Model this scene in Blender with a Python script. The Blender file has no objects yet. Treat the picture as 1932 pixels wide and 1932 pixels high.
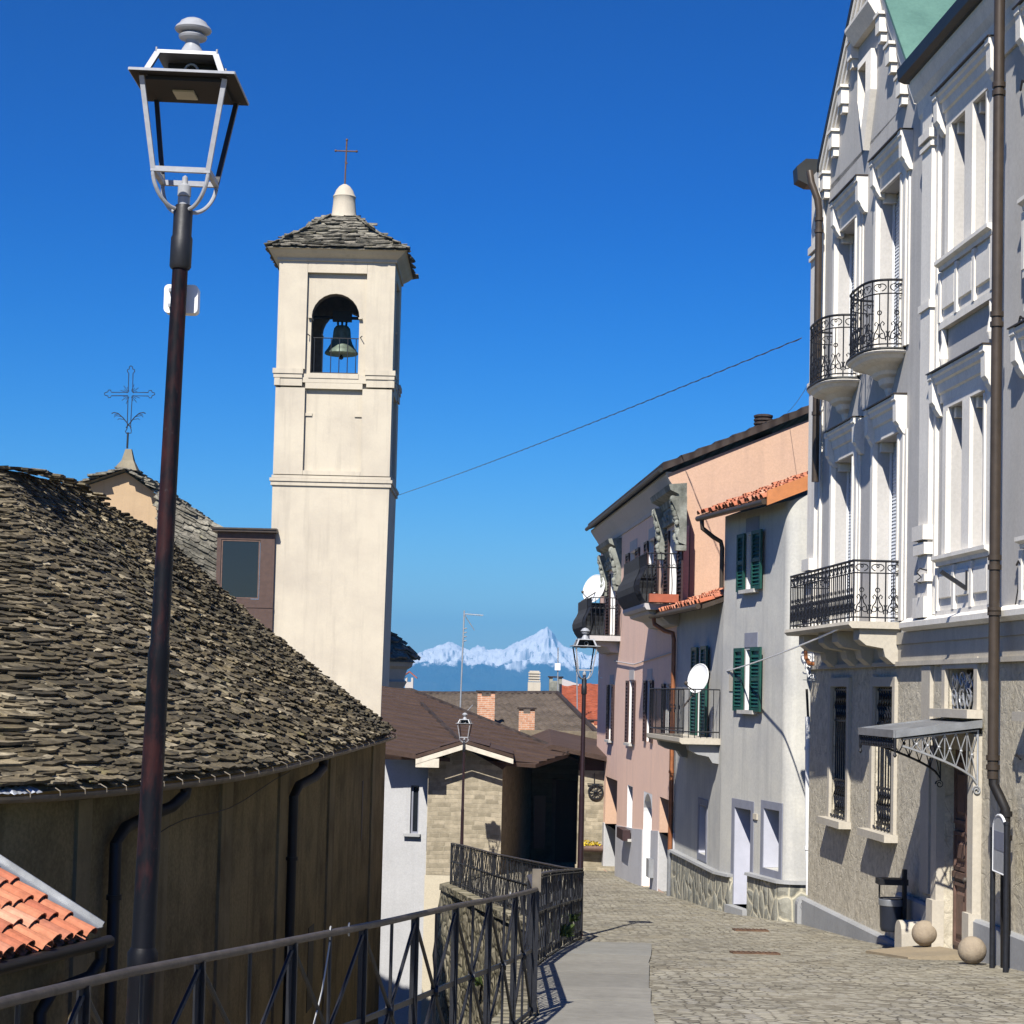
# Street of an Italian hill town: church and bell tower on the left, lane with houses on the right, snowy peak behind.
HAZE_DENSITY = 1.0e-4
SUN_E = 5.0
SKY_E = 0.062
SKY_AIR = 1.0
SKY_DUST = 0.3
SKY_OZONE = 4.0
EXPO = 0.55
import bpy, math, random
from mathutils import Vector, Matrix, noise

V = Vector
rnd = random.Random(11)
scene = bpy.context.scene
COL = scene.collection

# ------------------------------------------------------------------ camera model
FPX = 3700.0                       # focal length in pixels of a 1932 px wide frame
TANP = 0.060                       # slight upward pitch
ROLL = 0.0235
HOR = 1303.0
PY0 = HOR - TANP * FPX
p = math.atan(TANP)
FW = V((0, math.cos(p), math.sin(p)))
UP0 = V((0, -math.sin(p), math.cos(p)))
R0 = V((1, 0, 0))
RC = R0 * math.cos(ROLL) + UP0 * math.sin(ROLL)
UC = UP0 * math.cos(ROLL) - R0 * math.sin(ROLL)


def ray(px, py):
    return FW + RC * ((px - 966.0) / FPX) + UC * ((PY0 - py) / FPX)


def P(px, py, Y):
    d = ray(px, py)
    return d * (Y / d.y)


cam_d = bpy.data.cameras.new('camera')
cam = bpy.data.objects.new('camera', cam_d)
COL.objects.link(cam)
M = Matrix((RC, UC, -FW)).transposed().to_4x4()
cam.matrix_world = M
cam_d.sensor_width = 36.0
cam_d.sensor_fit = 'HORIZONTAL'
cam_d.lens = 36.0 * FPX / 1932.0
cam_d.shift_y = (PY0 - 966.0) / 1932.0
cam_d.clip_start = 0.1
cam_d.clip_end = 60000.0
scene.camera = cam


def lerp_table(tab, y):
    if y <= tab[0][0]:
        a, b = tab[0], tab[1]
    elif y >= tab[-1][0]:
        a, b = tab[-2], tab[-1]
    else:
        for i in range(len(tab) - 1):
            if tab[i][0] <= y <= tab[i + 1][0]:
                a, b = tab[i], tab[i + 1]
                break
    t = (y - a[0]) / (b[0] - a[0])
    return a[1] + (b[1] - a[1]) * t


GZ = [(-20, -0.3), (0, -1.6), (12, -2.31), (23.4, -3.11), (29.7, -3.63), (34, -3.89), (38, -4.13),
      (43.4, -4.41), (50, -4.80), (60, -5.26), (75, -5.7)]


def gz(y):
    return lerp_table(GZ, y)


# terrace edge (line of the railings)
EDGE = [(-20, -2.6), (0, -1.9), (5.65, -1.475), (6.87, -1.30), (8.14, -1.025), (10.1, -0.617), (13.7, 0.015),
        (15.6, 0.253), (20.6, 0.256), (28.3, 1.10), (46, -1.256), (53.0, -0.45), (58, 0.2)]


def edge(y):
    return lerp_table(EDGE, y)


# ------------------------------------------------------------------ materials
def new_mat(name):
    m = bpy.data.materials.new(name)
    m.use_nodes = True
    nt = m.node_tree
    b = nt.nodes['Principled BSDF']
    return m, nt, b


def c4(c):
    return (c[0], c[1], c[2], 1.0)


class NT:
    def __init__(s, nt):
        s.nt = nt
        s.n = nt.nodes
        s.l = nt.links

    def add(s, kind, **kw):
        n = s.n.new(kind)
        for k, v in kw.items():
            setattr(n, k, v)
        return n

    def coord(s):
        return s.add('ShaderNodeTexCoord').outputs['Object']

    def mapping(s, vec, scale=(1, 1, 1), rot=(0, 0, 0)):
        n = s.add('ShaderNodeMapping')
        n.inputs['Scale'].default_value = scale
        n.inputs['Rotation'].default_value = rot
        s.l.new(vec, n.inputs['Vector'])
        return n.outputs[0]

    def noise(s, vec, scale, detail=4, rough=0.6):
        n = s.add('ShaderNodeTexNoise')
        n.inputs['Scale'].default_value = scale
        n.inputs['Detail'].default_value = detail
        n.inputs['Roughness'].default_value = rough
        s.l.new(vec, n.inputs['Vector'])
        return n.outputs['Fac']

    def ramp(s, fac, stops):
        n = s.add('ShaderNodeValToRGB')
        cr = n.color_ramp
        while len(cr.elements) < len(stops):
            cr.elements.new(0.5)
        for e, (pos, c) in zip(cr.elements, stops):
            e.position = pos
            e.color = c4(c) if not isinstance(c, (int, float)) else (c, c, c, 1)
        s.l.new(fac, n.inputs['Fac'])
        return n.outputs['Color']

    def mix(s, fac, a, b, mode='MIX'):
        n = s.add('ShaderNodeMix', data_type='RGBA', blend_type=mode)
        for sock, v in ((n.inputs[0], fac), (n.inputs[6], a), (n.inputs[7], b)):
            if hasattr(v, 'is_linked'):
                s.l.new(v, sock)
            elif isinstance(v, (int, float)):
                sock.default_value = v
            else:
                sock.default_value = c4(v)
        return n.outputs[2]

    def bump(s, bsdf, height, strength=0.3, dist=0.02, prev=None):
        n = s.add('ShaderNodeBump')
        n.inputs['Strength'].default_value = strength
        n.inputs['Distance'].default_value = dist
        s.l.new(height, n.inputs['Height'])
        if prev is not None:
            s.l.new(prev, n.inputs['Normal'])
        if bsdf is not None:
            s.l.new(n.outputs[0], bsdf.inputs['Normal'])
        return n.outputs[0]

    def island(s):
        return s.add('ShaderNodeNewGeometry').outputs['Random Per Island']

    def facade_vec(s, ang):
        """(distance along the wall, height, 0) for a wall whose direction makes `ang` with +X"""
        v = s.mapping(s.coord(), rot=(0, 0, -ang))
        sp = s.add('ShaderNodeSeparateXYZ')
        s.l.new(v, sp.inputs[0])
        cb = s.add('ShaderNodeCombineXYZ')
        s.l.new(sp.outputs['X'], cb.inputs['X'])
        s.l.new(sp.outputs['Z'], cb.inputs['Y'])
        return cb.outputs[0]


def m_plain(name, col, rough=0.7, metal=0.0, var=0.15, scale=6.0, bump=0.0, bscale=30.0, spec=0.4):
    m, nt, b = new_mat(name)
    t = NT(nt)
    v = t.coord()
    dark = tuple(c * (1 - var) for c in col)
    lite = tuple(min(1, c * (1 + var)) for c in col)
    c = t.ramp(t.noise(v, scale, 5), [(0.3, dark), (0.7, lite)])
    nt.links.new(c, b.inputs['Base Color'])
    b.inputs['Roughness'].default_value = rough
    b.inputs['Metallic'].default_value = metal
    b.inputs['Specular IOR Level'].default_value = spec
    if bump:
        t.bump(b, t.noise(v, bscale, 6), bump, 0.01)
    return m


def m_plaster(name, col, stain, amount=0.5, rough=0.9, bump=0.25, streak=True, blot=0.9, fine=0.08):
    """lime plaster: broad blotches, faint vertical rain streaks, fine trowel grain"""
    m, nt, b = new_mat(name)
    t = NT(nt)
    v = t.coord()
    f1 = t.ramp(t.noise(v, blot, 6, 0.62), [(0.40, 0.0), (0.72, amount)])
    c = t.mix(f1, col, stain)
    if streak:
        vs = t.mapping(v, scale=(2.2, 2.2, 0.16))
        f2 = t.ramp(t.noise(vs, 1.6, 5, 0.6), [(0.52, 0.0), (0.80, amount * 0.7)])
        c = t.mix(f2, c, tuple(x * 0.78 for x in stain))
    f3 = t.ramp(t.noise(v, 22, 4), [(0.35, 1 - fine), (0.7, 1 + fine * 0.5)])
    c = t.mix(1.0, c, f3, 'MULTIPLY')
    nt.links.new(c, b.inputs['Base Color'])
    b.inputs['Roughness'].default_value = rough
    b.inputs['Specular IOR Level'].default_value = 0.2
    n1 = t.bump(None, t.noise(v, 2.4, 4), bump * 0.8, 0.05)
    t.bump(b, t.noise(v, 38, 6, 0.7), bump, 0.012, n1)
    return m


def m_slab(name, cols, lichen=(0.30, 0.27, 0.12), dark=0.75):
    """split stone: grey-beige, with random dark blotches and lichen patches"""
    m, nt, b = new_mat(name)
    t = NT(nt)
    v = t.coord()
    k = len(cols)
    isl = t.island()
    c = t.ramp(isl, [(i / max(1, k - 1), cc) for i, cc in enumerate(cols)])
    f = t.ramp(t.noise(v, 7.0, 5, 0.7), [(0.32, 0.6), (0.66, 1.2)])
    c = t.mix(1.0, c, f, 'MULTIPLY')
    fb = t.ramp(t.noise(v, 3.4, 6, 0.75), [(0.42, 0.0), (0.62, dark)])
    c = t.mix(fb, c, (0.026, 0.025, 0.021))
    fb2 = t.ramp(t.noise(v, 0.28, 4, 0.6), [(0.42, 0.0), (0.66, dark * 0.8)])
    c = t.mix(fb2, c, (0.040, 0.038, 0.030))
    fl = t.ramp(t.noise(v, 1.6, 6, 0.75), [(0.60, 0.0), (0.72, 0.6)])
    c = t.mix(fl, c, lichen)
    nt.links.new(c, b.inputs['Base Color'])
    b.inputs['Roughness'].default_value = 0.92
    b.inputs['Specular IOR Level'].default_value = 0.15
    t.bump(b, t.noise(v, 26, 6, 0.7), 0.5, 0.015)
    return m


def m_island(name, cols, rough=0.85, nscale=9, bump=0.3):
    m, nt, b = new_mat(name)
    t = NT(nt)
    v = t.coord()
    k = len(cols)
    c = t.ramp(t.island(), [(i / max(1, k - 1), cc) for i, cc in enumerate(cols)])
    f = t.ramp(t.noise(v, nscale, 5, 0.7), [(0.3, 0.7), (0.7, 1.12)])
    c = t.mix(1.0, c, f, 'MULTIPLY')
    nt.links.new(c, b.inputs['Base Color'])
    b.inputs['Roughness'].default_value = rough
    b.inputs['Specular IOR Level'].default_value = 0.25
    t.bump(b, t.noise(v, 40, 5), bump, 0.01)
    return m


def m_coursed(name, c1, c2, mortar, ang, w=0.42, h=0.14, rough=0.9, msize=0.012, warp=0.05, bump=0.6):
    """squared stone or brick laid in courses"""
    m, nt, b = new_mat(name)
    t = NT(nt)
    v = t.facade_vec(ang)
    nz = t.add('ShaderNodeTexNoise')
    nz.inputs['Scale'].default_value = 2.2
    nz.inputs['Detail'].default_value = 3
    t.l.new(v, nz.inputs['Vector'])
    add = t.add('ShaderNodeMixRGB', blend_type='ADD')
    add.inputs[0].default_value = warp
    t.l.new(v, add.inputs[1])
    t.l.new(nz.outputs['Color'], add.inputs[2])
    br = t.add('ShaderNodeTexBrick')
    br.offset = 0.43
    br.squash = 0.75
    br.squash_frequency = 3
    br.inputs['Color1'].default_value = c4(c1)
    br.inputs['Color2'].default_value = c4(c2)
    br.inputs['Mortar'].default_value = c4(mortar)
    br.inputs['Scale'].default_value = 1.0
    br.inputs['Mortar Size'].default_value = msize
    br.inputs['Mortar Smooth'].default_value = 0.3
    br.inputs['Brick Width'].default_value = w
    br.inputs['Row Height'].default_value = h
    t.l.new(add.outputs[0], br.inputs['Vector'])
    f = t.ramp(t.noise(t.coord(), 5, 6, 0.7), [(0.3, 0.72), (0.7, 1.2)])
    c = t.mix(1.0, br.outputs['Color'], f, 'MULTIPLY')
    nt.links.new(c, b.inputs['Base Color'])
    b.inputs['Roughness'].default_value = rough
    b.inputs['Specular IOR Level'].default_value = 0.2
    inv = t.add('ShaderNodeMath', operation='SUBTRACT')
    inv.inputs[0].default_value = 1.0
    t.l.new(br.outputs['Fac'], inv.inputs[1])
    n1 = t.bump(None, inv.outputs[0], bump, 0.02)
    t.bump(b, t.noise(t.coord(), 25, 5), 0.4, 0.015, n1)
    return m


def m_rubble(name, cols, mortar, scale=4.0, edge_w=0.05, stretch=(1, 1, 0.6), bump=0.8, rough=0.9, flat=False):
    """irregular stones in mortar"""
    m, nt, b = new_mat(name)
    t = NT(nt)
    v = t.mapping(t.coord(), scale=stretch)
    nz = t.add('ShaderNodeTexNoise')
    nz.inputs['Scale'].default_value = 3.0
    nz.inputs['Detail'].default_value = 3
    t.l.new(v, nz.inputs['Vector'])
    add = t.add('ShaderNodeMixRGB', blend_type='ADD')
    add.inputs[0].default_value = 0.12
    t.l.new(v, add.inputs[1])
    t.l.new(nz.outputs['Color'], add.inputs[2])
    vo = t.add('ShaderNodeTexVoronoi', feature='DISTANCE_TO_EDGE')
    vo.inputs['Scale'].default_value = scale
    t.l.new(add.outputs[0], vo.inputs['Vector'])
    vc = t.add('ShaderNodeTexVoronoi', feature='F1')
    vc.inputs['Scale'].default_value = scale
    t.l.new(add.outputs[0], vc.inputs['Vector'])
    sp = t.add('ShaderNodeSeparateColor')
    t.l.new(vc.outputs['Color'], sp.inputs[0])
    k = len(cols)
    c = t.ramp(sp.outputs[0], [(i / max(1, k - 1), cc) for i, cc in enumerate(cols)])
    f = t.ramp(t.noise(t.coord(), 14, 6, 0.7), [(0.3, 0.75), (0.7, 1.2)])
    c = t.mix(1.0, c, f, 'MULTIPLY')
    e = t.ramp(vo.outputs['Distance'], [(edge_w * 0.4, 0.0), (edge_w, 1.0)])
    c = t.mix(e, mortar, c)
    nt.links.new(c, b.inputs['Base Color'])
    b.inputs['Roughness'].default_value = rough
    b.inputs['Specular IOR Level'].default_value = 0.2
    h = t.ramp(vo.outputs['Distance'], [(0.0, 0.0), (edge_w * 3, 1.0)])
    n1 = t.bump(None, h, bump, 0.03)
    t.bump(b, t.noise(t.coord(), 30, 5), 0.4, 0.012, n1)
    return m


def m_roughcast(name, col, col2, bump=1.0, scale=9.0):
    """coarse thrown render / roughly dressed stone"""
    m, nt, b = new_mat(name)
    t = NT(nt)
    v = t.coord()
    mu = t.noise(v, scale, 8, 0.68)
    c = t.ramp(t.noise(v, 3.0, 7, 0.7), [(0.3, col), (0.7, col2)])
    f = t.ramp(mu, [(0.30, 0.72), (0.6, 1.1)])
    c = t.mix(1.0, c, f, 'MULTIPLY')
    vo = t.add('ShaderNodeTexVoronoi', feature='DISTANCE_TO_EDGE')
    vo.inputs['Scale'].default_value = 2.6
    w = t.add('ShaderNodeMixRGB', blend_type='ADD')
    w.inputs[0].default_value = 0.3
    nz = t.add('ShaderNodeTexNoise')
    nz.inputs['Scale'].default_value = 2.5
    nz.inputs['Detail'].default_value = 4
    t.l.new(v, nz.inputs['Vector'])
    t.l.new(v, w.inputs[1])
    t.l.new(nz.outputs['Color'], w.inputs[2])
    t.l.new(w.outputs[0], vo.inputs['Vector'])
    cr = t.ramp(vo.outputs['Distance'], [(0.0, 0.84), (0.03, 1.0)])
    c = t.mix(1.0, c, cr, 'MULTIPLY')
    nt.links.new(c, b.inputs['Base Color'])
    b.inputs['Roughness'].default_value = 0.95
    b.inputs['Specular IOR Level'].default_value = 0.15
    n1 = t.bump(None, cr, 0.7, 0.03)
    t.bump(b, mu, bump, 0.05, n1)
    return m


def m_cobble(name):
    m, nt, b = new_mat(name)
    t = NT(nt)
    v0 = t.coord()
    v = t.mapping(v0, scale=(1, 1, 0.0))
    nz = t.add('ShaderNodeTexNoise')
    nz.inputs['Scale'].default_value = 5.0
    t.l.new(v, nz.inputs['Vector'])
    add = t.add('ShaderNodeMixRGB', blend_type='ADD')
    add.inputs[0].default_value = 0.05
    t.l.new(v, add.inputs[1])
    t.l.new(nz.outputs['Color'], add.inputs[2])
    vo = t.add('ShaderNodeTexVoronoi', feature='DISTANCE_TO_EDGE')
    vc = t.add('ShaderNodeTexVoronoi', feature='F1')
    for q in (vo, vc):
        q.inputs['Scale'].default_value = 8.0
        q.inputs['Randomness'].default_value = 0.75
        t.l.new(add.outputs[0], q.inputs['Vector'])
    sp = t.add('ShaderNodeSeparateColor')
    t.l.new(vc.outputs['Color'], sp.inputs[0])
    c = t.ramp(sp.outputs[0], [(0.0, (0.17, 0.15, 0.11)), (0.35, (0.29, 0.265, 0.20)), (0.7, (0.38, 0.35, 0.27)),
                               (1.0, (0.30, 0.28, 0.235))])
    big = t.ramp(t.noise(v, 0.55, 6, 0.6), [(0.35, 0.78), (0.68, 1.12)])
    c = t.mix(1.0, c, big, 'MULTIPLY')
    warm = t.ramp(t.noise(v, 0.9, 5, 0.6), [(0.5, 0.0), (0.75, 0.35)])
    c = t.mix(warm, c, (0.36, 0.30, 0.19))
    fine = t.ramp(t.noise(v0, 45, 4), [(0.3, 0.8), (0.7, 1.15)])
    c = t.mix(1.0, c, fine, 'MULTIPLY')
    # joints filled with sand in some places, open and dark in others
    jf = t.ramp(t.noise(v, 0.8, 4), [(0.42, (0.085, 0.075, 0.055)), (0.66, (0.30, 0.265, 0.195))])
    e = t.ramp(vo.outputs['Distance'], [(0.025, 0.0), (0.085, 1.0)])
    c = t.mix(e, jf, c)
    nt.links.new(c, b.inputs['Base Color'])
    b.inputs['Roughness'].default_value = 0.85
    b.inputs['Specular IOR Level'].default_value = 0.3
    h = t.ramp(vo.outputs['Distance'], [(0.0, 0.0), (0.16, 1.0)])
    n1 = t.bump(None, h, 0.55, 0.03)
    t.bump(b, t.noise(v0, 30, 5), 0.35, 0.01, n1)
    return m


def m_glass(name, col=(0.014, 0.017, 0.022)):
    m, nt, b = new_mat(name)
    b.inputs['Base Color'].default_value = c4(col)
    b.inputs['Roughness'].default_value = 0.08
    b.inputs['Specular IOR Level'].default_value = 0.4
    return m


def m_worn_pole(name):
    m, nt, b = new_mat(name)
    t = NT(nt)
    v = t.mapping(t.coord(), scale=(1, 1, 0.3))
    f = t.ramp(t.noise(v, 4.5, 6, 0.7), [(0.50, 0.0), (0.62, 0.7)])
    c = t.mix(f, (0.005, 0.0055, 0.008), (0.050, 0.014, 0.012))
    f2 = t.ramp(t.noise(t.coord(), 26, 6, 0.75), [(0.62, 0.0), (0.8, 0.5)])
    c = t.mix(f2, c, (0.10, 0.10, 0.105))
    nt.links.new(c, b.inputs['Base Color'])
    b.inputs['Roughness'].default_value = 0.5
    b.inputs['Specular IOR Level'].default_value = 0.14
    t.bump(b, t.noise(t.coord(), 18, 5), 0.3, 0.005)
    return m


def m_tile(name, c1, c2, ang, rough=0.75, w=0.3, h=0.32, bump=0.8, wav=True):
    """pressed concrete / clay interlocking tiles seen from far: waves across, courses up the slope"""
    m, nt, b = new_mat(name)
    t = NT(nt)
    v = t.mapping(t.coord(), rot=(0, 0, -ang))
    sp = t.add('ShaderNodeSeparateXYZ')
    t.l.new(v, sp.inputs[0])

    def saw(sock, period):
        a = t.add('ShaderNodeMath', operation='DIVIDE')
        t.l.new(sock, a.inputs[0])
        a.inputs[1].default_value = period
        f = t.add('ShaderNodeMath', operation='FRACT')
        t.l.new(a.outputs[0], f.inputs[0])
        return f.outputs[0]

    course = saw(sp.outputs['Y'], h)
    shade = t.ramp(course, [(0.0, 0.35), (0.12, 0.85), (0.3, 1.0), (1.0, 0.92)])
    c = t.ramp(t.noise(t.coord(), 3.5, 6, 0.7), [(0.3, c1), (0.7, c2)])
    f = t.ramp(t.noise(t.coord(), 0.6, 5, 0.6), [(0.35, 0.75), (0.7, 1.15)])
    c = t.mix(1.0, c, f, 'MULTIPLY')
    nt.links.new(c, b.inputs['Base Color'])
    b.inputs['Roughness'].default_value = rough
    b.inputs['Specular IOR Level'].default_value = 0.25
    n1 = t.bump(b, shade, bump, 0.04)
    if wav:
        wv = t.add('ShaderNodeMath', operation='SINE')
        mu = t.add('ShaderNodeMath', operation='MULTIPLY')
        t.l.new(sp.outputs['X'], mu.inputs[0])
        mu.inputs[1].default_value = 2 * math.pi / w
        t.l.new(mu.outputs[0], wv.inputs[0])
        t.bump(b, wv.outputs[0], bump, 0.03, n1)
    return m


def m_sheet(name, c1, c2):
    m, nt, b = new_mat(name)
    t = NT(nt)
    v = t.coord()
    c = t.ramp(t.noise(t.mapping(v, scale=(0.5, 4.0, 1.0)), 1.6, 6, 0.7), [(0.3, c1), (0.7, c2)])
    c = t.mix(1.0, c, t.ramp(t.noise(v, 14, 5, 0.7), [(0.3, 0.8), (0.7, 1.15)]), 'MULTIPLY')
    nt.links.new(c, b.inputs['Base Color'])
    b.inputs['Roughness'].default_value = 0.8
    b.inputs['Specular IOR Level'].default_value = 0.2
    t.bump(b, t.noise(v, 18, 5), 0.3, 0.01)
    return m


MAT = {}


def M_(k):
    return MAT[k]


MAT['tower'] = m_plaster('tower_plaster', (0.575, 0.515, 0.405), (0.45, 0.40, 0.325), 0.75, blot=0.5, streak=True, fine=0.05)
MAT['lining'] = m_plain('belfry_inside_shade', (0.10, 0.082, 0.065), 0.95, 0, 0.35, 3)  # shade inside the belfry put into a dark brown colour
MAT['sunlit_pane'] = m_plain('beige_sunlit_pane', (0.55, 0.47, 0.30), 0.8, 0, 0.2, 10)  # beige pane colour stands in for sunlit strips behind the grille
MAT['pinnacle_stone'] = m_plaster('weathered_pinnacle_stone', (0.27, 0.235, 0.165), (0.17, 0.15, 0.11), 0.8)
MAT['wire_grey'] = m_plain('grey_wire_sheath', (0.06, 0.06, 0.065), 0.6)
MAT['cream'] = m_plaster('cream_plaster', (0.56, 0.50, 0.38), (0.44, 0.39, 0.30), 0.4)
MAT['white_wall'] = m_plaster('pale_grey_plaster', (0.47, 0.47, 0.47), (0.38, 0.38, 0.38), 0.5)
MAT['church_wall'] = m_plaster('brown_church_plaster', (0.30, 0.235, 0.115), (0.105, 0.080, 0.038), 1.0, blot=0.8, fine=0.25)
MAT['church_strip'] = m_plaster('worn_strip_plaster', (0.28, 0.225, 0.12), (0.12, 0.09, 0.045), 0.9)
MAT['gable_plaster'] = m_plaster('sandy_plaster', (0.50, 0.36, 0.22), (0.38, 0.27, 0.17), 0.6)
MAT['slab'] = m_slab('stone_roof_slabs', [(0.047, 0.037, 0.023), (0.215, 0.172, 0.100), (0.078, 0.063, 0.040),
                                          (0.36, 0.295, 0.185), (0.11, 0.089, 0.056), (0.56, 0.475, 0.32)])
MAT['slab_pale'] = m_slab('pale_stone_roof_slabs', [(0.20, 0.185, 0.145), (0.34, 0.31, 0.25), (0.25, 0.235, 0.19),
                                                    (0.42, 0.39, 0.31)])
MAT['deck'] = m_plain('roof_deck', (0.02, 0.018, 0.014), 0.95)
MAT['iron'] = m_plain('black_iron', (0.012, 0.013, 0.017), 0.5, 0.0, 0.3, 20, 0.15)
MAT['iron_worn'] = m_plain('worn_handrail_iron', (0.075, 0.062, 0.052), 0.55, 0.2, 0.35, 14, 0.2)
MAT['pole'] = m_worn_pole('worn_black_pole_paint')
MAT['pole_plum'] = m_plain('dark_plum_pole_paint', (0.022, 0.010, 0.012), 0.4, 0, 0.2)
MAT['lantern'] = m_plain('grey_lantern_paint', (0.33, 0.34, 0.36), 0.42, 0.0, 0.12, 30, 0.1)
MAT['black'] = m_plain('matt_black', (0.008, 0.008, 0.010), 0.6)
MAT['led'] = m_plain('lamp_panel', (0.42, 0.40, 0.33), 0.4)
MAT['grey_cable'] = m_plain('grey_cable', (0.35, 0.35, 0.34), 0.6)
MAT['white_plastic'] = m_plain('white_plastic', (0.80, 0.80, 0.80), 0.35, 0, 0.03)
MAT['copper'] = m_plain('new_copper', (0.34, 0.13, 0.055), 0.42, 0.35, 0.25, 8)
MAT['brown_metal'] = m_plain('brown_sheet_metal', (0.060, 0.045, 0.033), 0.45, 0.2, 0.2, 5)
MAT['zinc'] = m_plain('weathered_zinc', (0.30, 0.31, 0.32), 0.42, 0.5, 0.25, 4)
MAT['lead'] = m_plain('crumpled_lead_flashing', (0.55, 0.58, 0.62), 0.35, 0.6, 0.2, 8, 0.8, 9)
MAT['gutter'] = m_plain('dull_gutter_metal', (0.17, 0.145, 0.11), 0.6, 0.2, 0.3, 6)
MAT['black_pipe'] = m_plain('black_drain_pipe', (0.012, 0.010, 0.009), 0.55)
MAT['dormer'] = m_plain('brown_dormer_paint', (0.080, 0.047, 0.036), 0.6, 0, 0.2, 5)
MAT['glass'] = m_glass('dark_window_glass')
MAT['palazzo'] = m_plaster('grey_palazzo_render', (0.54, 0.518, 0.485), (0.44, 0.425, 0.40), 0.55, streak=True, bump=0.08)
MAT['trim'] = m_plaster('white_stucco_trim', (0.86, 0.815, 0.73), (0.68, 0.64, 0.57), 0.65, bump=0.08)
MAT['shutter_w'] = m_plain('pale_roller_blind', (0.62, 0.66, 0.72), 0.5, 0, 0.06)
MAT['stone_base'] = m_roughcast('rough_stone_base', (0.50, 0.445, 0.335), (0.63, 0.57, 0.445), 0.5)
MAT['stone_trim'] = m_plaster('cut_stone_trim', (0.54, 0.49, 0.40), (0.40, 0.365, 0.30), 0.7, bump=0.15)
MAT['plinth'] = m_plaster('grey_stone_plinth', (0.36, 0.365, 0.365), (0.27, 0.27, 0.265), 0.7, bump=0.15)
MAT['patina'] = m_plaster('green_copper_patina', (0.115, 0.225, 0.185), (0.065, 0.14, 0.12), 0.7, rough=0.6, bump=0.1)
MAT['roof_edge'] = m_plain('dark_roof_edge', (0.022, 0.024, 0.024), 0.5)
MAT['gray_house'] = m_plaster('grey_beige_plaster', (0.59, 0.575, 0.515), (0.42, 0.42, 0.41), 0.85, blot=0.7, bump=0.15)
MAT['blue_grey'] = m_plain('blue_grey_paint', (0.22, 0.23, 0.28), 0.7, 0, 0.08)
MAT['lilac_white'] = m_plain('bluish_white_paint', (0.50, 0.51, 0.58), 0.7, 0, 0.05)
MAT['green_shutter'] = m_plain('dark_green_shutter_paint', (0.008, 0.062, 0.046), 0.5, 0, 0.25)
MAT['brown_shutter'] = m_plain('dark_brown_shutter_paint', (0.045, 0.024, 0.024), 0.5, 0, 0.15)
MAT['plinth_stones'] = m_rubble('plinth_stones', [(0.20, 0.20, 0.17), (0.30, 0.29, 0.24), (0.26, 0.26, 0.22), (0.36, 0.34, 0.27)],
                                (0.52, 0.48, 0.36), 3.4, 0.075, (1, 1, 0.62))
MAT['retaining'] = m_rubble('retaining_stones', [(0.16, 0.14, 0.10), (0.28, 0.25, 0.18), (0.22, 0.20, 0.13), (0.38, 0.34, 0.25)],
                            (0.10, 0.09, 0.06), 3.0, 0.10, (1, 1, 1.3), 1.0)
MAT['clay'] = m_island('clay_roof_tiles', [(0.46, 0.145, 0.075), (0.55, 0.22, 0.12), (0.40, 0.125, 0.07), (0.60, 0.30, 0.19)])
MAT['clay_band'] = m_plain('orange_painted_board', (0.52, 0.20, 0.075), 0.7, 0, 0.12)
MAT['pink'] = m_plaster('pink_plaster', (0.94, 0.64, 0.49), (0.82, 0.565, 0.455), 0.7, blot=0.6, bump=0.1)
MAT['peach'] = m_plaster('peach_plaster', (0.60, 0.395, 0.275), (0.50, 0.34, 0.26), 0.65, blot=0.5)
MAT['pink_plinth'] = m_plaster('blue_grey_plinth_render', (0.54, 0.53, 0.54), (0.44, 0.43, 0.44), 0.6)
MAT['cove'] = m_plaster('pale_grey_cove', (0.52, 0.49, 0.47), (0.42, 0.40, 0.39), 0.4)
MAT['ornament'] = m_plaster('mossy_carved_stone', (0.30, 0.31, 0.27), (0.08, 0.085, 0.07), 0.95, blot=3.0, bump=0.8)
MAT['white_paint'] = m_plain('white_paint', (0.78, 0.78, 0.77), 0.6, 0, 0.04)
MAT['brown_roof'] = m_sheet('brown_roof_sheets', (0.050, 0.031, 0.023), (0.098, 0.064, 0.050))
MAT['grey_tile'] = m_plain('grey_brown_wavy_tiles', (0.125, 0.100, 0.078), 0.8, 0, 0.35, 1.6, 0.15, 20, 0.2)
MAT['red_tile'] = m_plain('red_wavy_tiles', (0.33, 0.095, 0.05), 0.8, 0, 0.35, 2.0, 0.15, 20, 0.2)
MAT['dark_tile'] = m_tile('dark_brown_tiles', (0.035, 0.025, 0.022), (0.06, 0.045, 0.038), 0.0, 0.7, 0.3, 0.35, 0.6)
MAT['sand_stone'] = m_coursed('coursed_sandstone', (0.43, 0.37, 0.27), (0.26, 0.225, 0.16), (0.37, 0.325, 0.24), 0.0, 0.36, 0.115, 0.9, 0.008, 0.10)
MAT['shaded_stone'] = m_coursed('coursed_shaded_stone', (0.16, 0.13, 0.09), (0.22, 0.18, 0.13), (0.20, 0.17, 0.12), math.pi / 2, 0.45, 0.15)  # shade on the side and porch walls put into a darker stone colour
MAT['brick'] = m_coursed('red_brick', (0.46, 0.20, 0.11), (0.56, 0.29, 0.17), (0.55, 0.42, 0.32), 0.0, 0.25, 0.075, 0.9, 0.012, 0.01, 0.4)
MAT['red_door'] = m_plain('dark_red_door_wood', (0.045, 0.014, 0.008), 0.6)
MAT['wood'] = m_plain('brown_door_wood', (0.135, 0.080, 0.060), 0.65, 0, 0.25, 7, 0.2)
MAT['fascia'] = m_plain('cream_fascia_board', (0.60, 0.55, 0.45), 0.7)
MAT['cobble'] = m_cobble('cobble_paving')
MAT['slab_pave'] = m_plaster('stone_pavement_slabs', (0.25, 0.24, 0.205), (0.175, 0.168, 0.145), 0.7, streak=False, blot=0.7, bump=0.3)


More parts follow.
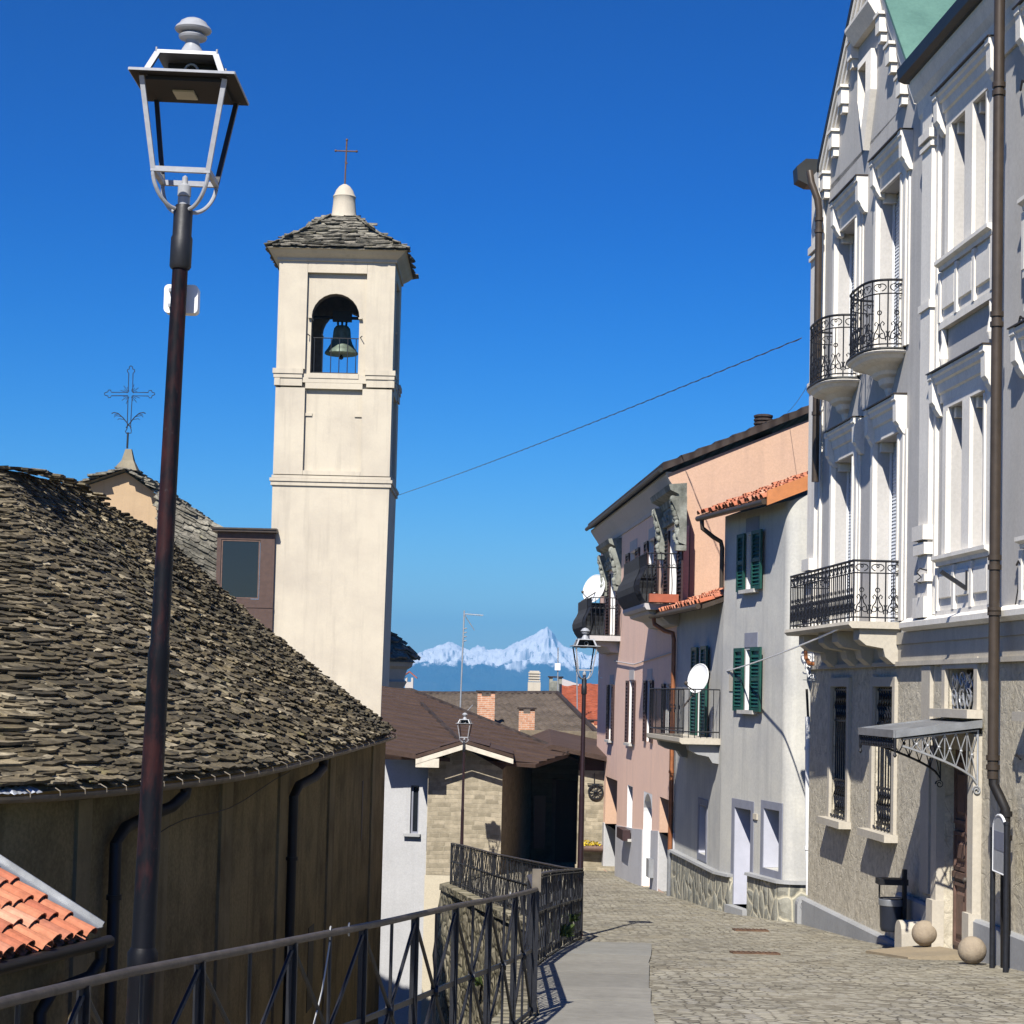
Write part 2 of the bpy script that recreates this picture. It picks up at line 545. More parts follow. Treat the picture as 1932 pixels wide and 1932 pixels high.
def m_pave(name):
    m, nt, b = new_mat(name)
    t = NT(nt)
    v = t.coord()
    c = t.ramp(t.island(), [(0.0, (0.215, 0.205, 0.175)), (0.5, (0.27, 0.255, 0.215)), (1.0, (0.235, 0.23, 0.205))])
    c = t.mix(t.ramp(t.noise(v, 0.9, 6, 0.65), [(0.4, 0.0), (0.7, 0.7)]), c, (0.165, 0.155, 0.13))
    c = t.mix(1.0, c, t.ramp(t.noise(v, 9, 6, 0.7), [(0.3, 0.82), (0.7, 1.12)]), 'MULTIPLY')
    c = t.mix(t.ramp(t.noise(v, 3.1, 6, 0.7), [(0.62, 0.0), (0.72, 0.5)]), c, (0.11, 0.105, 0.09))
    nt.links.new(c, b.inputs['Base Color'])
    b.inputs['Roughness'].default_value = 0.85
    t.bump(b, t.noise(v, 22, 6), 0.3, 0.01)
    return m


MAT['slab_pave'] = m_pave('worn_pavement_slabs')
MAT['threshold'] = m_plaster('ochre_threshold_stone', (0.33, 0.265, 0.175), (0.24, 0.20, 0.14), 0.8, streak=False)
MAT['ball'] = m_plaster('stone_ball_granite', (0.33, 0.27, 0.195), (0.20, 0.16, 0.115), 0.9, streak=False, blot=4.0, bump=0.6)
MAT['sill'] = m_plain('stone_sill', (0.48, 0.46, 0.42), 0.8)
MAT['bronze'] = m_plain('green_bronze', (0.115, 0.150, 0.115), 0.55, 0.3, 0.3, 6)
MAT['dish'] = m_plain('white_dish', (0.74, 0.75, 0.74), 0.45, 0, 0.05)
MAT['aluminium'] = m_plain('dull_aluminium', (0.42, 0.43, 0.44), 0.45, 0.6)
MAT['rust'] = m_plain('rusty_drain_cover', (0.13, 0.075, 0.045), 0.7, 0.2, 0.3, 12, 0.3)
MAT['leaf'] = m_plain('dry_leaves', (0.10, 0.085, 0.03), 0.8)
MAT['flower'] = m_plain('yellow_flowers', (0.65, 0.48, 0.05), 0.7)
MAT['moss'] = m_plain('moss_tuft', (0.06, 0.09, 0.02), 0.9, 0, 0.4)
MAT['bin'] = m_plain('dark_blue_bin', (0.018, 0.022, 0.034), 0.35)
MAT['sign_face'] = m_plain('grey_sign_face', (0.42, 0.43, 0.43), 0.4)
MAT['terracotta'] = m_plain('terracotta_trough', (0.36, 0.10, 0.05), 0.7)

# ------------------------------------------------------------------ mesh building
WLOC = {}
SC = 1.0            # size factor of the group being built, about the camera's foot point


class MB:
    def __init__(s):
        s.v = []
        s.f = []

    def face(s, pts):
        i = len(s.v)
        s.v += [V(q) for q in pts]
        s.f.append(tuple(range(i, i + len(pts))))

    def hexa(s, b, t):
        """solid from two matching rings (bottom, top)"""
        n = len(b)
        i = len(s.v)
        s.v += [V(q) for q in b] + [V(q) for q in t]
        s.f.append(tuple(range(i + n - 1, i - 1, -1)))
        s.f.append(tuple(range(i + n, i + 2 * n)))
        for k in range(n):
            j = (k + 1) % n
            s.f.append((i + k, i + j, i + n + j, i + n + k))

    def box(s, x0, x1, y0, y1, z0, z1):
        b = [(x0, y0, z0), (x1, y0, z0), (x1, y1, z0), (x0, y1, z0)]
        t = [(x0, y0, z1), (x1, y0, z1), (x1, y1, z1), (x0, y1, z1)]
        s.hexa(b, t)

    def extrude(s, ring, vec):
        s.hexa(ring, [V(q) + V(vec) for q in ring])

    def tube(s, pts, r, n=8, closed=False, caps=True):
        pts = [V(q) for q in pts]
        if not hasattr(r, '__len__'):
            r = [r] * len(pts)
        i0 = len(s.v)
        m = len(pts)
        prev = None
        for k, q in enumerate(pts):
            if closed:
                t = (pts[(k + 1) % m] - pts[k - 1])
            else:
                t = pts[min(k + 1, m - 1)] - pts[max(k - 1, 0)]
            if t.length < 1e-9:
                t = V((0, 0, 1))
            t.normalize()
            if prev is None:
                a = V((0, 0, 1)) if abs(t.z) < 0.9 else V((0, 1, 0))
                e1 = t.cross(a).normalized()
            else:
                e1 = (prev - t * prev.dot(t))
                e1 = e1.normalized() if e1.length > 1e-6 else t.orthogonal().normalized()
            prev = e1
            e2 = t.cross(e1)
            for j in range(n):
                an = 2 * math.pi * j / n
                s.v.append(q + (e1 * math.cos(an) + e2 * math.sin(an)) * r[k])
        for k in range(m if closed else m - 1):
            a = i0 + k * n
            b = i0 + ((k + 1) % m) * n
            for j in range(n):
                j2 = (j + 1) % n
                s.f.append((a + j, a + j2, b + j2, b + j))
        if caps and not closed:
            s.f.append(tuple(range(i0 + n - 1, i0 - 1, -1)))
            s.f.append(tuple(range(i0 + (m - 1) * n, i0 + m * n)))

    def bar(s, a, b, w, h=None, side=None):
        """rectangular bar from a to b, w across `side`, h the other way"""
        a, b = V(a), V(b)
        h = w if h is None else h
        t = (b - a).normalized()
        sd = V(side) if side is not None else (V((0, 0, 1)) if abs(t.z) < 0.9 else V((0, 1, 0)))
        e1 = (sd - t * sd.dot(t)).normalized() * (w / 2)
        e2 = t.cross(e1).normalized() * (h / 2)
        ring = lambda q: [q - e1 - e2, q + e1 - e2, q + e1 + e2, q - e1 + e2]
        s.hexa(ring(a), ring(b))

    def lathe(s, prof, c=(0, 0, 0), n=24, ax=None):
        """profile [(r, z)] about a vertical axis through c"""
        c = V(c)
        i0 = len(s.v)
        for r, z in prof:
            for j in range(n):
                an = 2 * math.pi * j / n
                s.v.append(c + V((r * math.cos(an), r * math.sin(an), z)))
        for k in range(len(prof) - 1):
            for j in range(n):
                j2 = (j + 1) % n
                a = i0 + k * n
                s.f.append((a + j, a + j2, a + n + j2, a + n + j))
        s.f.append(tuple(range(i0 + n - 1, i0 - 1, -1)))
        e = i0 + (len(prof) - 1) * n
        s.f.append(tuple(range(e, e + n)))

    def sphere(s, c, r, n=20, m=12, sq=(1, 1, 1)):
        prof = [(max(1e-4, math.sin(math.pi * k / m)) * r, -math.cos(math.pi * k / m) * r) for k in range(m + 1)]
        i0 = len(s.v)
        s.lathe(prof, c, n)
        c = V(c)
        for k in range(i0, len(s.v)):
            d = s.v[k] - c
            s.v[k] = c + V((d.x * sq[0], d.y * sq[1], d.z * sq[2]))

    def build(s, name, mat, parent=None, smooth=False, loc=None, label=None):
        me = bpy.data.meshes.new(name)
        base = V((0, 0, 0))
        if SC != 1.0:
            s.v = [q * SC for q in s.v]
        if parent is not None:
            base = WLOC[parent.name]
        if loc is not None:
            base = V(loc)
        me.from_pydata([tuple(q - base) for q in s.v], [], s.f)
        me.validate(clean_customdata=False)
        if isinstance(mat, str):
            mat = MAT[mat]
        me.materials.append(mat)
        if smooth:
            for q in me.polygons:
                q.use_smooth = True
            if hasattr(me, 'set_sharp_from_angle'):
                me.set_sharp_from_angle(angle=math.radians(38))
        me.update()
        o = bpy.data.objects.new(name, me)
        COL.objects.link(o)
        if parent is not None:
            o.parent = parent
        else:
            o.location = base
        WLOC[o.name] = base
        if label:
            o['label'] = label
        return o


def recalc(o):
    import bmesh
    bm = bmesh.new()
    bm.from_mesh(o.data)
    bmesh.ops.recalc_face_normals(bm, faces=bm.faces)
    bm.to_mesh(o.data)
    bm.free()


def tag(o, label=None, cat=None, group=None, kind=None):
    if label:
        o['label'] = label
    if cat:
        o['category'] = cat
    if group:
        o['group'] = group
    if kind:
        o['kind'] = kind
    return o


def thing(name, label, cat, loc=(0, 0, 0), group=None):
    o = bpy.data.objects.new(name, None)
    o.empty_display_size = 0.3
    COL.objects.link(o)
    o.location = V(loc) * SC
    WLOC[o.name] = V(loc) * SC
    return tag(o, label, cat, group)


KIDS = {}


def kids(o):
    return [c for c in scene.objects if c.parent == o]


def copy_tree(o, parent=None):
    c = o.copy()
    COL.objects.link(c)
    c.parent = parent
    for k in kids(o):
        copy_tree(k, c)
    return c


class Fac:
    """a vertical wall plane: C far end (x, y), length runs toward the viewer along T, N points outward"""

    def __init__(s, C, T, side=-1):
        s.C = V((C[0], C[1], 0))
        s.T = V((T[0], T[1], 0)).normalized()
        s.N = V((s.T.y, -s.T.x, 0))
        if s.N.x * side < 0:
            s.N = -s.N
        s.ang = math.atan2(s.T.y, s.T.x)

    def pt(s, u, o, z):
        return s.C + s.T * u + s.N * o + V((0, 0, z))

    def hit(s, px, py, o=0.0):
        d = ray(px, py)
        q = s.C + s.N * o
        k = q.dot(s.N) / d.dot(s.N)
        w = d * k - s.C
        return w.dot(s.T), w.z

    def u(s, px, py, o=0.0):
        return s.hit(px, py, o)[0]

    def z(s, px, py, o=0.0):
        return s.hit(px, py, o)[1]

    def box(s, mb, u0, u1, o0, o1, z0, z1):
        b = [s.pt(u0, o0, z0), s.pt(u1, o0, z0), s.pt(u1, o1, z0), s.pt(u0, o1, z0)]
        t = [s.pt(u0, o0, z1), s.pt(u1, o0, z1), s.pt(u1, o1, z1), s.pt(u0, o1, z1)]
        mb.hexa(b, t)

    def prof(s, mb, u0, u1, pr):
        """profile of (outward, z) points extruded along the wall"""
        mb.hexa([s.pt(u0, o, z) for o, z in pr], [s.pt(u1, o, z) for o, z in pr])

    def quad(s, mb, u0, u1, o, z0, z1):
        mb.face([s.pt(u0, o, z0), s.pt(u1, o, z0), s.pt(u1, o, z1), s.pt(u0, o, z1)])

    def wall(s, mb, u0, u1, z0, z1, holes=(), o=0.0, topf=None):
        us = sorted({u0, u1} | {h[0] for h in holes} | {h[1] for h in holes})
        zs = sorted({z0, z1} | {h[2] for h in holes} | {h[3] for h in holes})
        us = [q for q in us if u0 - 1e-6 <= q <= u1 + 1e-6]
        zs = [q for q in zs if z0 - 1e-6 <= q <= z1 + 1e-6]
        for i in range(len(us) - 1):
            for j in range(len(zs) - 1):
                uc, zc = (us[i] + us[i + 1]) / 2, (zs[j] + zs[j + 1]) / 2
                if any(h[0] < uc < h[1] and h[2] < zc < h[3] for h in holes):
                    continue
                a, b = zs[j + 1], zs[j + 1]
                if topf and j == len(zs) - 2:
                    a, b = topf(us[i]), topf(us[i + 1])
                mb.face([s.pt(us[i], o, zs[j]), s.pt(us[i + 1], o, zs[j]), s.pt(us[i + 1], o, b), s.pt(us[i], o, a)])

    def reveal(s, mb, h, depth, o=0.0):
        a, b, c, d = h[:4]
        i = o - depth
        mb.face([s.pt(a, o, c), s.pt(a, o, d), s.pt(a, i, d), s.pt(a, i, c)])
        mb.face([s.pt(b, o, c), s.pt(b, i, c), s.pt(b, i, d), s.pt(b, o, d)])
        mb.face([s.pt(a, o, d), s.pt(b, o, d), s.pt(b, i, d), s.pt(a, i, d)])
        mb.face([s.pt(a, o, c), s.pt(a, i, c), s.pt(b, i, c), s.pt(b, o, c)])

    def frame(s, mb, h, w, o0, o1, bottom=False):
        a, b, c, d = h[:4]
        s.box(mb, a - w, a, o0, o1, c, d)
        s.box(mb, b, b + w, o0, o1, c, d)
        s.box(mb, a - w, b + w, o0, o1, d, d + w)
        if bottom:
            s.box(mb, a - w, b + w, o0, o1, c - w, c)

    def spiral(s, cu, cz, r, turns, a0, o=0.0, dirn=1, n=14):
        out = []
        for k in range(n + 1):
            t = k / n
            an = a0 + dirn * turns * 2 * math.pi * t
            rr = r * (1 - 0.8 * t)
            out.append(s.pt(cu + rr * math.cos(an), o, cz + rr * math.sin(an)))
        return out


def louvre(f, mb, u0, u1, o0, o1, z0, z1, step=0.07, rail=0.07):
    """a louvred shutter leaf lying along the wall"""
    f.box(mb, u0, u0 + rail, o0, o1, z0, z1)
    f.box(mb, u1 - rail, u1, o0, o1, z0, z1)
    zc = (z0 + z1) / 2
    for a, b in ((z0, z0 + rail), (z1 - rail, z1), (zc - rail / 2, zc + rail / 2)):
        f.box(mb, u0 + rail, u1 - rail, o0 + 0.002, o1 - 0.002, a, b)
    z = z0 + rail + step
    while z < z1 - rail:
        om = (o0 + o1) / 2
        mb.face([f.pt(u0 + rail, o1 - 0.004, z - step * 0.75), f.pt(u1 - rail, o1 - 0.004, z - step * 0.75),
                 f.pt(u1 - rail, o0 + 0.004, z), f.pt(u0 + rail, o0 + 0.004, z)])
        z += step
    f.quad(mb, u0 + rail, u1 - rail, o0 + 0.003, z0 + rail, z1 - rail)


def slab_rows(mb, S, rows, wr=(0.16, 0.5), th=0.024, over=2.2, jit=0.045, s0=0.0, s1=1.0, seed=3, lift=1.0, skip=0.0):
    """overlapping split-stone slabs on the surface S(s, t); s along the eave, t up the slope"""
    r = random.Random(seed)
    for i in range(rows):
        t0 = i / rows
        L = 0
        q0 = S(s0, t0)
        for k in range(1, 17):
            q1 = S(s0 + (s1 - s0) * k / 16, t0)
            L += (q1 - q0).length
            q0 = q1
        if L < 0.05:
            continue
        s = s0 - r.random() * 0.3 / L * (s1 - s0)
        while s < s1:
            w = r.uniform(*wr) * r.choice((0.7, 1, 1, 1.25))
            ds = w / L * (s1 - s0)
            sc = s + ds / 2
            s += ds
            if sc < s0 or sc > s1 or r.random() < skip:
                continue
            tj = t0 + r.uniform(-0.3, 0.3) / rows
            a = S(sc, max(0, tj) if i else tj)
            b = S(sc, min(1.0, t0 + over / rows))
            e = 0.004
            eu = S(min(s1, sc + e), t0) - S(max(s0, sc - e), t0)
            if eu.length < 1e-9 or (b - a).length < 1e-6:
                continue
            eu.normalize()
            ev = (b - a)
            Ls = ev.length
            ev.normalize()
            n = eu.cross(ev)
            if n.z < 0:
                n = -n
            ev = n.cross(eu)
            if ev.z < 0:
                ev = -ev
            eu = (eu + ev * r.uniform(-0.07, 0.07)).normalized()
            t = th * r.uniform(0.6, 1.6)
            lf = t * 1.5 * lift
            rl = r.uniform(-0.012, 0.012)
            hw = w / 2 * 1.01
            ring = [(-hw, r.uniform(-0.3, 0.6) * jit), (-hw * 0.45, -r.uniform(0, 1) * jit), (hw * 0.3, -r.uniform(0, 1) * jit),
                    (hw, r.uniform(-0.3, 0.6) * jit), (hw * 0.97, Ls), (-hw * 0.97, Ls)]
            bot, top = [], []
            for (x, y) in ring:
                zz = lf * (1 - max(0, y) / Ls) + rl * x / hw + 0.004
                q = a + eu * x + ev * y + n * zz
                bot.append(q)
                top.append(q + n * t)
            i0 = len(mb.v)
            mb.v += bot + top
            mb.f.append((i0 + 6, i0 + 7, i0 + 8, i0 + 9, i0 + 10, i0 + 11))
            mb.f.append((i0 + 5, i0 + 4, i0 + 3, i0 + 2, i0 + 1, i0))
            for k in range(6):
                j = (k + 1) % 6
                mb.f.append((i0 + k, i0 + j, i0 + 6 + j, i0 + 6 + k))


def grid_surface(mb, S, nu, nv, off=0.0):
    i0 = len(mb.v)
    for j in range(nv + 1):
        for i in range(nu + 1):
            mb.v.append(S(i / nu, j / nv) + V((0, 0, off)))
    for j in range(nv):
        for i in range(nu):
            a = i0 + j * (nu + 1) + i
            mb.f.append((a, a + 1, a + nu + 2, a + nu + 1))


def coppi(mb, A, B, C, D, pitch=0.2, rows=6, r=0.075, seed=1, sag=0.012):
    """barrel tiles on the quad A (eave start) B (eave end) C (ridge end) D (ridge start)"""
    rr = random.Random(seed)
    A, B, C, D = V(A), V(B), V(C), V(D)
    n = max(1, int((B - A).length / pitch))
    for k in range(n):
        s = (k + 0.5) / n
        p0 = A.lerp(B, s)
        p1 = D.lerp(C, s)
        up = (p1 - p0).normalized()
        al = (B - A).normalized()
        nn = al.cross(up)
        if nn.z < 0:
            nn = -nn
        Lt = (p1 - p0).length / rows
        for j in range(rows):
            a = p0 + up * (j * Lt - 0.03 - rr.random() * 0.06) + al * rr.uniform(-0.022, 0.022) + nn * rr.uniform(-0.004, 0.014)
            b = p0 + up * ((j + 1) * Lt + 0.05) + al * rr.uniform(-0.014, 0.014)
            i0 = len(mb.v)
            for q, rad, lf in ((a, r * 1.1, 0.028), (b, r * 0.86, 0.0)):
                for inner in (0, 1):
                    for m in range(7):
                        an = math.pi * m / 6
                        rd = rad - 0.013 * inner
                        mb.v.append(q + al * (rd * math.cos(an)) + nn * (rd * math.sin(an) * 0.9 + lf - 0.01))
            for m in range(6):
                mb.f.append((i0 + m, i0 + m + 1, i0 + 14 + m + 1, i0 + 14 + m))
                mb.f.append((i0 + 7 + m, i0 + 21 + m, i0 + 21 + m + 1, i0 + 7 + m + 1))
                mb.f.append((i0 + m, i0 + 7 + m, i0 + 7 + m + 1, i0 + m + 1))
        # channel tile between the covers
        if k < n - 1:
            s2 = (k + 1.0) / n
            c0 = A.lerp(B, s2) - up * 0.05
            c1 = D.lerp(C, s2)
            for j in range(rows):
                a = c0.lerp(c1, j / rows) + nn * 0.012
                b = c0.lerp(c1, (j + 1.15) / rows)
                i0 = len(mb.v)
                for q in (a, b):
                    for m in range(5):
                        an = math.pi + math.pi * m / 4
                        mb.v.append(q + al * (r * 0.85 * math.cos(an)) + nn * (r * 0.5 * math.sin(an)))
                for m in range(4):
                    mb.f.append((i0 + m, i0 + m + 1, i0 + 5 + m + 1, i0 + 5 + m))


def tiled_quad(mb, A, B, C, D, wave=0.32, amp=0.028, course=0.36, step=0.035, seed=1):
    """roof plane A B (eave) C D (ridge) modelled as overlapping courses of wavy tiles"""
    A, B, C, D = V(A), V(B), V(C), V(D)
    rr = random.Random(seed)
    W = (B - A).length
    H = ((D - A).length + (C - B).length) / 2
    n = (B - A).cross(D - A).normalized()
    if n.z < 0:
        n = -n
    nc = max(2, int(H / course))
    nw = max(2, int(W / wave)) * (6 if amp > 0 else 1)
    for j in range(nc):
        t0, t1 = j / nc, min(1.0, (j + 1.12) / nc)
        i0 = len(mb.v)
        off = rr.uniform(-0.006, 0.006)
        for t, lift in ((t0, -0.02), (t0, step + off), (t1, 0.004)):
            a, b = A.lerp(D, t), B.lerp(C, t)
            for i in range(nw + 1):
                f = i / nw
                w = amp * math.sin(f * W / wave * 2 * math.pi) if amp else 0.0
                mb.v.append(a.lerp(b, f) + n * (lift + w))
        for r in range(2):
            for i in range(nw):
                q = i0 + r * (nw + 1) + i
                mb.f.append((q, q + 1, q + nw + 2, q + nw + 1))


def catmull(pts, t):
    n = len(pts) - 1
    x = min(max(t, 0), 1) * n
    i = min(int(x), n - 1)
    f = x - i
    g = lambda k: V(pts[min(max(k, 0), n)])
    p0, p1, p2, p3 = g(i - 1), g(i), g(i + 1), g(i + 2)
    return 0.5 * ((2 * p1) + (p2 - p0) * f + (2 * p0 - 5 * p1 + 4 * p2 - p3) * f * f + (3 * p1 - p0 - 3 * p2 + p3) * f ** 3)


def drainpipe(pts, r, parent, mat, collars=(), name='downpipe'):
    mb = MB()
    mb.tube(pts, r, 12)
    for c in collars:
        c = V(c)
        mb.tube([c - V((0, 0, 0.03)), c + V((0, 0, 0.03))], r * 1.25, 12)
    return mb.build(name, mat, parent, True)

# ------------------------------------------------------------------ street lamps
def make_lamp(label):
    t = thing('street_lamp', label, 'street lamp', (0, 0, 0), 'lantern street lamps along the lane')
    zb = 3.87                                    # top of the pole, where the fork starts
    mb = MB()
    mb.lathe([(0.066, -2.6), (0.066, 0.0), (0.058, 0.02), (0.051, 0.9), (0.053, 0.92), (0.046, 0.95), (0.041, 2.1),
              (0.043, 2.13), (0.036, 2.17), (0.030, zb - 0.22)], n=20)
    pole = mb.build('pole', 'pole', t, True)
    for z, r in ((0.05, 0.077), (0.98, 0.058)):
        mb = MB()
        mb.lathe([(r * 0.7, z - 0.05), (r, z - 0.035), (r, z + 0.02), (r * 0.7, z + 0.05)], n=20)
        mb.build('ring', 'pole', pole, True)
    mb = MB()
    mb.lathe([(0.036, zb - 0.25), (0.042, zb - 0.24), (0.042, zb - 0.13), (0.037, zb - 0.12), (0.037, zb - 0.02), (0.03, zb)], n=20)
    mb.build('collar', 'iron', t, True)
    # fork of four curved arms and the socket inside it
    for sx in (-1, 1):
        for sy in (-1, 1):
            mb = MB()
            pts = []
            for k in range(11):
                f = k / 10
                rr = 0.028 + 0.078 * math.sin(f * math.pi / 2) ** 0.8
                z = zb - 0.02 + 0.13 * (1 - math.cos(f * math.pi / 2)) ** 0.75
                pts.append((sx * rr, sy * rr, z))
            mb.tube(pts, 0.008, 8)
            mb.build('fork_arm', 'lantern', t, True)
    mb = MB()
    mb.lathe([(0.024, zb - 0.03), (0.024, zb + 0.03), (0.02, zb + 0.033), (0.026, zb + 0.036), (0.026, zb + 0.075), (0.012, zb + 0.085),
              (0.011, zb + 0.11), (0.002, zb + 0.118)], n=16)
    mb.build('socket', 'lantern', t, True)
    # lantern cage
    z0, z1 = zb + 0.112, zb + 0.455
    a, b = 0.105, 0.158
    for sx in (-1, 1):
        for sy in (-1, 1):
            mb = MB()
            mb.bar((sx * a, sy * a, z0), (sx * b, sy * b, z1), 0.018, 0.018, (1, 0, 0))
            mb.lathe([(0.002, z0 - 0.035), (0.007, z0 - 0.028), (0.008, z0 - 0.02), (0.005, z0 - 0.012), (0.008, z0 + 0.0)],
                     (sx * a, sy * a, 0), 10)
            mb.build('cage_bar', 'iron' if sy > 0 else 'lantern', t)  # rear bars black: the brim's shade put into their colour
    mb = MB()
    for s in (-1, 1):
        mb.bar((-a - 0.009, s * a, z0), (a + 0.009, s * a, z0), 0.02, 0.018, (0, 0, 1))
        mb.bar((s * a, -a + 0.009, z0), (s * a, a - 0.009, z0), 0.02, 0.018, (0, 0, 1))
    mb.build('cage_rim', 'lantern', t)
    # brim: thin pyramid plate, dark underside
    B = 0.200
    zc = zb + 0.462
    mb = MB()
    ring0 = [(-B, -B, zc), (B, -B, zc), (B, B, zc), (-B, B, zc)]
    ring1 = [(-B + 0.004, -B + 0.004, zc + 0.005), (B - 0.004, -B + 0.004, zc + 0.005), (B - 0.004, B - 0.004, zc + 0.005), (-B + 0.004, B - 0.004, zc + 0.005)]
    mb.hexa(ring0, ring1)
    mb.box(-b + 0.012, b - 0.012, -b + 0.012, b - 0.012, zc - 0.016, zc - 0.001)
    brim = mb.build('brim', 'black', t)
    mb = MB()
    mb.box(-0.062, 0.02, -0.03, 0.075, zc - 0.024, zc - 0.017)
    mb.build('light_panel', 'led', t)
    # upper lantern between the brim and the top ring
    c, d = 0.150, 0.112
    z2 = zb + 0.560
    mb = MB()
    for sx in (-1, 1):
        for sy in (-1, 1):
            mb.bar((sx * c, sy * c, zc + 0.004), (sx * d, sy * d, z2), 0.022, 0.014, (1, 0, 0))
            mb.tube([(sx * (d + 0.004), sy * (d + 0.004), z2), (sx * (d + 0.004), sy * (d + 0.004), z2 + 0.022)], 0.004, 6)
            mb.tube([(sx * (B - 0.03), sy * (B - 0.03), zc), (sx * (B - 0.03), sy * (B - 0.03), zc + 0.02)], 0.005, 6)
    mb.hexa([(-d - 0.008, -d - 0.008, z2), (d + 0.008, -d - 0.008, z2), (d + 0.008, d + 0.008, z2), (-d - 0.008, d + 0.008, z2)],
            [(-d - 0.004, -d - 0.004, z2 + 0.014), (d + 0.004, -d - 0.004, z2 + 0.014), (d + 0.004, d + 0.004, z2 + 0.014), (-d - 0.004, d + 0.004, z2 + 0.014)])
    for s in (-1, 1):
        mb.bar((-B, s * (B - 0.002), zc + 0.006), (B, s * (B - 0.002), zc + 0.006), 0.010, 0.010, (0, 0, 1))
        mb.bar((s * (B - 0.002), -B, zc + 0.006), (s * (B - 0.002), B, zc + 0.006), 0.010, 0.010, (0, 0, 1))
    mb.build('upper_frame', 'lantern', t)
    mb = MB()
    q = lambda x, y, z: (x, y, z)
    e0, e1 = c - 0.012, d - 0.010
    mb.face([q(-e0, e0, zc + 0.006), q(e0, e0, zc + 0.006), q(e1, e1, z2 - 0.002), q(-e1, e1, z2 - 0.002)])
    mb.face([q(e0, -e0 + .05, zc + 0.006), q(e0, e0, zc + 0.006), q(e1, e1, z2 - 0.002), q(e1, -e1 + .04, z2 - 0.002)])
    mb.box(-0.09, 0.10, 0.0, 0.09, zc + 0.006, z2 - 0.002)
    mb.build('gear_housing', 'black', t)
    mb = MB()
    mb.tube([(0.028 * math.cos(x * .45) + 0.01, -0.06 + 0.002 * x, zc + 0.045 + 0.033 * math.sin(x * .45)) for x in range(-5, 11)], 0.005, 6)
    mb.build('cable_loop', 'grey_cable', t, True)
    zt = zb - 0.005
    mb = MB()
    mb.lathe([(0.06, zt + 0.575), (0.057, zt + 0.582), (0.056, zt + 0.592), (0.047, zt + 0.602), (0.040, zt + 0.618), (0.03, zt + 0.635),
              (0.027, zt + 0.648), (0.028, zt + 0.655), (0.052, zt + 0.662), (0.056, zt + 0.670), (0.050, zt + 0.676), (0.040, zt + 0.684),
              (0.068, zt + 0.692), (0.072, zt + 0.698), (0.067, zt + 0.708), (0.055, zt + 0.718), (0.050, zt + 0.728), (0.034, zt + 0.738),
              (0.012, zt + 0.746), (0.001, zt + 0.748)], n=28)
    mb.build('finial', 'lantern', t, True)
    return t


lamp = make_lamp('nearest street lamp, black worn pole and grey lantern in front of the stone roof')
l_bot = P(262, 1932, 7.5)
l_top = P(347, 378, 7.5)
ax = (l_top - l_bot).normalized()
lamp.rotation_euler = V((0, 0, 1)).rotation_difference(ax).to_euler()
lamp.location = l_top - ax * 3.89
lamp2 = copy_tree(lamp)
lamp2.rotation_euler = (0, 0, math.radians(6))
q = P(1102.5, 1276, 29.2)
lamp2.location = (q.x, 29.2, q.z - 3.89)
lamp2['label'] = 'street lamp with dark plum pole behind the railing corner, before the pink house'
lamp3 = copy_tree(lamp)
lamp3.rotation_euler = (0, 0, math.radians(-8))
q = P(876, 1398, 50.2)
lamp3.location = (q.x, 50.2, q.z - 3.89)
lamp3['label'] = 'farthest and smallest street lamp, standing before the gable of the stone house'
for l in (lamp2, lamp3):
    for k in kids(l):
        if k.name.startswith('pole'):
            k.data = k.data.copy()
            k.data.materials[0] = MAT['pole_plum']

# junction box on the near pole
bx = thing('junction_box', 'white rounded plastic box fixed behind the nearest lamp pole', 'junction box', P(344, 567, 7.60))
mb = MB()
c = WLOC[bx.name]
rc, hw, hh = 0.018, 0.066, 0.056
for y0, y1, k in ((-0.035, 0.02, 1.0), (0.02, 0.035, 0.94)):
    ring = []
    for sx, sz, a0 in ((1, 1, 0), (-1, 1, 90), (-1, -1, 180), (1, -1, 270)):
        for j in range(5):
            an = math.radians(a0 + j * 22.5)
            ring.append(c + V(((sx * (hw - rc) + rc * math.cos(an)) * k, y0, (sz * (hh - rc) + rc * math.sin(an)) * k)))
    mb.extrude(ring, (0, y1 - y0, 0))
mb.build('case', 'white_plastic', bx)
mb = MB()
mb.bar(c + V((-0.02, -0.06, 0.03)), c + V((-0.02, -0.03, 0.03)), 0.05, 0.012, (1, 0, 0))
mb.bar(c + V((-0.02, -0.06, -0.03)), c + V((-0.02, -0.03, -0.03)), 0.05, 0.012, (1, 0, 0))
mb.build('bracket', 'zinc', bx)

# ------------------------------------------------------------------ railings
def rail_pt(y, h=0.0):
    return V((edge(y), y, gz(y) + h))


RH = 1.0
rl = thing('lattice_railing', 'black iron railing with crossed bars in the near foreground', 'railing', rail_pt(8))
ys = [2.0]
YS_END = 15.6
posts = [15.35, 14.2, 13.05, 11.95, 10.85, 9.75, 8.65, 7.55, 6.45, 5.35, 4.25, 3.15, 2.05]
mb = MB()
pts = [rail_pt(y, RH) for y in [1.6 + k * (15.7 - 1.6) / 40 for k in range(41)]]
mb.tube(pts, 0.0175, 10)
hr = mb.build('handrail', 'iron_worn', rl, True)
mb = MB()
e = rail_pt(15.7, RH)
mb.box(e.x - 0.035, e.x + 0.035, e.y - 0.02, e.y + 0.02, e.z - 0.02, e.z + 0.16)
mb.build('end_plate', 'gutter', hr)
for y in posts:
    mb = MB()
    a, b = rail_pt(y, -0.15), rail_pt(y, RH - 0.01)
    dy = V((edge(y + 0.1) - edge(y), 0.1, 0)).normalized()
    mb.bar(a, b, 0.055, 0.012, dy)
    mb.bar(a + V((0, 0, 0)), b, 0.012, 0.045, dy)
    mb.build('post', 'iron', rl)
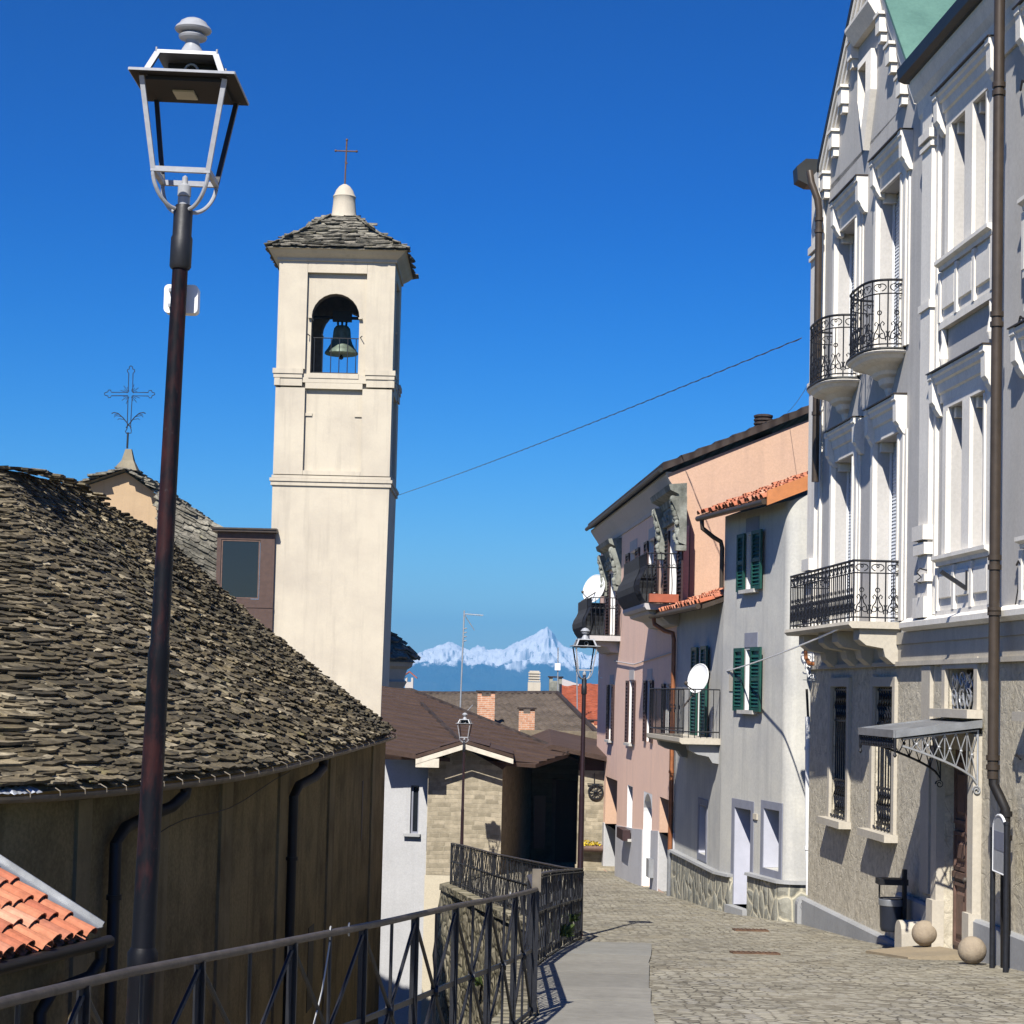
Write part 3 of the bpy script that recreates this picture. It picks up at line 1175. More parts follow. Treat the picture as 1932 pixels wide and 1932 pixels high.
for i in range(len(posts) - 1):
    y1, y0 = posts[i], posts[i + 1]
    ym = (y0 + y1) / 2
    mb = MB()
    top, bot, mid = RH - 0.03, 0.10, 0.54
    dy = V((edge(y1) - edge(y0), y1 - y0, 0)).normalized()
    for ya, ha, yb, hb in ((y0, bot, y1, top), (y0, top, y1, bot)):
        mb.tube([rail_pt(ya, ha), rail_pt(ym, mid), rail_pt(yb, hb)], 0.011, 6)
    mb.tube([rail_pt(ym, 0.02), rail_pt(ym, RH - 0.01)], 0.009, 6)
    mb.bar(rail_pt(y0, mid), rail_pt(y1, mid), 0.012, 0.03, (1, 0, 0))
    mb.bar(rail_pt(y0, bot - 0.03), rail_pt(y1, bot - 0.03), 0.012, 0.03, (1, 0, 0))
    c = rail_pt(ym, mid)
    mb.tube([c - V((0.022, 0, 0)), c + V((0.022, 0, 0))], 0.035, 10)
    mb.build('lattice_panel', 'iron', rl)
mb = MB()
for y in (9.2, 9.5, 13.9):
    c = rail_pt(y, RH)
    mb.tube([c + V((0.0, 0.03 * math.cos(a), 0.03 * math.sin(a))) for a in [k * 0.524 for k in range(13)]], 0.004, 5)
    mb.build('wire_tie', 'grey_cable', rl)
    mb = MB()
mb.tube([rail_pt(9.2, RH - 0.03), rail_pt(9.1, RH - 0.25), rail_pt(8.9, RH - 0.5), rail_pt(8.6, RH - 0.62)], 0.004, 5)
mb.build('loose_wire', 'grey_cable', rl)


def baluster_railing(y0, y1, label, cat='railing', step=0.145, sway=0.016, seed=2, end_drop=0.0):
    r = random.Random(seed)
    t = thing('baluster_railing', label, cat, rail_pt((y0 + y1) / 2))
    A, B = rail_pt(y0), rail_pt(y1)
    L = (B - A).length
    d = (B - A).normalized()
    nrm = V((d.y, -d.x, 0)).normalized()
    nb = max(2, round(L / 1.9))
    mb = MB()
    npt = 24
    at = lambda f, h: V((A.x + (B.x - A.x) * f, A.y + (B.y - A.y) * f, gz(A.y + (B.y - A.y) * f) + h))
    for k in range(npt):
        mb.bar(at(k / npt, RH - 0.012), at((k + 1) / npt, RH - 0.012), 0.055, 0.02, nrm)
    mb.build('handrail', 'iron_worn', t)
    for h, nm in ((0.56, 'middle_rail'), (0.12, 'bottom_rail')):
        mb = MB()
        for k in range(npt):
            mb.bar(at(k / npt, h), at((k + 1) / npt, h), 0.012, 0.026, nrm)
        mb.build(nm, 'iron', t)
    for k in range(nb + 1):
        mb = MB()
        mb.bar(at(k / nb, -0.2), at(k / nb, RH - 0.01), 0.045, 0.045, d)
        mb.build('post', 'iron', t)
    for k in range(nb):
        mb = MB()
        m = max(3, int(L / nb / step))
        for h in (0.58, 0.95):
            mb.bar(at((k + 0.02) / nb, h), at((k + 0.98) / nb, h), 0.04, 0.012, nrm)
        for j in range(1, m):
            f = (k + j / m) / nb
            ph = r.uniform(0, 6.28)
            pts = []
            for q in range(9):
                h = 0.04 + (RH - 0.06) * q / 8
                pts.append(at(f, h) + d * (sway * math.sin(ph + q * 1.5)) + nrm * (sway * 0.6 * math.cos(ph + q * 1.5)))
            for q in range(8):
                mb.bar(pts[q], pts[q + 1], 0.025, 0.009, d if (q + j) % 2 else (d + nrm * 0.8))
        mb.build('baluster_panel', 'iron', t)
    return t


baluster_railing(15.7, 20.6, 'short iron baluster railing between the lattice railing and the long side run', seed=5)
baluster_railing(20.62, 28.28, 'iron baluster railing along the pavement up to the outer corner', seed=6)
baluster_railing(28.36, 46.0, 'iron baluster railing running back from the outer corner toward the stone house', seed=7)

# ------------------------------------------------------------------ ground
def sheet(name, rows, mat, label=None, kind='structure', thick=None):
    """rows: list of lists of points (same count)"""
    mb = MB()
    n = len(rows[0])
    for r_ in rows:
        mb.v += [V(q) for q in r_]
    for j in range(len(rows) - 1):
        for i in range(n - 1):
            a = j * n + i
            mb.f.append((a, a + 1, a + n + 1, a + n))
    o = mb.build(name, mat)
    o['kind'] = kind
    return o


rows = []
y = -20.0
while y <= 84:
    x0 = edge(min(y, 58)) - 0.22
    if y > 58:
        x0 = edge(58) - 0.22
    row = []
    for k in range(25):
        f = k / 24
        x = x0 + (16 - x0) * f ** 1.6
        row.append((x, y, gz(y) + 0.012 * noise.noise(V((x * 0.9, y * 0.6, 0)))))
    rows.append(row)
    y += 0.5
sheet('road', rows, 'cobble')

PAVE = [(-5, 0.2), (5, 0.62), (10, 0.90), (16.4, 1.24), (21, 1.56), (26.8, 1.99)]
rows = []
y = -6.0
while y <= 26.81:
    x1 = lerp_table(PAVE, y)
    x0 = edge(y) + 0.03
    rows.append([(x0 + (x1 - x0) * f, y, gz(y) + 0.022) for f in (0, 0.25, 0.5, 0.75, 1.0)])
    y += 0.4
# slabs laid one after another with open joints
mb = MB()
rr = random.Random(4)
y = -6.0
while y < 26.7:
    L = rr.uniform(1.2, 1.9)
    y1 = min(26.8, y + L)
    if 26.8 - y1 < 0.5:
        y1 = 26.8
    g = 0.02
    n = 4
    ring_b, ring_t = [], []
    dz = rr.uniform(0, 0.006)
    for yy in [y + g + (y1 - y - 2 * g) * k / n for k in range(n)]:
        pass
    ya, yb = y + g, y1 - g
    top = [(edge(ya) + 0.05, ya), (lerp_table(PAVE, ya) + rr.uniform(-.02, .02), ya), (lerp_table(PAVE, yb) + rr.uniform(-.02, .02), yb), (edge(yb) + 0.05, yb)]
    mb.hexa([(x, q, gz(q) - 0.05) for x, q in top], [(x, q, gz(q) + 0.024 + dz) for x, q in top])
    y = y1
o = mb.build('pavement', 'slab_pave')
o['kind'] = 'structure'

# retaining wall below the railings
t = thing('retaining_wall', 'mossy rough stone retaining wall under the iron railings', 'wall', (edge(20), 20, -6))
mb = MB()
ys_ = [-20 + k * 0.6 for k in range(int(78 / 0.6) + 1)]
r2 = random.Random(8)
cols = []
for y in ys_:
    x = edge(min(y, 58)) - 0.23
    g = gz(y)
    col = []
    for k in range(13):
        f = k / 12
        z = g + 0.0 - f * (10.5 + g) if False else g - f * (11.0 + g)
        b = 0.16 * noise.noise(V((x * 1.1, y * 1.1, z * 1.3))) if 0 < k else 0.0
        col.append((x - 0.25 * f + b - (0.0 if k else -0.02), y, z))
    cols.append(col)
for j in range(len(cols) - 1):
    for i in range(12):
        mb.face([cols[j][i], cols[j + 1][i], cols[j + 1][i + 1], cols[j][i + 1]])
mb.build('masonry', 'retaining', t)
mb = MB()
r3 = random.Random(9)
for y in ys_:
    if y > 58:
        break
    mb.hexa([(edge(y) - 0.26, y + 0.01, gz(y) - 0.1), (edge(y) + 0.03, y + 0.01, gz(y) - 0.1), (edge(y + .6) + 0.03, y + .59, gz(y + .6) - 0.1), (edge(y + .6) - 0.26, y + .59, gz(y + .6) - 0.1)],
            [(edge(y) - 0.26, y + 0.01, gz(y) + 0.035), (edge(y) + 0.03, y + 0.01, gz(y) + 0.035), (edge(y + .6) + 0.03, y + .59, gz(y + .6) + 0.035), (edge(y + .6) - 0.26, y + .59, gz(y + .6) + 0.035)])
mb.build('coping', 'retaining', t)
# tufts of weed on the wall
for (px, py, Y, s) in ((1062, 1768, 24.5, 0.35), (1078, 1740, 26.2, 0.25), (905, 1860, 37, 0.4)):
    q = P(px, py, Y)
    w = thing('weed_tuft', 'green weed tuft on the retaining wall at height %d' % py, 'weed', q)
    mb = MB()
    for k in range(110):
        a, b = r3.uniform(0, 6.28), r3.uniform(0.1, 1)
        d = V((math.cos(a) * b, math.sin(a) * b * 0.6, r3.uniform(0.1, 0.9))) * s * 0.6
        e = V((r3.uniform(-1, 1), r3.uniform(-1, 1), r3.uniform(-.5, .5))).normalized() * s * 0.12
        mb.face([q + d * 0.4 - e, q + d * 0.4 + e, q + d])
    mb.build('leaves', 'moss', w)
    w['label'] = {1768: 'largest green weed tuft sprouting low from the retaining wall by the lattice railing end',
                  1740: 'small weed tuft high on the retaining wall near the outer railing corner',
                  1860: 'weed tuft on the retaining wall below the far railing run'}[py]

# lower ground in the gap and the open country beyond
rows = [[(x, y, -9.6) for x in (-40, -20, -12, -6, -2, 1.4)] for y in (-30, -10, 10, 30, 45, 62, 100)]
sheet('lower_yard', rows, 'threshold')
rows = []
for r_ in [1, 60, 90, 130, 200, 320, 600, 1200, 2500, 5000, 9000, 13000, 17000]:
    z = -11.5 if r_ < 70 else max(-150, -11.5 - (r_ - 70) * 0.28)
    row = []
    for k in range(65):
        a = 2 * math.pi * k / 64
        x, y = r_ * math.sin(a), r_ * math.cos(a)
        row.append((max(-7900, min(7900, x)), max(-55 if r_ > 60 else -40, y), z))
    rows.append(row)
MAT['fields'] = m_plain('distant_fields', (0.05, 0.075, 0.04), 0.95, 0, 0.4, 0.004)
sheet('terrain', rows, 'fields')

# ------------------------------------------------------------------ church with slab roof
SC = 0.87
EZ = -1.2
E_ = [(-13, 18.2, EZ), (-8.5, 19.3, EZ), (-5.5, 21.0, EZ), (-4.34, 24.1, EZ), (-3.62, 28.8, EZ), (-3.3, 38.6, EZ), (-3.10, 47.0, EZ), (-3.02, 51.5, EZ)]
R_ = [(-9.6, 30.4, 3.28), (-8.8, 31.0, 3.30), (-8.35, 32, 3.40), (-8.5, 34, 3.56), (-8.8, 37.5, 3.78), (-9.15, 42, 3.90), (-9.3, 48, 3.86), (-9.36, 51.5, 3.85)]


def S_church(s, t):
    a, b = catmull(E_, s), catmull(R_, s)
    q = a.lerp(b, t)
    return q + V((0, 0, -0.16 * math.sin(math.pi * t) ** 1.0 * (1 - 0.4 * t)
                  + 0.05 * noise.noise(V((q.x * 0.5, q.y * 0.5, 3)))))


church = thing('church', 'church apse with big stone slab roof and shaded brown curved wall', 'church', (-5, 30, -9.6))
mb = MB()
grid_surface(mb, S_church, 60, 16, -0.03)
roof_deck = mb
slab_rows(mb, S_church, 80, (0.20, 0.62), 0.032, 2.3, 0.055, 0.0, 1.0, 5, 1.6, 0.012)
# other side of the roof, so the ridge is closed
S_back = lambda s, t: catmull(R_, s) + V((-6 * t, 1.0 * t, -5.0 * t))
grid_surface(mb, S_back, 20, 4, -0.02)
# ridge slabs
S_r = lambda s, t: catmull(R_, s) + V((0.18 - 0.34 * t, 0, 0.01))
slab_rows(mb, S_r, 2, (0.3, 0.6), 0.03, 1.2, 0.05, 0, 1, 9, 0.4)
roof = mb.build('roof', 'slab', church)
# wall follows the eave
mb = MB()


def eave(s, off, z):
    a, b = catmull(E_, min(1, s + 0.004)), catmull(E_, max(0, s - 0.004))
    d = (a - b).normalized()
    n = V((d.y, -d.x, 0))
    if n.x < 0 and n.y > 0:
        n = -n
    q = catmull(E_, s) + n * off
    return V((q.x, q.y, z))


NW = 90


def wall_off(s):
    return -0.46 + 0.28 * max(0, (s - 0.6) / 0.4)


for k in range(NW):
    s0, s1 = k / NW, (k + 1) / NW
    for z0, z1 in ((-10, -5), (-5, -2.2), (-2.2, EZ - 0.12)):
        mb.face([eave(s0, wall_off(s0), z0), eave(s1, wall_off(s1), z0), eave(s1, wall_off(s1), z1), eave(s0, wall_off(s0), z1)])
    mb.face([eave(s0, wall_off(s0), EZ - 0.12), eave(s1, wall_off(s1), EZ - 0.12), eave(s1, 0.0, EZ - 0.03), eave(s0, 0.0, EZ - 0.03)])
e1 = eave(1, wall_off(1), 0)
mb.face([(e1.x, e1.y, -10), (-14, e1.y, -10), (-14, e1.y, 0), (-9.4, e1.y, 3.7), (e1.x, e1.y, EZ - 0.1)])
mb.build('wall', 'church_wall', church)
# shallow lesene strips
for s0, s1 in ((0.385, 0.400), (0.470, 0.488), (0.560, 0.575), (0.640, 0.652), (0.735, 0.75), (0.885, 0.905)):
    mb = MB()
    n = 4
    o0, o1 = wall_off(s0) - 0.02, wall_off(s0) + 0.045
    for k in range(n):
        a, b = s0 + (s1 - s0) * k / n, s0 + (s1 - s0) * (k + 1) / n
        mb.hexa([eave(a, o0, -10), eave(b, o0, -10), eave(b, o1, -10), eave(a, o1, -10)],
                [eave(a, o0, EZ - 0.2), eave(b, o0, EZ - 0.2), eave(b, o1, EZ - 0.2), eave(a, o1, EZ - 0.2)])
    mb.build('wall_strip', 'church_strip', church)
# small blind openings in the wall
for s0, z0, z1, w in ((0.842, -3.6, -2.2, 0.006), (0.70, -6.2, -4.6, 0.012)):
    mb = MB()
    o0, o1 = wall_off(s0) - 0.02, wall_off(s0) + 0.012
    mb.hexa([eave(s0, o0, z0), eave(s0 + w, o0, z0), eave(s0 + w, o1, z0), eave(s0, o1, z0)],
            [eave(s0, o0, z1), eave(s0 + w, o0, z1), eave(s0 + w, o1, z1), eave(s0, o1, z1)])
    mb.build('window', 'black', church)
# gutter (open half round) with brackets
mb = MB()
NG = 120
sec = [(0.075 * math.cos(a), 0.075 * math.sin(a)) for a in [math.pi + math.pi * k / 7 for k in range(8)]]
prev = None
for k in range(NG + 1):
    s = k / NG
    row = [eave(s, 0.045 + x, EZ - 0.06 + z) for x, z in sec] + [eave(s, 0.045 + x * 0.9, EZ - 0.06 + z * 0.9) for x, z in reversed(sec)]
    if prev:
        for i in range(len(row)):
            j = (i + 1) % len(row)
            mb.face([prev[i], row[i], row[j], prev[j]])
    prev = row
gut = mb.build('gutter', 'gutter', church, True)
mb = MB()
k = 0.2
while k < 0.99:
    mb.tube([eave(k, -0.04, EZ + 0.01), eave(k, 0.05, EZ + 0.02), eave(k, 0.13, EZ - 0.02), eave(k, 0.135, EZ - 0.07)], 0.008, 5)
    k += 0.021
mb.build('gutter_bracket', 'gutter', gut)
# lead flashing laid in the gutter at the near end
mb = MB()
r4 = random.Random(2)
prev = None
for k in range(70):
    s = 0.20 + 0.115 * k / 69
    a = eave(s, -0.06, EZ + 0.03 + r4.uniform(-.012, .02))
    b = eave(s, 0.03, EZ + 0.005 + r4.uniform(-.02, .02))
    c = eave(s, 0.085 + r4.uniform(-.012, .012), EZ - 0.03 + r4.uniform(-.012, .012))
    if prev:
        mb.face([prev[0], a, b, prev[1]])
        mb.face([prev[1], b, c, prev[2]])
    prev = (a, b, c)
mb.build('flashing', 'lead', gut)


# downpipes
def s_at_px(px, off):
    best, bs = 1e9, 0
    for k in range(1000):
        q = eave(0.25 + 0.75 * k / 999, off, -1.3)
        d = FW.dot(q)
        x = 966 + FPX * RC.dot(q) / d
        if abs(x - px) < best:
            best, bs = abs(x - px), 0.25 + 0.75 * k / 999
    return bs


sa = s_at_px(612, 0.05)
sb = s_at_px(556, -0.3)
pts = [eave(sa, 0.045, EZ - 0.13), eave(sa, 0.03, EZ - 0.28), eave(sa * 0.7 + sb * 0.3, -0.05, EZ - 0.42), eave(sa * 0.25 + sb * 0.75, -0.26, EZ - 0.55),
       eave(sb, -0.30, EZ - 0.72), eave(sb, -0.30, -10)]
drainpipe(pts, 0.085, church, 'black_pipe', [eave(sb, -0.30, -3.0), eave(sb, -0.30, -5.0)])
sa = s_at_px(352, 0.05)
sb = s_at_px(222, -0.3)
pts = [eave(sa, 0.045, EZ - 0.13), eave(sa, 0.03, EZ - 0.22), eave(sa * 0.85 + sb * 0.15, -0.06, EZ - 0.36), eave(sa * 0.6 + sb * 0.4, -0.26, EZ - 0.48),
       eave(sa * 0.2 + sb * 0.8, -0.3, EZ - 0.58), eave(sb, -0.30, EZ - 0.75), eave(sb, -0.30, -10)]
drainpipe(pts, 0.075, church, 'black_pipe', [eave(sb, -0.30, -2.6)])
# loose cable on the wall
mb = MB()
mb.tube([eave(s_at_px(300 + 28 * k, -0.3), -0.34, EZ - 0.75 + 0.06 * math.sin(k * 0.9) + 0.045 * k) for k in range(10)], 0.008, 5)
mb.build('wall_cable', 'black_pipe', church)

# ------------------------------------------------------------------ bell tower
# (drawn out at 52 m, then set back 1.6 times farther and larger: tower, hall and apse stand behind the church)
SC = 1.6
YT = 52.0
DT = 3.05
tx = lambda px, py: P(px, py, YT).x
tz = lambda py: P(640, py, YT).z
tower = thing('bell_tower', 'tall cream plastered bell tower with stone slab pyramid roof', 'bell tower', (P(636, 1200, YT).x, YT + 1.5, -9))
zt0, zt1, zt2, zt3 = -9.5, tz(909), tz(706), tz(490)
XL0, XR0 = tx(510, 1200), tx(715, 1350)
XL1, XR1 = tx(515, 916), tx(734, 916)
XL2, XR2 = tx(521, 720), tx(739, 720)
XL3, XR3 = tx(525, 495), tx(748, 495)
XLu, XRu = (XL1 + XL2 + XL3) / 3, (XR1 + XR2 + XR3) / 3
mb = MB()
# lower shaft, very slightly tapered at the foot
mb.hexa([(XL0, YT, zt0), (XR0 - 0.05, YT, zt0), (XR0 - 0.05, YT + DT, zt0), (XL0, YT + DT, zt0)],
        [(XLu, YT, zt1), (XRu, YT, zt1), (XRu, YT + DT, zt1), (XLu, YT + DT, zt1)])
# middle stage
mb.hexa([(XLu + .13, YT + .13, zt1), (XRu - .13, YT + .13, zt1), (XRu - .13, YT + DT - .13, zt1), (XLu + .13, YT + DT - .13, zt1)],
        [(XLu + .13, YT + .13, zt2), (XRu - .13, YT + .13, zt2), (XRu - .13, YT + DT - .13, zt2), (XLu + .13, YT + DT - .13, zt2)])
shaft = mb.build('shaft', 'tower', tower)
faces4 = [((XLu, YT), (1, 0), (0, -1), XRu - XLu), ((XRu, YT), (0, 1), (1, 0), DT),
          ((XRu, YT + DT), (-1, 0), (0, 1), XRu - XLu), ((XLu, YT + DT), (0, -1), (-1, 0), DT)]
mb = MB()
corner = [MB() for _ in range(4)]
mbl = MB()


class FacE(Fac):
    """tower side; every box is shortened a hair per side so corner pieces never share a plane"""
    k = 0

    def box(s, mb, u0, u1, o0, o1, z0, z1):
        e = 0.003 + 0.001 * s.k
        Fac.box(s, mb, u0 + e, u1 - e, o0, o1 - e * 0.5, z0 + e, z1 - e)


for kf, (C, T, N, W) in enumerate(faces4):
    f = FacE(C, T)
    f.k = kf
    f.N = V((N[0], N[1], 0))
    sw = 0.80 * W / 3.15
    # strips standing proud of the recessed fields
    za, zb_ = zt1 + 0.17, zt2 - 0.38
    f.box(mb, 0.0, sw, -0.17, 0.0, za, zb_)
    f.box(mb, W - sw, W, -0.17, 0.0, za, zb_)
    f.box(mb, sw, W - sw, -0.17, 0.0, zb_ - 0.02, zb_ + 0.14)
    f.box(mb, sw, W - sw, -0.17, 0.0, za, za + 0.12)
    f.box(mb, 0, W, -0.17, 0.0, zb_ + 0.14, zt2 - 0.003)
    for cu in (sw, W - sw - 0.2):
        f.box(mb, cu, cu + 0.2, -0.14, -0.09, za + (zb_ - za) * 0.68, za + (zb_ - za) * 0.715)
    # string courses
    f.box(mbl, -0.08, W + 0.08, -0.12, 0.075, zt1 - 0.02, zt1 + 0.07)
    f.box(mbl, -0.05, W + 0.05, -0.12, 0.045, zt1 - 0.13, zt1 - 0.022)
    f.box(mbl, -0.03, W + 0.03, -0.12, 0.028, zt1 + 0.072, zt1 + 0.15)
    for mbt, u0, u1 in ((corner[kf], -0.08, sw - 0.06), (corner[(kf + 1) % 4], W - sw + 0.06, W + 0.08)):
        f.box(mbt, u0, u1, -0.12, 0.085, zt2 - 0.02, zt2 + 0.12)
        f.box(mbt, u0 + 0.02, u1 - 0.02, -0.12, 0.06, zt2 - 0.13, zt2 - 0.022)
        f.box(mbt, u0 + 0.04, u1 - 0.02, -0.12, 0.03, zt2 - 0.34, zt2 - 0.132)
mb.build('raised_panel_frame', 'tower', tower)
for mbt in corner:
    mbt.build('upper_string_course', 'tower', tower)
mbl.build('lower_string_course', 'tower', tower)
# belfry: four arched walls
mb = MB()
mli = MB()
zsill = zt2 + 0.02
for kf, (C, T, N, W) in enumerate(faces4):
    f = FacE(C, T)
    f.k = kf
    f.N = V((N[0], N[1], 0))
    aw = 1.30 * W / 3.15
    c = W / 2 - 0.02
    u0, u1 = c - aw / 2, c + aw / 2
    zs = zsill + (zt3 - zsill) * 0.50
    top = zt3 + 0.02
    dep = 0.50
    for o in (0.0,):
        pass
    n = 12
    arc = [(c - aw / 2 * math.cos(math.pi * k / n), zs + aw / 2 * math.sin(math.pi * k / n)) for k in range(n + 1)]
    for o in (-0.13, -dep):
        mb_ = mb
        mb = mb_ if o > -0.3 else mli
        mb.face([f.pt(0.14, o, zt2), f.pt(u0, o, zt2), f.pt(u0, o, zs), f.pt(0.14, o, zs)])
        mb.face([f.pt(u1, o, zt2), f.pt(W - 0.14, o, zt2), f.pt(W - 0.14, o, zs), f.pt(u1, o, zs)])
        mb.face([f.pt(0.14, o, zs), f.pt(u0, o, zs), f.pt(u0, o, top), f.pt(0.14, o, top)])
        mb.face([f.pt(u1, o, zs), f.pt(W - 0.14, o, zs), f.pt(W - 0.14, o, top), f.pt(u1, o, top)])
        for k in range(n):
            (a0, b0), (a1, b1) = arc[k], arc[k + 1]
            mb.face([f.pt(a0, o, b0), f.pt(a1, o, b1), f.pt(a1, o, top), f.pt(a0, o, top)])
        mb = mb_
    for a, b in (((u0, zt2), (u0, zs)), ((u1, zs), (u1, zt2))):
        mb.face([f.pt(a[0], -0.13, a[1]), f.pt(b[0], -0.13, b[1]), f.pt(b[0], -0.2, b[1]), f.pt(a[0], -0.2, a[1])])
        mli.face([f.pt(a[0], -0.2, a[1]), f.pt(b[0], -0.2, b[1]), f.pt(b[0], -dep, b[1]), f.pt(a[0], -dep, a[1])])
    for k in range(n):
        (a0, b0), (a1, b1) = arc[k], arc[k + 1]
        mb.face([f.pt(a0, -0.13, b0), f.pt(a1, -0.13, b1), f.pt(a1, -0.2, b1), f.pt(a0, -0.2, b0)])
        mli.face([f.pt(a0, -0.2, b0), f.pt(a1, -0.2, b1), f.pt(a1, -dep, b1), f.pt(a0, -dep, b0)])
    # raised strips and head round the arch field
    sw = 0.80 * W / 3.15
    zh = zt3 - 0.36
    f.box(mb, 0.0, sw - 0.02, -0.17, 0.0, zt2 + 0.12, zt3)
    f.box(mb, W - sw + 0.04, W, -0.17, 0.0, zt2 + 0.12, zt3)
    f.box(mb, sw - 0.02, W - sw + 0.04, -0.17, 0.0, zh, zt3)
    # little impost ledges and sill
    f.box(mb, u0 - 0.08, u0 + 0.02, -dep, -0.03, zs - 0.05, zs)
    f.box(mb, u1 - 0.02, u1 + 0.08, -dep, -0.03, zs - 0.05, zs)
    f.box(mb, u0 - 0.03, u1 + 0.03, -dep, 0.02, zt2 - 0.12, zt2 + 0.02)
mb.face([(XLu + .13, YT + .13, zt2 + .004), (XRu - .13, YT + .13, zt2 + .004), (XRu - .13, YT + DT - .13, zt2 + .004), (XLu + .13, YT + DT - .13, zt2 + .004)])
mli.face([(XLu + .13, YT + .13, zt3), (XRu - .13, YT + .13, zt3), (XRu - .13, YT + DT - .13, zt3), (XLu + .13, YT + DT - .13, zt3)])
bf = mb.build('belfry', 'tower', tower)
mli.build('belfry_shaded_inside', 'lining', bf)  # inner wall faces and ceiling, coloured dark to stand for shade
# coved cornice
mb = MB()
cx, cy = (XLu + XRu) / 2, YT + DT / 2
hx, hy = (XRu - XLu) / 2, DT / 2
prof = [(0.0, zt3 - 0.06), (0.05, zt3 - 0.05), (0.05, zt3 + 0.02), (0.10, zt3 + 0.06), (0.18, zt3 + 0.12), (0.26, zt3 + 0.20), (0.30, zt3 + 0.24), (-0.2, zt3 + 0.24)]
for i in range(len(prof) - 1):
    (o0, z0), (o1, z1) = prof[i], prof[i + 1]
    r0 = [(cx - hx - o0, cy - hy - o0, z0), (cx + hx + o0, cy - hy - o0, z0), (cx + hx + o0, cy + hy + o0, z0), (cx - hx - o0, cy + hy + o0, z0)]
    r1 = [(cx - hx - o1, cy - hy - o1, z1), (cx + hx + o1, cy - hy - o1, z1), (cx + hx + o1, cy + hy + o1, z1), (cx - hx - o1, cy + hy + o1, z1)]
    for k in range(4):
        j = (k + 1) % 4
        mb.face([r0[k], r0[j], r1[j], r1[k]])
mb.build('cornice', 'tower', tower)
# slab roof, concave pyramid
mb = MB()
ze = zt3 + 0.24
zp = P(655, 415, YT + DT / 2).z
ov = 0.33
top_r = 0.30
cs = [(-1, -1), (1, -1), (1, 1), (-1, 1)]
ecx = lambda k: V((cx + cs[k % 4][0] * (hx + ov), cy + cs[k % 4][1] * (hy + ov), ze))
tcx = lambda k: V((cx + cs[k % 4][0] * top_r, cy + cs[k % 4][1] * top_r, zp + 0.02))
for k in range(4):
    def S_t(s, t, k=k):
        a = ecx(k).lerp(ecx(k + 1), s)
        b = tcx(k).lerp(tcx(k + 1), s)
        q = a.lerp(b, t)
        q.z = a.z + (b.z - a.z) * (0.72 * t + 0.28 * t * t)
        return q
    grid_surface(mb, S_t, 4, 8, -0.02)
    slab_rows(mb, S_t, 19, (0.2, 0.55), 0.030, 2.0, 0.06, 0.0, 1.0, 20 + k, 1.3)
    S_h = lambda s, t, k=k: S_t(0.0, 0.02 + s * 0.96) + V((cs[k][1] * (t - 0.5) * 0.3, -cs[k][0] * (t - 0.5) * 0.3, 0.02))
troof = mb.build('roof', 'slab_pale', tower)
mb = MB()
pc = (cx, cy, 0)
mb.lathe([(0.40, zp - 0.05), (0.37, zp + 0.03), (0.335, zp + 0.2), (0.31, zp + 0.45), (0.305, zp + 0.60), (0.325, zp + 0.63), (0.28, zp + 0.70),
          (0.235, zp + 0.82), (0.15, zp + 0.93), (0.06, zp + 0.99), (0.0, zp + 1.0)], pc, 20)
mb.build('pinnacle', 'tower', tower, True)
mb = MB()
zc0 = zp + 0.97
zc1 = P(655, 264, cy).z
mb.tube([(cx, cy, zc0), (cx + 0.02, cy, zc1)], 0.022, 8)
za = P(655, 285, cy).z
mb.tube([(cx - 0.27, cy, za), (cx + 0.29, cy, za - 0.005)], 0.020, 8)
for q in ((cx - 0.28, cy, za), (cx + 0.30, cy, za - 0.005), (cx + 0.02, cy, zc1)):
    mb.sphere(q, 0.036, 8, 6)
mb.tube([(cx + 0.0, cy, za - 0.30), (cx + 0.035, cy, za - 0.36)], 0.03, 8)
mb.build('cross', 'rust', tower, True)
# iron guard in the belfry opening
mb = MB()
f = Fac((XLu, YT), (1, 0))
f.N = V((0, -1, 0))
for k in range(6):
    u = XRu - XLu
    uu = u / 2 - 0.02 - 0.56 + k * 1.12 / 5
    mb.tube([f.pt(uu, -0.3, zt2), f.pt(uu, -0.3, zt2 + 1.02)], 0.012, 6)
c = (XRu - XLu) / 2 - 0.02
mb.tube([f.pt(c - 0.72, 0.03, zt2 + 1.06), f.pt(c - 0.62, -0.3, zt2 + 1.02), f.pt(c + 0.62, -0.3, zt2 + 1.02), f.pt(c + 0.74, 0.04, zt2 + 1.03)], 0.014, 6)
mb.tube([f.pt(c - 0.64, -0.3, zt2 + 0.08), f.pt(c + 0.64, -0.3, zt2 + 0.08)], 0.012, 6)
mb.build('belfry_guard', 'iron', tower)

bell = thing('bell', 'green bronze bell hanging inside the arched tower opening', 'bell', P(644, 640, cy))
q = P(644, 668, cy)
mb = MB()
z0 = q.z
mb.lathe([(0.43, z0 - 0.02), (0.46, z0), (0.455, z0 + 0.04), (0.38, z0 + 0.14), (0.30, z0 + 0.28), (0.255, z0 + 0.42), (0.24, z0 + 0.60), (0.225, z0 + 0.70),
          (0.17, z0 + 0.77), (0.10, z0 + 0.79), (0.0, z0 + 0.80)], (q.x, q.y, 0), 28)
mb.build('bell_body', 'bronze', bell, True)
mb = MB()
mb.tube([(q.x, q.y, z0 + 0.5), (q.x, q.y, z0 - 0.08)], 0.025, 8)
mb.sphere((q.x, q.y, z0 - 0.10), 0.06, 10, 8)
mb.build('clapper', 'black', bell)
mb = MB()
for dx in (-0.11, 0.0, 0.11):
    mb.tube([(q.x + dx, q.y, z0 + 0.76), (q.x + dx * 1.1, q.y, z0 + 0.92)], 0.03, 8)
mb.box(q.x - 0.26, q.x + 0.26, q.y - 0.09, q.y + 0.09, z0 + 0.9, z0 + 1.18)
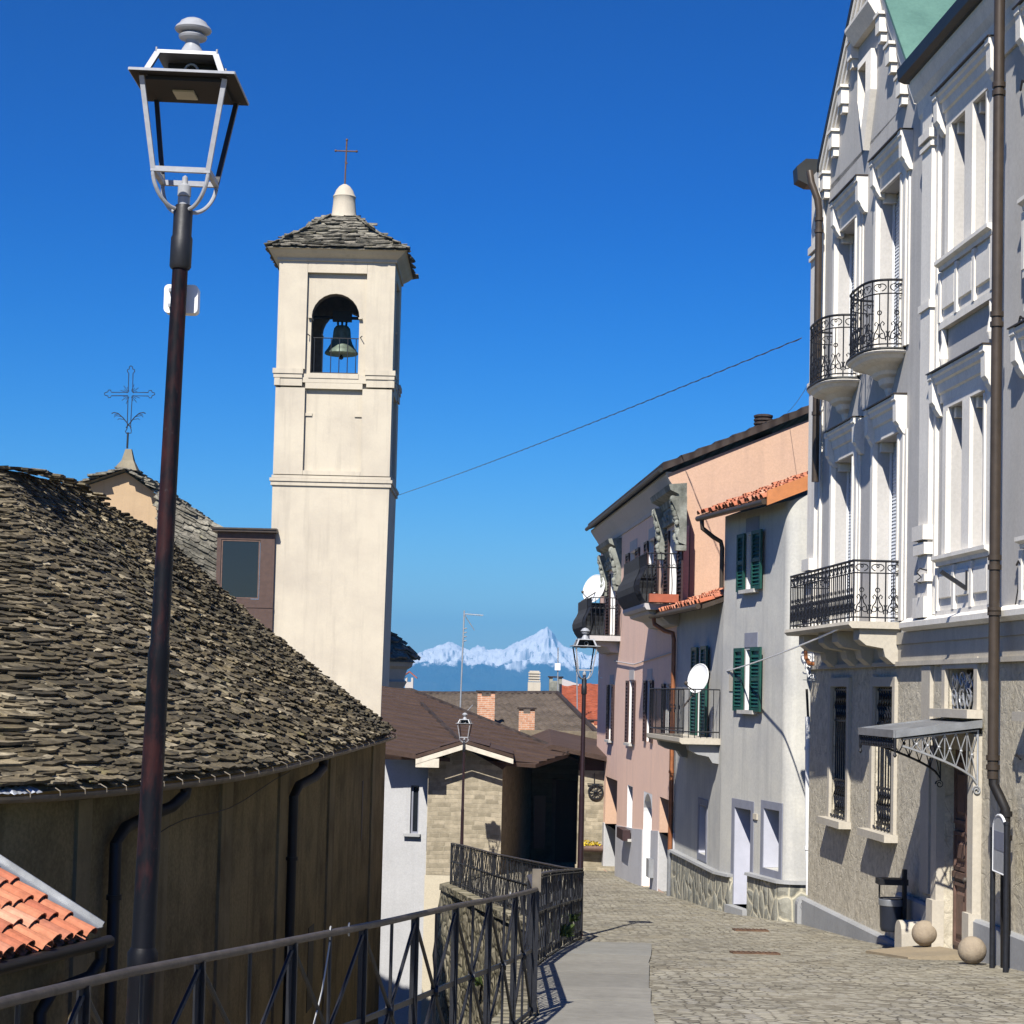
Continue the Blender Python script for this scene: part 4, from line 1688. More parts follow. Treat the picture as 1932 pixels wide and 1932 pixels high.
mb.tube([(q.x - 1.2, q.y, z0 + 1.0), (q.x + 1.2, q.y, z0 + 1.0)], 0.045, 8)
mb.build('yoke', 'black', bell)

# ------------------------------------------------------------------ rear gable of the church with iron cross
YC = 59.0
ap = P(238, 884, YC)
lf = ap + V((-3.4, 0, -1.25))
rt = P(402, 1000, YC)
hall = thing('rear_church_hall', 'sandy plastered gable with slab roof and iron cross behind the main roof', 'church hall', (ap.x, YC, -9))
mb = MB()
zr = lambda x: ap.z + (lf.z - ap.z) * (ap.x - x) / (ap.x - lf.x) if x < ap.x else ap.z + (rt.z - ap.z) * (x - ap.x) / (rt.x - ap.x)
mb.face([(lf.x, YC, -3), (rt.x, YC, -3), (rt.x, YC, rt.z - 0.12), (ap.x, YC, ap.z - 0.12), (lf.x, YC, lf.z - 0.12)])
mb.face([(rt.x, YC, -3), (rt.x, YC + 9, -3), (rt.x, YC + 9, rt.z - 0.12), (rt.x, YC, rt.z - 0.12)])
mb.build('wall', 'gable_plaster', hall)
mb = MB()
for sgn, edge_pt in ((-1, lf), (1, rt)):
    n = (edge_pt - ap)
    ext = n * 1.06

    def S_g(s, t, ext=ext, ap=ap):
        return V((ap.x + ext.x * (1 - t), YC - 0.32 + 6 * s, ap.z + ext.z * (1 - t) - 0.05))
    grid_surface(mb, S_g, 4, 4, -0.02)
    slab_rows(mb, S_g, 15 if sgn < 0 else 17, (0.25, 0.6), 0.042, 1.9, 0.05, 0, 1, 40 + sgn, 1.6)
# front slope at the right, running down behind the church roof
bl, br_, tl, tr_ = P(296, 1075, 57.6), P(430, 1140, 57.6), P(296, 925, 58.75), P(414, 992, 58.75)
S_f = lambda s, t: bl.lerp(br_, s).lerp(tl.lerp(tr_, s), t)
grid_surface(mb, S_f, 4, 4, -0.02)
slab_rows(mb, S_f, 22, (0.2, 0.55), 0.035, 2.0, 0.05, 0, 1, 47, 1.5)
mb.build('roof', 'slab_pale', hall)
mb = MB()
pw, ph = 0.34, P(238, 848, YC + 0.3).z
mb.hexa([(ap.x - pw, YC - 0.1, ap.z + 0.0), (ap.x + pw, YC - 0.1, ap.z - 0.06), (ap.x + pw, YC + 0.55, ap.z - 0.06), (ap.x - pw, YC + 0.55, ap.z)],
        [(ap.x - 0.17, YC + 0.1, ap.z + 0.26), (ap.x + 0.19, YC + 0.1, ap.z + 0.26), (ap.x + 0.19, YC + 0.4, ap.z + 0.26), (ap.x - 0.17, YC + 0.4, ap.z + 0.26)])
mb.hexa([(ap.x - 0.17, YC + 0.1, ap.z + 0.26), (ap.x + 0.19, YC + 0.1, ap.z + 0.26), (ap.x + 0.19, YC + 0.4, ap.z + 0.26), (ap.x - 0.17, YC + 0.4, ap.z + 0.26)],
        [(ap.x - 0.08, YC + 0.18, ph), (ap.x + 0.10, YC + 0.18, ph), (ap.x + 0.10, YC + 0.34, ph), (ap.x - 0.08, YC + 0.34, ph)])
mb.build('pinnacle', 'pinnacle_stone', hall)
# openwork wrought cross
mb = MB()
yq = YC + 0.26
k_ = (YC + 0.26) / FPX / 4.83          # metres per zoomed pixel
zc = lambda zx, zy: V((P(180 / 1.0435 + zx / 5.085 / 1.0435, 700 / 1.0435 + zy / 5.085 / 1.0435, yq)))
mb.tube([zc(358, 930), zc(366, 770)], 0.030, 6)


def poly(pts, r=0.014, closed=False):
    mb.tube([zc(*q) for q in pts], r, 5, closed)


poly([(352, 780), (340, 760), (352, 740), (358, 725), (366, 420), (366, 402), (200, 402), (190, 420), (170, 422), (165, 405), (132, 395), (130, 375), (165, 362), (170, 345),
      (190, 345), (200, 368), (368, 368), (374, 180), (360, 160), (360, 142), (378, 135), (380, 112), (395, 102), (410, 112), (414, 135), (432, 142), (434, 158), (416, 180),
      (412, 368), (570, 370), (575, 350), (600, 348), (605, 365), (632, 375), (634, 390), (606, 404), (600, 424), (580, 424), (570, 405), (408, 402), (395, 640), (392, 725), (398, 745), (398, 775), (352, 780)])
for a in range(24):
    an = a * math.pi / 12 + 0.13
    if min(abs(math.sin(an)), abs(math.cos(an))) < 0.25:
        continue
    c0 = (388 + 30 * math.cos(an), 386 + 30 * math.sin(an))
    c1 = (388 + (105 if a % 2 else 75) * math.cos(an), 386 + (105 if a % 2 else 75) * math.sin(an))
    poly([c0, c1], 0.009)
for sg in (-1, 1):
    mbx = lambda x: 372 + sg * (x - 372)
    poly([(mbx(345), 725), (mbx(375), 690), (mbx(430), 620), (mbx(480), 578), (mbx(520), 570), (mbx(542), 580)], 0.016)
    for q in ((440, 612, 500, 600, 518, 618), (418, 640, 470, 632, 482, 645), (470, 585, 505, 590, 515, 600)):
        poly([(mbx(q[0]), q[1]), (mbx(q[2]), q[3]), (mbx(q[4]), q[5])], 0.010)
mb.build('iron_cross', 'iron', hall)

# ------------------------------------------------------------------ little polygonal apse seen past the tower
YA = 60.0
ac = V((P(700, 1300, YA).x, YA, 0))
apse = thing('octagonal_apse', 'small eight-sided stone apse with slab cap to the right of the tower', 'chapel', (ac.x, YA, -9))
zE = P(780, 1249, YA).z
rad = P(786, 1249, YA).x - ac.x


def octo(r, z):
    return [(ac.x + r * math.cos(math.pi / 8 + k * math.pi / 4), YA + r * math.sin(math.pi / 8 + k * math.pi / 4), z) for k in range(8)]


mb = MB()
rp = [(P(746, 1400, YA).x - ac.x, -9), (P(746, 1330, YA).x - ac.x, P(700, 1345, YA).z), (P(752, 1310, YA).x - ac.x, P(700, 1330, YA).z),
      (P(760, 1300, YA).x - ac.x, P(700, 1305, YA).z), (P(772, 1280, YA).x - ac.x, P(700, 1285, YA).z), (P(766, 1280, YA).x - ac.x, P(700, 1281, YA).z),
      (P(772, 1262, YA).x - ac.x, P(700, 1262, YA).z), (P(782, 1255, YA).x - ac.x, P(700, 1256, YA).z), (rad * 0.98, zE - 0.02)]
for i in range(len(rp) - 1):
    a, b = octo(*rp[i]), octo(*rp[i + 1])
    for k in range(8):
        j = (k + 1) % 8
        mb.face([a[k], a[j], b[j], b[k]])
mb.build('wall', 'stone_trim', apse)
mb = MB()
top = V((ac.x, YA, zE + 1.1))
for k in range(8):
    e0, e1 = V(octo(rad + 0.05, zE)[k]), V(octo(rad + 0.05, zE)[(k + 1) % 8])
    S_o = lambda s, t, e0=e0, e1=e1: e0.lerp(e1, s).lerp(top, t * 0.97) + V((0, 0, 0.12 * math.sin(math.pi * t)))
    grid_surface(mb, S_o, 2, 4, -0.02)
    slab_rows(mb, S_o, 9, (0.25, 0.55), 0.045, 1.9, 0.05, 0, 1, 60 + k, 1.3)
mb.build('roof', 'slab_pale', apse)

SC = 1.0
# dormer beside the tower
YD = 83.0
a, b = P(404, 1195, YD), P(513, 1195, YD)
zt = P(455, 1004, YD).z
zb = -8.0
mb = MB()
wl, wr = P(418, 1005, YD).x, P(492, 1005, YD).x
w0z, w1z = P(455, 1130, YD).z, P(455, 1018, YD).z
fr = Fac((a.x, YD), (1, 0))
fr.N = V((0, -1, 0))
fr.wall(mb, 0, b.x - a.x, zb, zt, [(wl - a.x, wr - a.x, w0z, w1z)])
fr.reveal(mb, (wl - a.x, wr - a.x, w0z, w1z), 0.12)
mb.face([(a.x, YD, zb), (a.x, YD, zt), (a.x, YD + 6, zt), (a.x, YD + 6, zb)])
mb.face([(b.x, YD, zb), (b.x, YD + 6, zb), (b.x, YD + 6, zt), (b.x, YD, zt)])
fr.box(mb, -0.02, b.x - a.x, 0.0, 0.03, P(455, 1146, YD).z, P(455, 1138, YD).z)
dm = mb.build('dormer', 'dormer', hall)
mb = MB()
mb.box(a.x - 0.2, b.x + 0.1, YD - 0.25, YD + 6, zt, zt + 0.10)
mb.box(a.x - 0.26, b.x + 0.1, YD - 0.30, YD + 6, zt + 0.102, zt + 0.17)
mb.build('dormer_roof', 'brown_metal', dm)
mb = MB()
h = (wl - a.x + 0.02, wr - a.x - 0.02, w0z + 0.02, w1z - 0.02)
f2 = Fac((a.x, YD + 0.06), (1, 0))
f2.N = V((0, -1, 0))
f2.box(mb, h[0], h[0] + 0.05, -0.03, 0.03, h[2], h[3])
f2.box(mb, h[1] - 0.05, h[1], -0.03, 0.03, h[2], h[3])
f2.box(mb, h[0] + .05, h[1] - .05, -0.03, 0.03, h[3] - 0.05, h[3])
f2.box(mb, h[0] + .05, h[1] - .05, -0.03, 0.03, h[2], h[2] + 0.05)
wf = mb.build('window_frame', 'wood', dm)
mb = MB()
f2.box(mb, h[0] + .05, h[1] - .05, -0.012, 0.0, h[2] + 0.05, h[3] - 0.05)
mb.build('window_pane', 'glass', dm)

# ------------------------------------------------------------------ tiled lean-to at the lower left
YH = 17.0
hut = thing('tiled_shed', 'small shed roof of orange barrel tiles at the left edge', 'shed', (-5, YH, -9))
B = P(170, 1760, YH)
A = B - V((0.27, 0.96, 0)).normalized() * 3.4
rise = V((-0.96, 0.27, 0.53)) * 1.5
C, D = B + rise, A + rise
Dx = (A - B).normalized()
mb = MB()
coppi(mb, A, B, C, D, 0.19, 6, 0.078, 3)
mb.build('tile_roof', 'clay', hut)
mb = MB()
dn = V((0, 0, -.06))
inn = V((-0.22, 0.06, 0))
mb.face([A + dn, B + dn, C + dn, D + dn])
for q0, q1 in ((A + inn, B + inn), (B + inn, C + inn * 0.2), (A + inn, D + inn * 0.2)):
    mb.face([(q0.x, q0.y, q0.z), (q1.x, q1.y, q1.z - .0), (q1.x, q1.y, -10), (q0.x, q0.y, -10)])
mb.build('wall', 'church_wall', hut)
mb = MB()
up = (C - B).normalized()
nn = V((0, 0, 1))
al = (B - A).normalized()
mb.bar(B + al * 0.07 + V((0.04, 0, 0.03)), C + al * 0.07 + V((0, 0, 0.03)), 0.16, 0.015, al)
mb.bar(B + al * 0.15 + V((0.04, 0, 0.05)), C + al * 0.15 + V((0, 0, 0.05)), 0.015, 0.06, al)
mb.build('edge_flashing', 'zinc', hut)
mb = MB()
gu = V((0.08, -0.02, -0.09))
mb.tube([A + gu, B + gu + al * 0.2], 0.055, 10)
mb.build('gutter', 'black_pipe', hut, True)
mb = MB()
g = B + gu + al * 0.05
mb.tube([g, g + V((0, 0.0, -0.15)), g - al * 0.12 + V((-.03, 0, -0.27)), g - al * 0.55 + V((-.14, 0.02, -0.34)), g - al * 0.66 + V((-.18, 0.02, -0.5)), g - al * 0.66 + V((-.18, .02, -5))], 0.055, 10)
mb.build('downpipe', 'black_pipe', hut, True)

# ------------------------------------------------------------------ palazzo on the right
PZ = Fac((5.213, 34.0), (0.0703, -0.9975))
pal = thing('palazzo', 'tall grey and white ornate town house with gable, filling the right edge', 'town house', PZ.pt(0, 0, -4.2))
UE = 17.0


def zmean(*q):
    return sum(q) / len(q)


zH2 = zmean(PZ.z(1566.8, 381, .17), PZ.z(1618, 326, .17), PZ.z(1641, 304.6, .17), PZ.z(1701, 238, .17), PZ.z(1760, 194.5, .17), PZ.z(1867, 82, .17))
zH1 = zmean(PZ.z(1555, 814.5, .17), PZ.z(1611, 785, .17), PZ.z(1631, 774.8, .17), PZ.z(1689, 739, .17), PZ.z(1751, 719.8, .17), PZ.z(1857, 658, .17))
zB1 = zmean(PZ.z(1619, 1173, .68), PZ.z(1490, 1187, .68))          # balcony floor, first floor
zB2 = zmean(PZ.z(1711, 652, .1), PZ.z(1617, 701, .1))              # upper balconies
zS2 = zmean(PZ.z(1778, 486, .1), PZ.z(1866, 425, .1))              # double window sills
zS1 = zmean(PZ.z(1761, 1050.5, .1), PZ.z(1858, 1027.5, .1))
zStr = zmean(PZ.z(1702, 1178, .12), PZ.z(1862, 1160, .12))
zBot = zStr - 0.52
print('palazzo levels', zH2, zH1, zB1, zB2, zS2, zS1, zStr, 'len', PZ.u(1932, 900))
uAr, uBr = PZ.u(1618.5, 600), PZ.u(1703.5, 650)
uC1, uC2 = PZ.u(1824, 600), PZ.u(1867, 600)
OW = 1.36
JD = 0.27
hA = (uAr - OW, uAr)
hB = (uBr - OW, uBr)
cw = 0.62
colsC = [((uC1 - cw, uC1), (uC2 - cw, uC2)), ((uC1 - cw + 3.42, uC1 + 3.42), (uC2 - cw + 3.42, uC2 + 3.42)),
         ((uC1 - cw + 6.84, uC1 + 6.84), (uC2 - cw + 6.84, uC2 + 6.84))]
holes = []
for h in (hA, hB):
    holes.append((h[0], h[1], zB1 + 0.02, zH1 - 0.50))
    holes.append((h[0], h[1], zB2 + 0.02, zH2 - 0.50))
for pr_ in colsC:
    for h in pr_:
        holes.append((h[0], h[1], zS1, zH1 - 0.50))
        holes.append((h[0], h[1], zS2, zH2 - 0.50))
v1, v2, v3 = PZ.hit(1544, 297, .13), PZ.hit(1630, -117, .13), PZ.hit(1706, 92, .10)
slope = (v2[1] - v1[1]) / (v2[0] - v1[0])
slopeR = (v2[1] - v3[1]) / (v3[0] - v2[0])
uG, apexz = v2[0], v2[1] - 0.17
zE0 = apexz - slope * uG
zEave = 8.74
uGr = uG + (apexz - zEave) / slopeR
uGl = max(0.0, v1[0])
print('gable slope', slope, slopeR, 'apex', apexz, 'zE0', zE0, uG, uGr, v1)
mb = MB()
PZ.wall(mb, 0, UE, zBot, zEave, holes)
mb.face([PZ.pt(0, 0, zEave), PZ.pt(uGr, 0, zEave), PZ.pt(uG, 0, apexz), PZ.pt(0, 0, zE0)])
for h in holes:
    PZ.reveal(mb, h, JD)
# side and back walls
mb.face([PZ.pt(0, 0, -6), PZ.pt(0, -11, -6), PZ.pt(0, -11, 11), PZ.pt(0, 0, zE0)])
mb.face([PZ.pt(UE, 0, -6), PZ.pt(UE, -11, -6), PZ.pt(UE, -11, zEave), PZ.pt(UE, 0, zEave)])
mb.face([PZ.pt(0, -11, -6), PZ.pt(UE, -11, -6), PZ.pt(UE, -11, 9), PZ.pt(0, -11, 9)])
mb.build('wall', 'palazzo', pal)

# ground floor in rough stone
g1 = (PZ.u(1570.5, 1400), PZ.u(1601.5, 1400), -1.94, 0.19)
g2 = (PZ.u(1650.5, 1420), PZ.u(1688, 1420), -1.94, 0.19)
g3 = (PZ.u(1789, 1300), PZ.u(1844, 1300), PZ.z(1789, 1337), PZ.z(1789, 1262))
gd = (PZ.u(1781, 1650), PZ.u(1840, 1650), -3.36, -0.62)
gx = [(g3[0] + 3.4 * k, g3[1] + 3.4 * k, g3[2], g3[3]) for k in (1, 2)]
mb = MB()
gh = [g1, g2, g3, gd] + gx
PZ.wall(mb, 0, UE, -5.0, zBot, gh)
for h in gh:
    PZ.reveal(mb, h, 0.16 if h is gd else 0.26)
mb.build('stone_base', 'stone_base', pal)

# window surrounds
def pal_window(hs, z0, ztop, hood, french, zl):
    """hs: openings sharing one surround"""
    ua, ub = hs[0][0], hs[-1][1]
    zt = zl
    mb = MB()
    W = 0.24
    PZ.box(mb, ua - W, ua - 0.002, -0.05, 0.05, z0, zt)
    PZ.box(mb, ub + 0.002, ub + W, -0.05, 0.05, z0, zt)
    PZ.box(mb, ua - W, ub + W, -0.05, 0.048, zt + 0.002, zt + 0.10)
    PZ.box(mb, ua - W - 0.09, ua - W - 0.002, -0.05, 0.025, z0, zt)
    PZ.box(mb, ub + W + 0.002, ub + W + 0.09, -0.05, 0.025, z0, zt)
    PZ.box(mb, ua - 0.06, ua - 0.003, 0.0, 0.075, z0, zt - 0.05)
    PZ.box(mb, ub + 0.003, ub + 0.06, 0.0, 0.075, z0, zt - 0.05)
    for k in range(len(hs) - 1):
        a, b = hs[k][1], hs[k + 1][0]
        PZ.box(mb, a + 0.003, b - 0.003, -0.05, 0.05, z0, zt)
    # shoulders narrowing the head of each opening
    for a, b in hs:
        for u0, u1 in ((a - 0.001, a + 0.10), (b - 0.10, b + 0.001)):
            PZ.box(mb, u0, u1, -JD + 0.05, -0.03, zt - 0.14, zt - 0.003)
    w = mb.build('window', 'trim', pal)
    mb = MB()
    u0, u1 = hood
    prof = [(-0.03, ztop), (0.17, ztop), (0.17, ztop - 0.045), (0.145, ztop - 0.07), (0.135, ztop - 0.13), (0.10, ztop - 0.15), (0.085, ztop - 0.27), (0.055, ztop - 0.29), (0.05, ztop - 0.40), (-0.03, ztop - 0.40)]
    bl = 0.17
    PZ.prof(mb, u0 + bl, u1 - bl, prof)
    for a, b in ((u0, u0 + bl), (u1 - bl, u1)):
        pr = [(-0.03, ztop + 0.008), (0.185, ztop + 0.008), (0.185, ztop - 0.07), (0.165, ztop - 0.09), (0.16, ztop - 0.38), (0.12, ztop - 0.43), (0.11, ztop - 0.47), (0.05, ztop - 0.56), (-0.03, ztop - 0.58)]
        PZ.prof(mb, a, b, pr)
    hd = mb.build('window_hood', 'trim', w)
    mb = MB()
    PZ.prof(mb, u0 - 0.015, u1 + 0.015, [(-0.02, ztop + 0.01), (0.205, ztop + 0.01), (0.205, ztop + 0.024), (-0.02, ztop + 0.03)])
    mb.build('hood_capping', 'brown_metal', w)
    for a, b in hs:
        mb = MB()
        o = -JD + 0.035
        z = z0 + 0.01
        while z < zt - 0.01:
            z1 = min(zt, z + 0.052)
            mb.face([PZ.pt(a, o + 0.014, z), PZ.pt(b, o + 0.014, z), PZ.pt(b, o, z1), PZ.pt(a, o, z1)])
            mb.face([PZ.pt(a, o, z1), PZ.pt(b, o, z1), PZ.pt(b, o + 0.014, z1), PZ.pt(a, o + 0.014, z1)])
            z = z1
        mb.build('roller_blind', 'shutter_w', w)
        mb = MB()
        PZ.box(mb, a + 0.001, a + 0.035, -JD + 0.051, -JD + 0.085, z0, zt)
        PZ.box(mb, b - 0.035, b - 0.001, -JD + 0.051, -JD + 0.085, z0, zt)
        mb.build('blind_guide', 'white_paint', w)
    if not french:
        mb = MB()
        PZ.prof(mb, ua - 0.36, ub + 0.36, [(-0.02, z0 - 0.14), (0.09, z0 - 0.14), (0.10, z0 - 0.09), (0.16, z0 - 0.06), (0.16, z0 - 0.01), (-0.02, z0 - 0.002)])
        mb.build('window_sill', 'trim', w)
    return w


HU = lambda a, b: (PZ.u(a[0], a[1], .17), PZ.u(b[0], b[1], .17))
pal_window([hA], zB2 + 0.02, zH2, HU((1566.8, 381), (1618, 326)), True, zH2 - 0.50)
pal_window([hB], zB2 + 0.02, zH2, HU((1641, 304.6), (1701, 238)), True, zH2 - 0.50)
pal_window([hA], zB1 + 0.02, zH1, HU((1556, 814.5), (1611.6, 785)), True, zH1 - 0.50)
pal_window([hB], zB1 + 0.02, zH1, HU((1630.8, 774.8), (1689.6, 739)), True, zH1 - 0.50)
hc2 = HU((1760, 194.5), (1867.5, 82))
hc1 = HU((1751, 719.8), (1857.3, 658.4))
for k, pr_ in enumerate(colsC):
    d = 3.42 * k
    pal_window(list(pr_), zS2, zH2, (hc2[0] + d, hc2[1] + d), False, zH2 - 0.50)
    pal_window(list(pr_), zS1, zH1, (hc1[0] + d, hc1[1] + d), False, zH1 - 0.50)
    # aprons under the double windows
    for z1, z0 in ((zS2 - 0.14, zmean(PZ.z(1757.5, 622.5, .06), PZ.z(1866, 560, .06))), (zS1 - 0.14, zStr + 0.10)):
        mb = MB()
        ua, ub = pr_[0][0] - 0.34, pr_[1][1] + 0.34
        PZ.box(mb, ua, ub, -0.02, 0.05, z0, z1)
        PZ.box(mb, ua - 0.03, ub + 0.03, -0.02, 0.085, z0 - 0.07, z0 + 0.03)
        n = 3 if z0 > zStr + 1 else 3
        wd = (ub - ua) / n
        for q in range(n):
            a, b = ua + wd * q + 0.10, ua + wd * (q + 1) - 0.10
            PZ.prof(mb, a, b, [(0.0, z0 + 0.17), (0.085, z0 + 0.20), (0.085, z1 - 0.10), (0.0, z1 - 0.07)])
        for q in range(n + 1):
            a = ua + wd * q
            PZ.box(mb, a - 0.05, a + 0.05, 0.0, 0.095, z0 + 0.03, z1 - 0.02)
        for a in (ua + 0.1, ub - 0.1):
            if z0 > zStr + 1:
                c = PZ.pt(a, 0.04, z0 - 0.36)
                mb.lathe([(0.0, -0.25), (0.045, -0.21), (0.07, -0.12), (0.055, 0.0), (0.035, 0.1), (0.045, 0.2), (0.04, 0.29)], c, 12)
        mb.build('apron_panel', 'trim', pal)

# pilasters and trims
mb = MB()
up0, up1 = PZ.u(1737, 700, .10), PZ.u(1755, 700, .10)
uc0 = 0.0
for grp in (((up0, up1, 0.11), (up0 - 0.13, up0 - 0.004, 0.05), (up1 + 0.004, up1 + 0.11, 0.05)), ((0.0, 0.52, 0.10), (0.524, 0.68, 0.045))):
    mb = MB()
    for a, b, o in grp:
        PZ.box(mb, a, b, -0.03, o, zStr + 0.1, zEave - (0.5 if up0 < 0 or a > 1 else -0.4))
    a, b = grp[0][:2]
    for zc, hh, oo in ((zEave - 0.95, 0.06, 0.16), (zEave - 1.1, 0.03, 0.14), (zB1 + 0.95, 0.08, 0.17), (zB1 + 0.55, 0.05, 0.16), (zStr + 0.2, 0.14, 0.17), (zS1 + 0.35, 0.10, 0.19), (zB1 + 4.3, 0.05, 0.14)):
        PZ.box(mb, a - 0.035 if a else 0.0, b + 0.035, 0.0, oo, zc - hh, zc + hh)
    mb.build('pilaster', 'trim', pal)
mb = MB()
# little brackets of cast letters on the pilaster were left off; string course and architrave
ul = PZ.u(1702, 1178, .12)
PZ.prof(mb, ul + 0.02, UE, [(-0.02, zStr - 0.10), (0.10, zStr - 0.10), (0.17, zStr - 0.05), (0.17, zStr + 0.02), (0.05, zStr + 0.09), (-0.02, zStr + 0.10)])
mb.build('string_course', 'trim', pal)
mb = MB()
PZ.box(mb, 0.0, UE, -0.02, 0.06, zStr - 0.27, zStr - 0.102)
PZ.box(mb, 0.0, UE, -0.02, 0.035, zBot + 0.005, zStr - 0.272)
PZ.box(mb, 0.0, UE, -0.02, 0.075, zBot - 0.06, zBot + 0.003)
PZ.box(mb, up0 + 0.03, up1 - 0.03, 0.0, 0.05, -2.6, zBot - 0.07)
mb.build('architrave', 'stone_trim', pal)

# main cornice with gutter over the right part
mb = MB()
ug = PZ.u(1693, 122, .36)
PZ.prof(mb, ug + 0.12, UE, [(-0.02, zEave - 0.80), (0.04, zEave - 0.80), (0.05, zEave - 0.55), (0.08, zEave - 0.50), (0.10, zEave - 0.32), (0.16, zEave - 0.22), (0.19, zEave - 0.12), (0.21, zEave - 0.06), (0.21, zEave), (-0.02, zEave)])
mb.build('cornice', 'trim', pal)
mb = MB()
PZ.prof(mb, ug, UE, [(-0.1, zEave + 0.003), (0.26, zEave + 0.003), (0.35, zEave + 0.04), (0.37, zEave + 0.20), (0.31, zEave + 0.20), (0.26, zEave + 0.10), (-0.1, zEave + 0.10)])
mb.build('gutter', 'roof_edge', pal)
mb = MB()
mb.hexa([PZ.pt(ug + .3, 0.20, zEave + 0.12), PZ.pt(UE, 0.20, zEave + 0.12), PZ.pt(UE, -5.5, zEave + 6.2), PZ.pt(ug + .3, -5.5, zEave + 6.2)],
        [PZ.pt(ug + .3, 0.20, zEave + 0.18), PZ.pt(UE, 0.20, zEave + 0.18), PZ.pt(UE, -5.5, zEave + 6.26), PZ.pt(ug + .3, -5.5, zEave + 6.26)])
k = ug + 0.9
while k < UE:
    mb.bar(PZ.pt(k, 0.20, zEave + 0.20), PZ.pt(k, -5.5, zEave + 6.28), 0.03, 0.05, PZ.T)
    k += 0.9
mb.face([PZ.pt(UE, -5.5, zEave + 6.2), PZ.pt(ug + .3, -5.5, zEave + 6.2), PZ.pt(ug + .3, -11, zEave), PZ.pt(UE, -11, zEave)])
rf = mb.build('roof', 'patina', pal)
# gable roof: dark verge on the far slope, patinated copper on the near one
def roof_slab(a, b, o, th, mat, name):
    mb = MB()
    mb.hexa([PZ.pt(a[0], o, a[1] + 0.02), PZ.pt(b[0], o, b[1] + 0.02), PZ.pt(b[0], -7, b[1] + 0.02), PZ.pt(a[0], -7, a[1] + 0.02)],
            [PZ.pt(a[0], o, a[1] + th), PZ.pt(b[0], o, b[1] + th), PZ.pt(b[0], -7, b[1] + th), PZ.pt(a[0], -7, a[1] + th)])
    return mb.build(name, mat, pal)


roof_slab((uGl - 0.1, zE0 + slope * (uGl - 0.1)), (uG, apexz), 0.13, 0.17, 'roof_edge', 'gable_roof')
roof_slab((uG + .003, apexz), (uGr, zEave + 0.02), 0.10, 0.09, 'patina', 'gable_roof')
# raking mouldings and corbel blocks
mb = MB()


def rake(u0, u1, o, dz0, dz1, zf):
    b = [PZ.pt(u0, -0.02, zf(u0) + dz0), PZ.pt(u1, -0.02, zf(u1) + dz0), PZ.pt(u1, o, zf(u1) + dz0), PZ.pt(u0, o, zf(u0) + dz0)]
    t = [PZ.pt(u0, -0.02, zf(u0) + dz1), PZ.pt(u1, -0.02, zf(u1) + dz1), PZ.pt(u1, o, zf(u1) + dz1), PZ.pt(u0, o, zf(u0) + dz1)]
    mb.hexa(b, t)


zl_ = lambda u: zE0 + slope * u
zr_ = lambda u: apexz - slopeR * (u - uG)
for zf, a, b, k_ in ((zl_, uGl, uG - 0.003, 1.0), (zr_, uG + 0.003, uGr - 0.2, 0.6)):
    rake(a, b, 0.115 * k_, -0.10, 0.012, zf)
    rake(a, b, 0.085 * k_, -0.26, -0.103, zf)
    rake(a, b, 0.055 * k_, -0.40, -0.263, zf)
for k in range(7):
    for sd in (0, 1):
        u = uGl + 0.25 + k * 0.62
        if u > uG - 0.3:
            continue
        uu = u if sd == 0 else 2 * uG - u
        if uu > uGr - 0.3:
            continue
        zf = (zl_ if sd == 0 else zr_)(uu) - 0.42
        PZ.box(mb, uu - 0.12, uu + 0.12, -0.02, 0.13, zf - 0.28, zf - 0.02)
        PZ.box(mb, uu - 0.08, uu + 0.08, -0.02, 0.09, zf - 0.42, zf - 0.283)
        PZ.box(mb, uu - 0.16, uu + 0.16, -0.02, 0.155, zf - 0.018, zf + 0.03)
mb.build('gable_moulding', 'trim', pal)
# pointed niche in the gable
uc, zc = PZ.hit(1650, 150, 0)
uc = uG
zc = zH2 + 1.35
mb = MB()
pts = [(-0.42, 0.55), (0.42, 0.55), (0.42, -0.10), (0.0, -0.95), (-0.42, -0.10)]
inn = [(-0.25, 0.40), (0.25, 0.40), (0.25, -0.10), (0.0, -0.62), (-0.25, -0.10)]
for k in range(5):
    j = (k + 1) % 5
    a, b, c, d = pts[k], pts[j], inn[j], inn[k]
    mb.hexa([PZ.pt(uc + a[0], -0.02, zc + a[1]), PZ.pt(uc + b[0], -0.02, zc + b[1]), PZ.pt(uc + c[0], -0.02, zc + c[1]), PZ.pt(uc + d[0], -0.02, zc + d[1])],
            [PZ.pt(uc + a[0], 0.10, zc + a[1]), PZ.pt(uc + b[0], 0.10, zc + b[1]), PZ.pt(uc + c[0], 0.14, zc + c[1]), PZ.pt(uc + d[0], 0.14, zc + d[1])])
nich = mb.build('gable_niche', 'trim', pal)
mb = MB()
mb.face([PZ.pt(uc + a, 0.02, zc + b) for a, b in inn])
mb.build('niche_panel', 'wood', nich)
# flat slab above the niche and at the apex
mb = MB()
for zz in (zc + 0.95,):
    PZ.prof(mb, uc - 0.75, uc + 0.75, [(-0.02, zz), (0.10, zz), (0.24, zz + 0.22), (0.24, zz + 0.27), (-0.02, zz + 0.3)])
mb.build('gable_ledge', 'trim', pal)
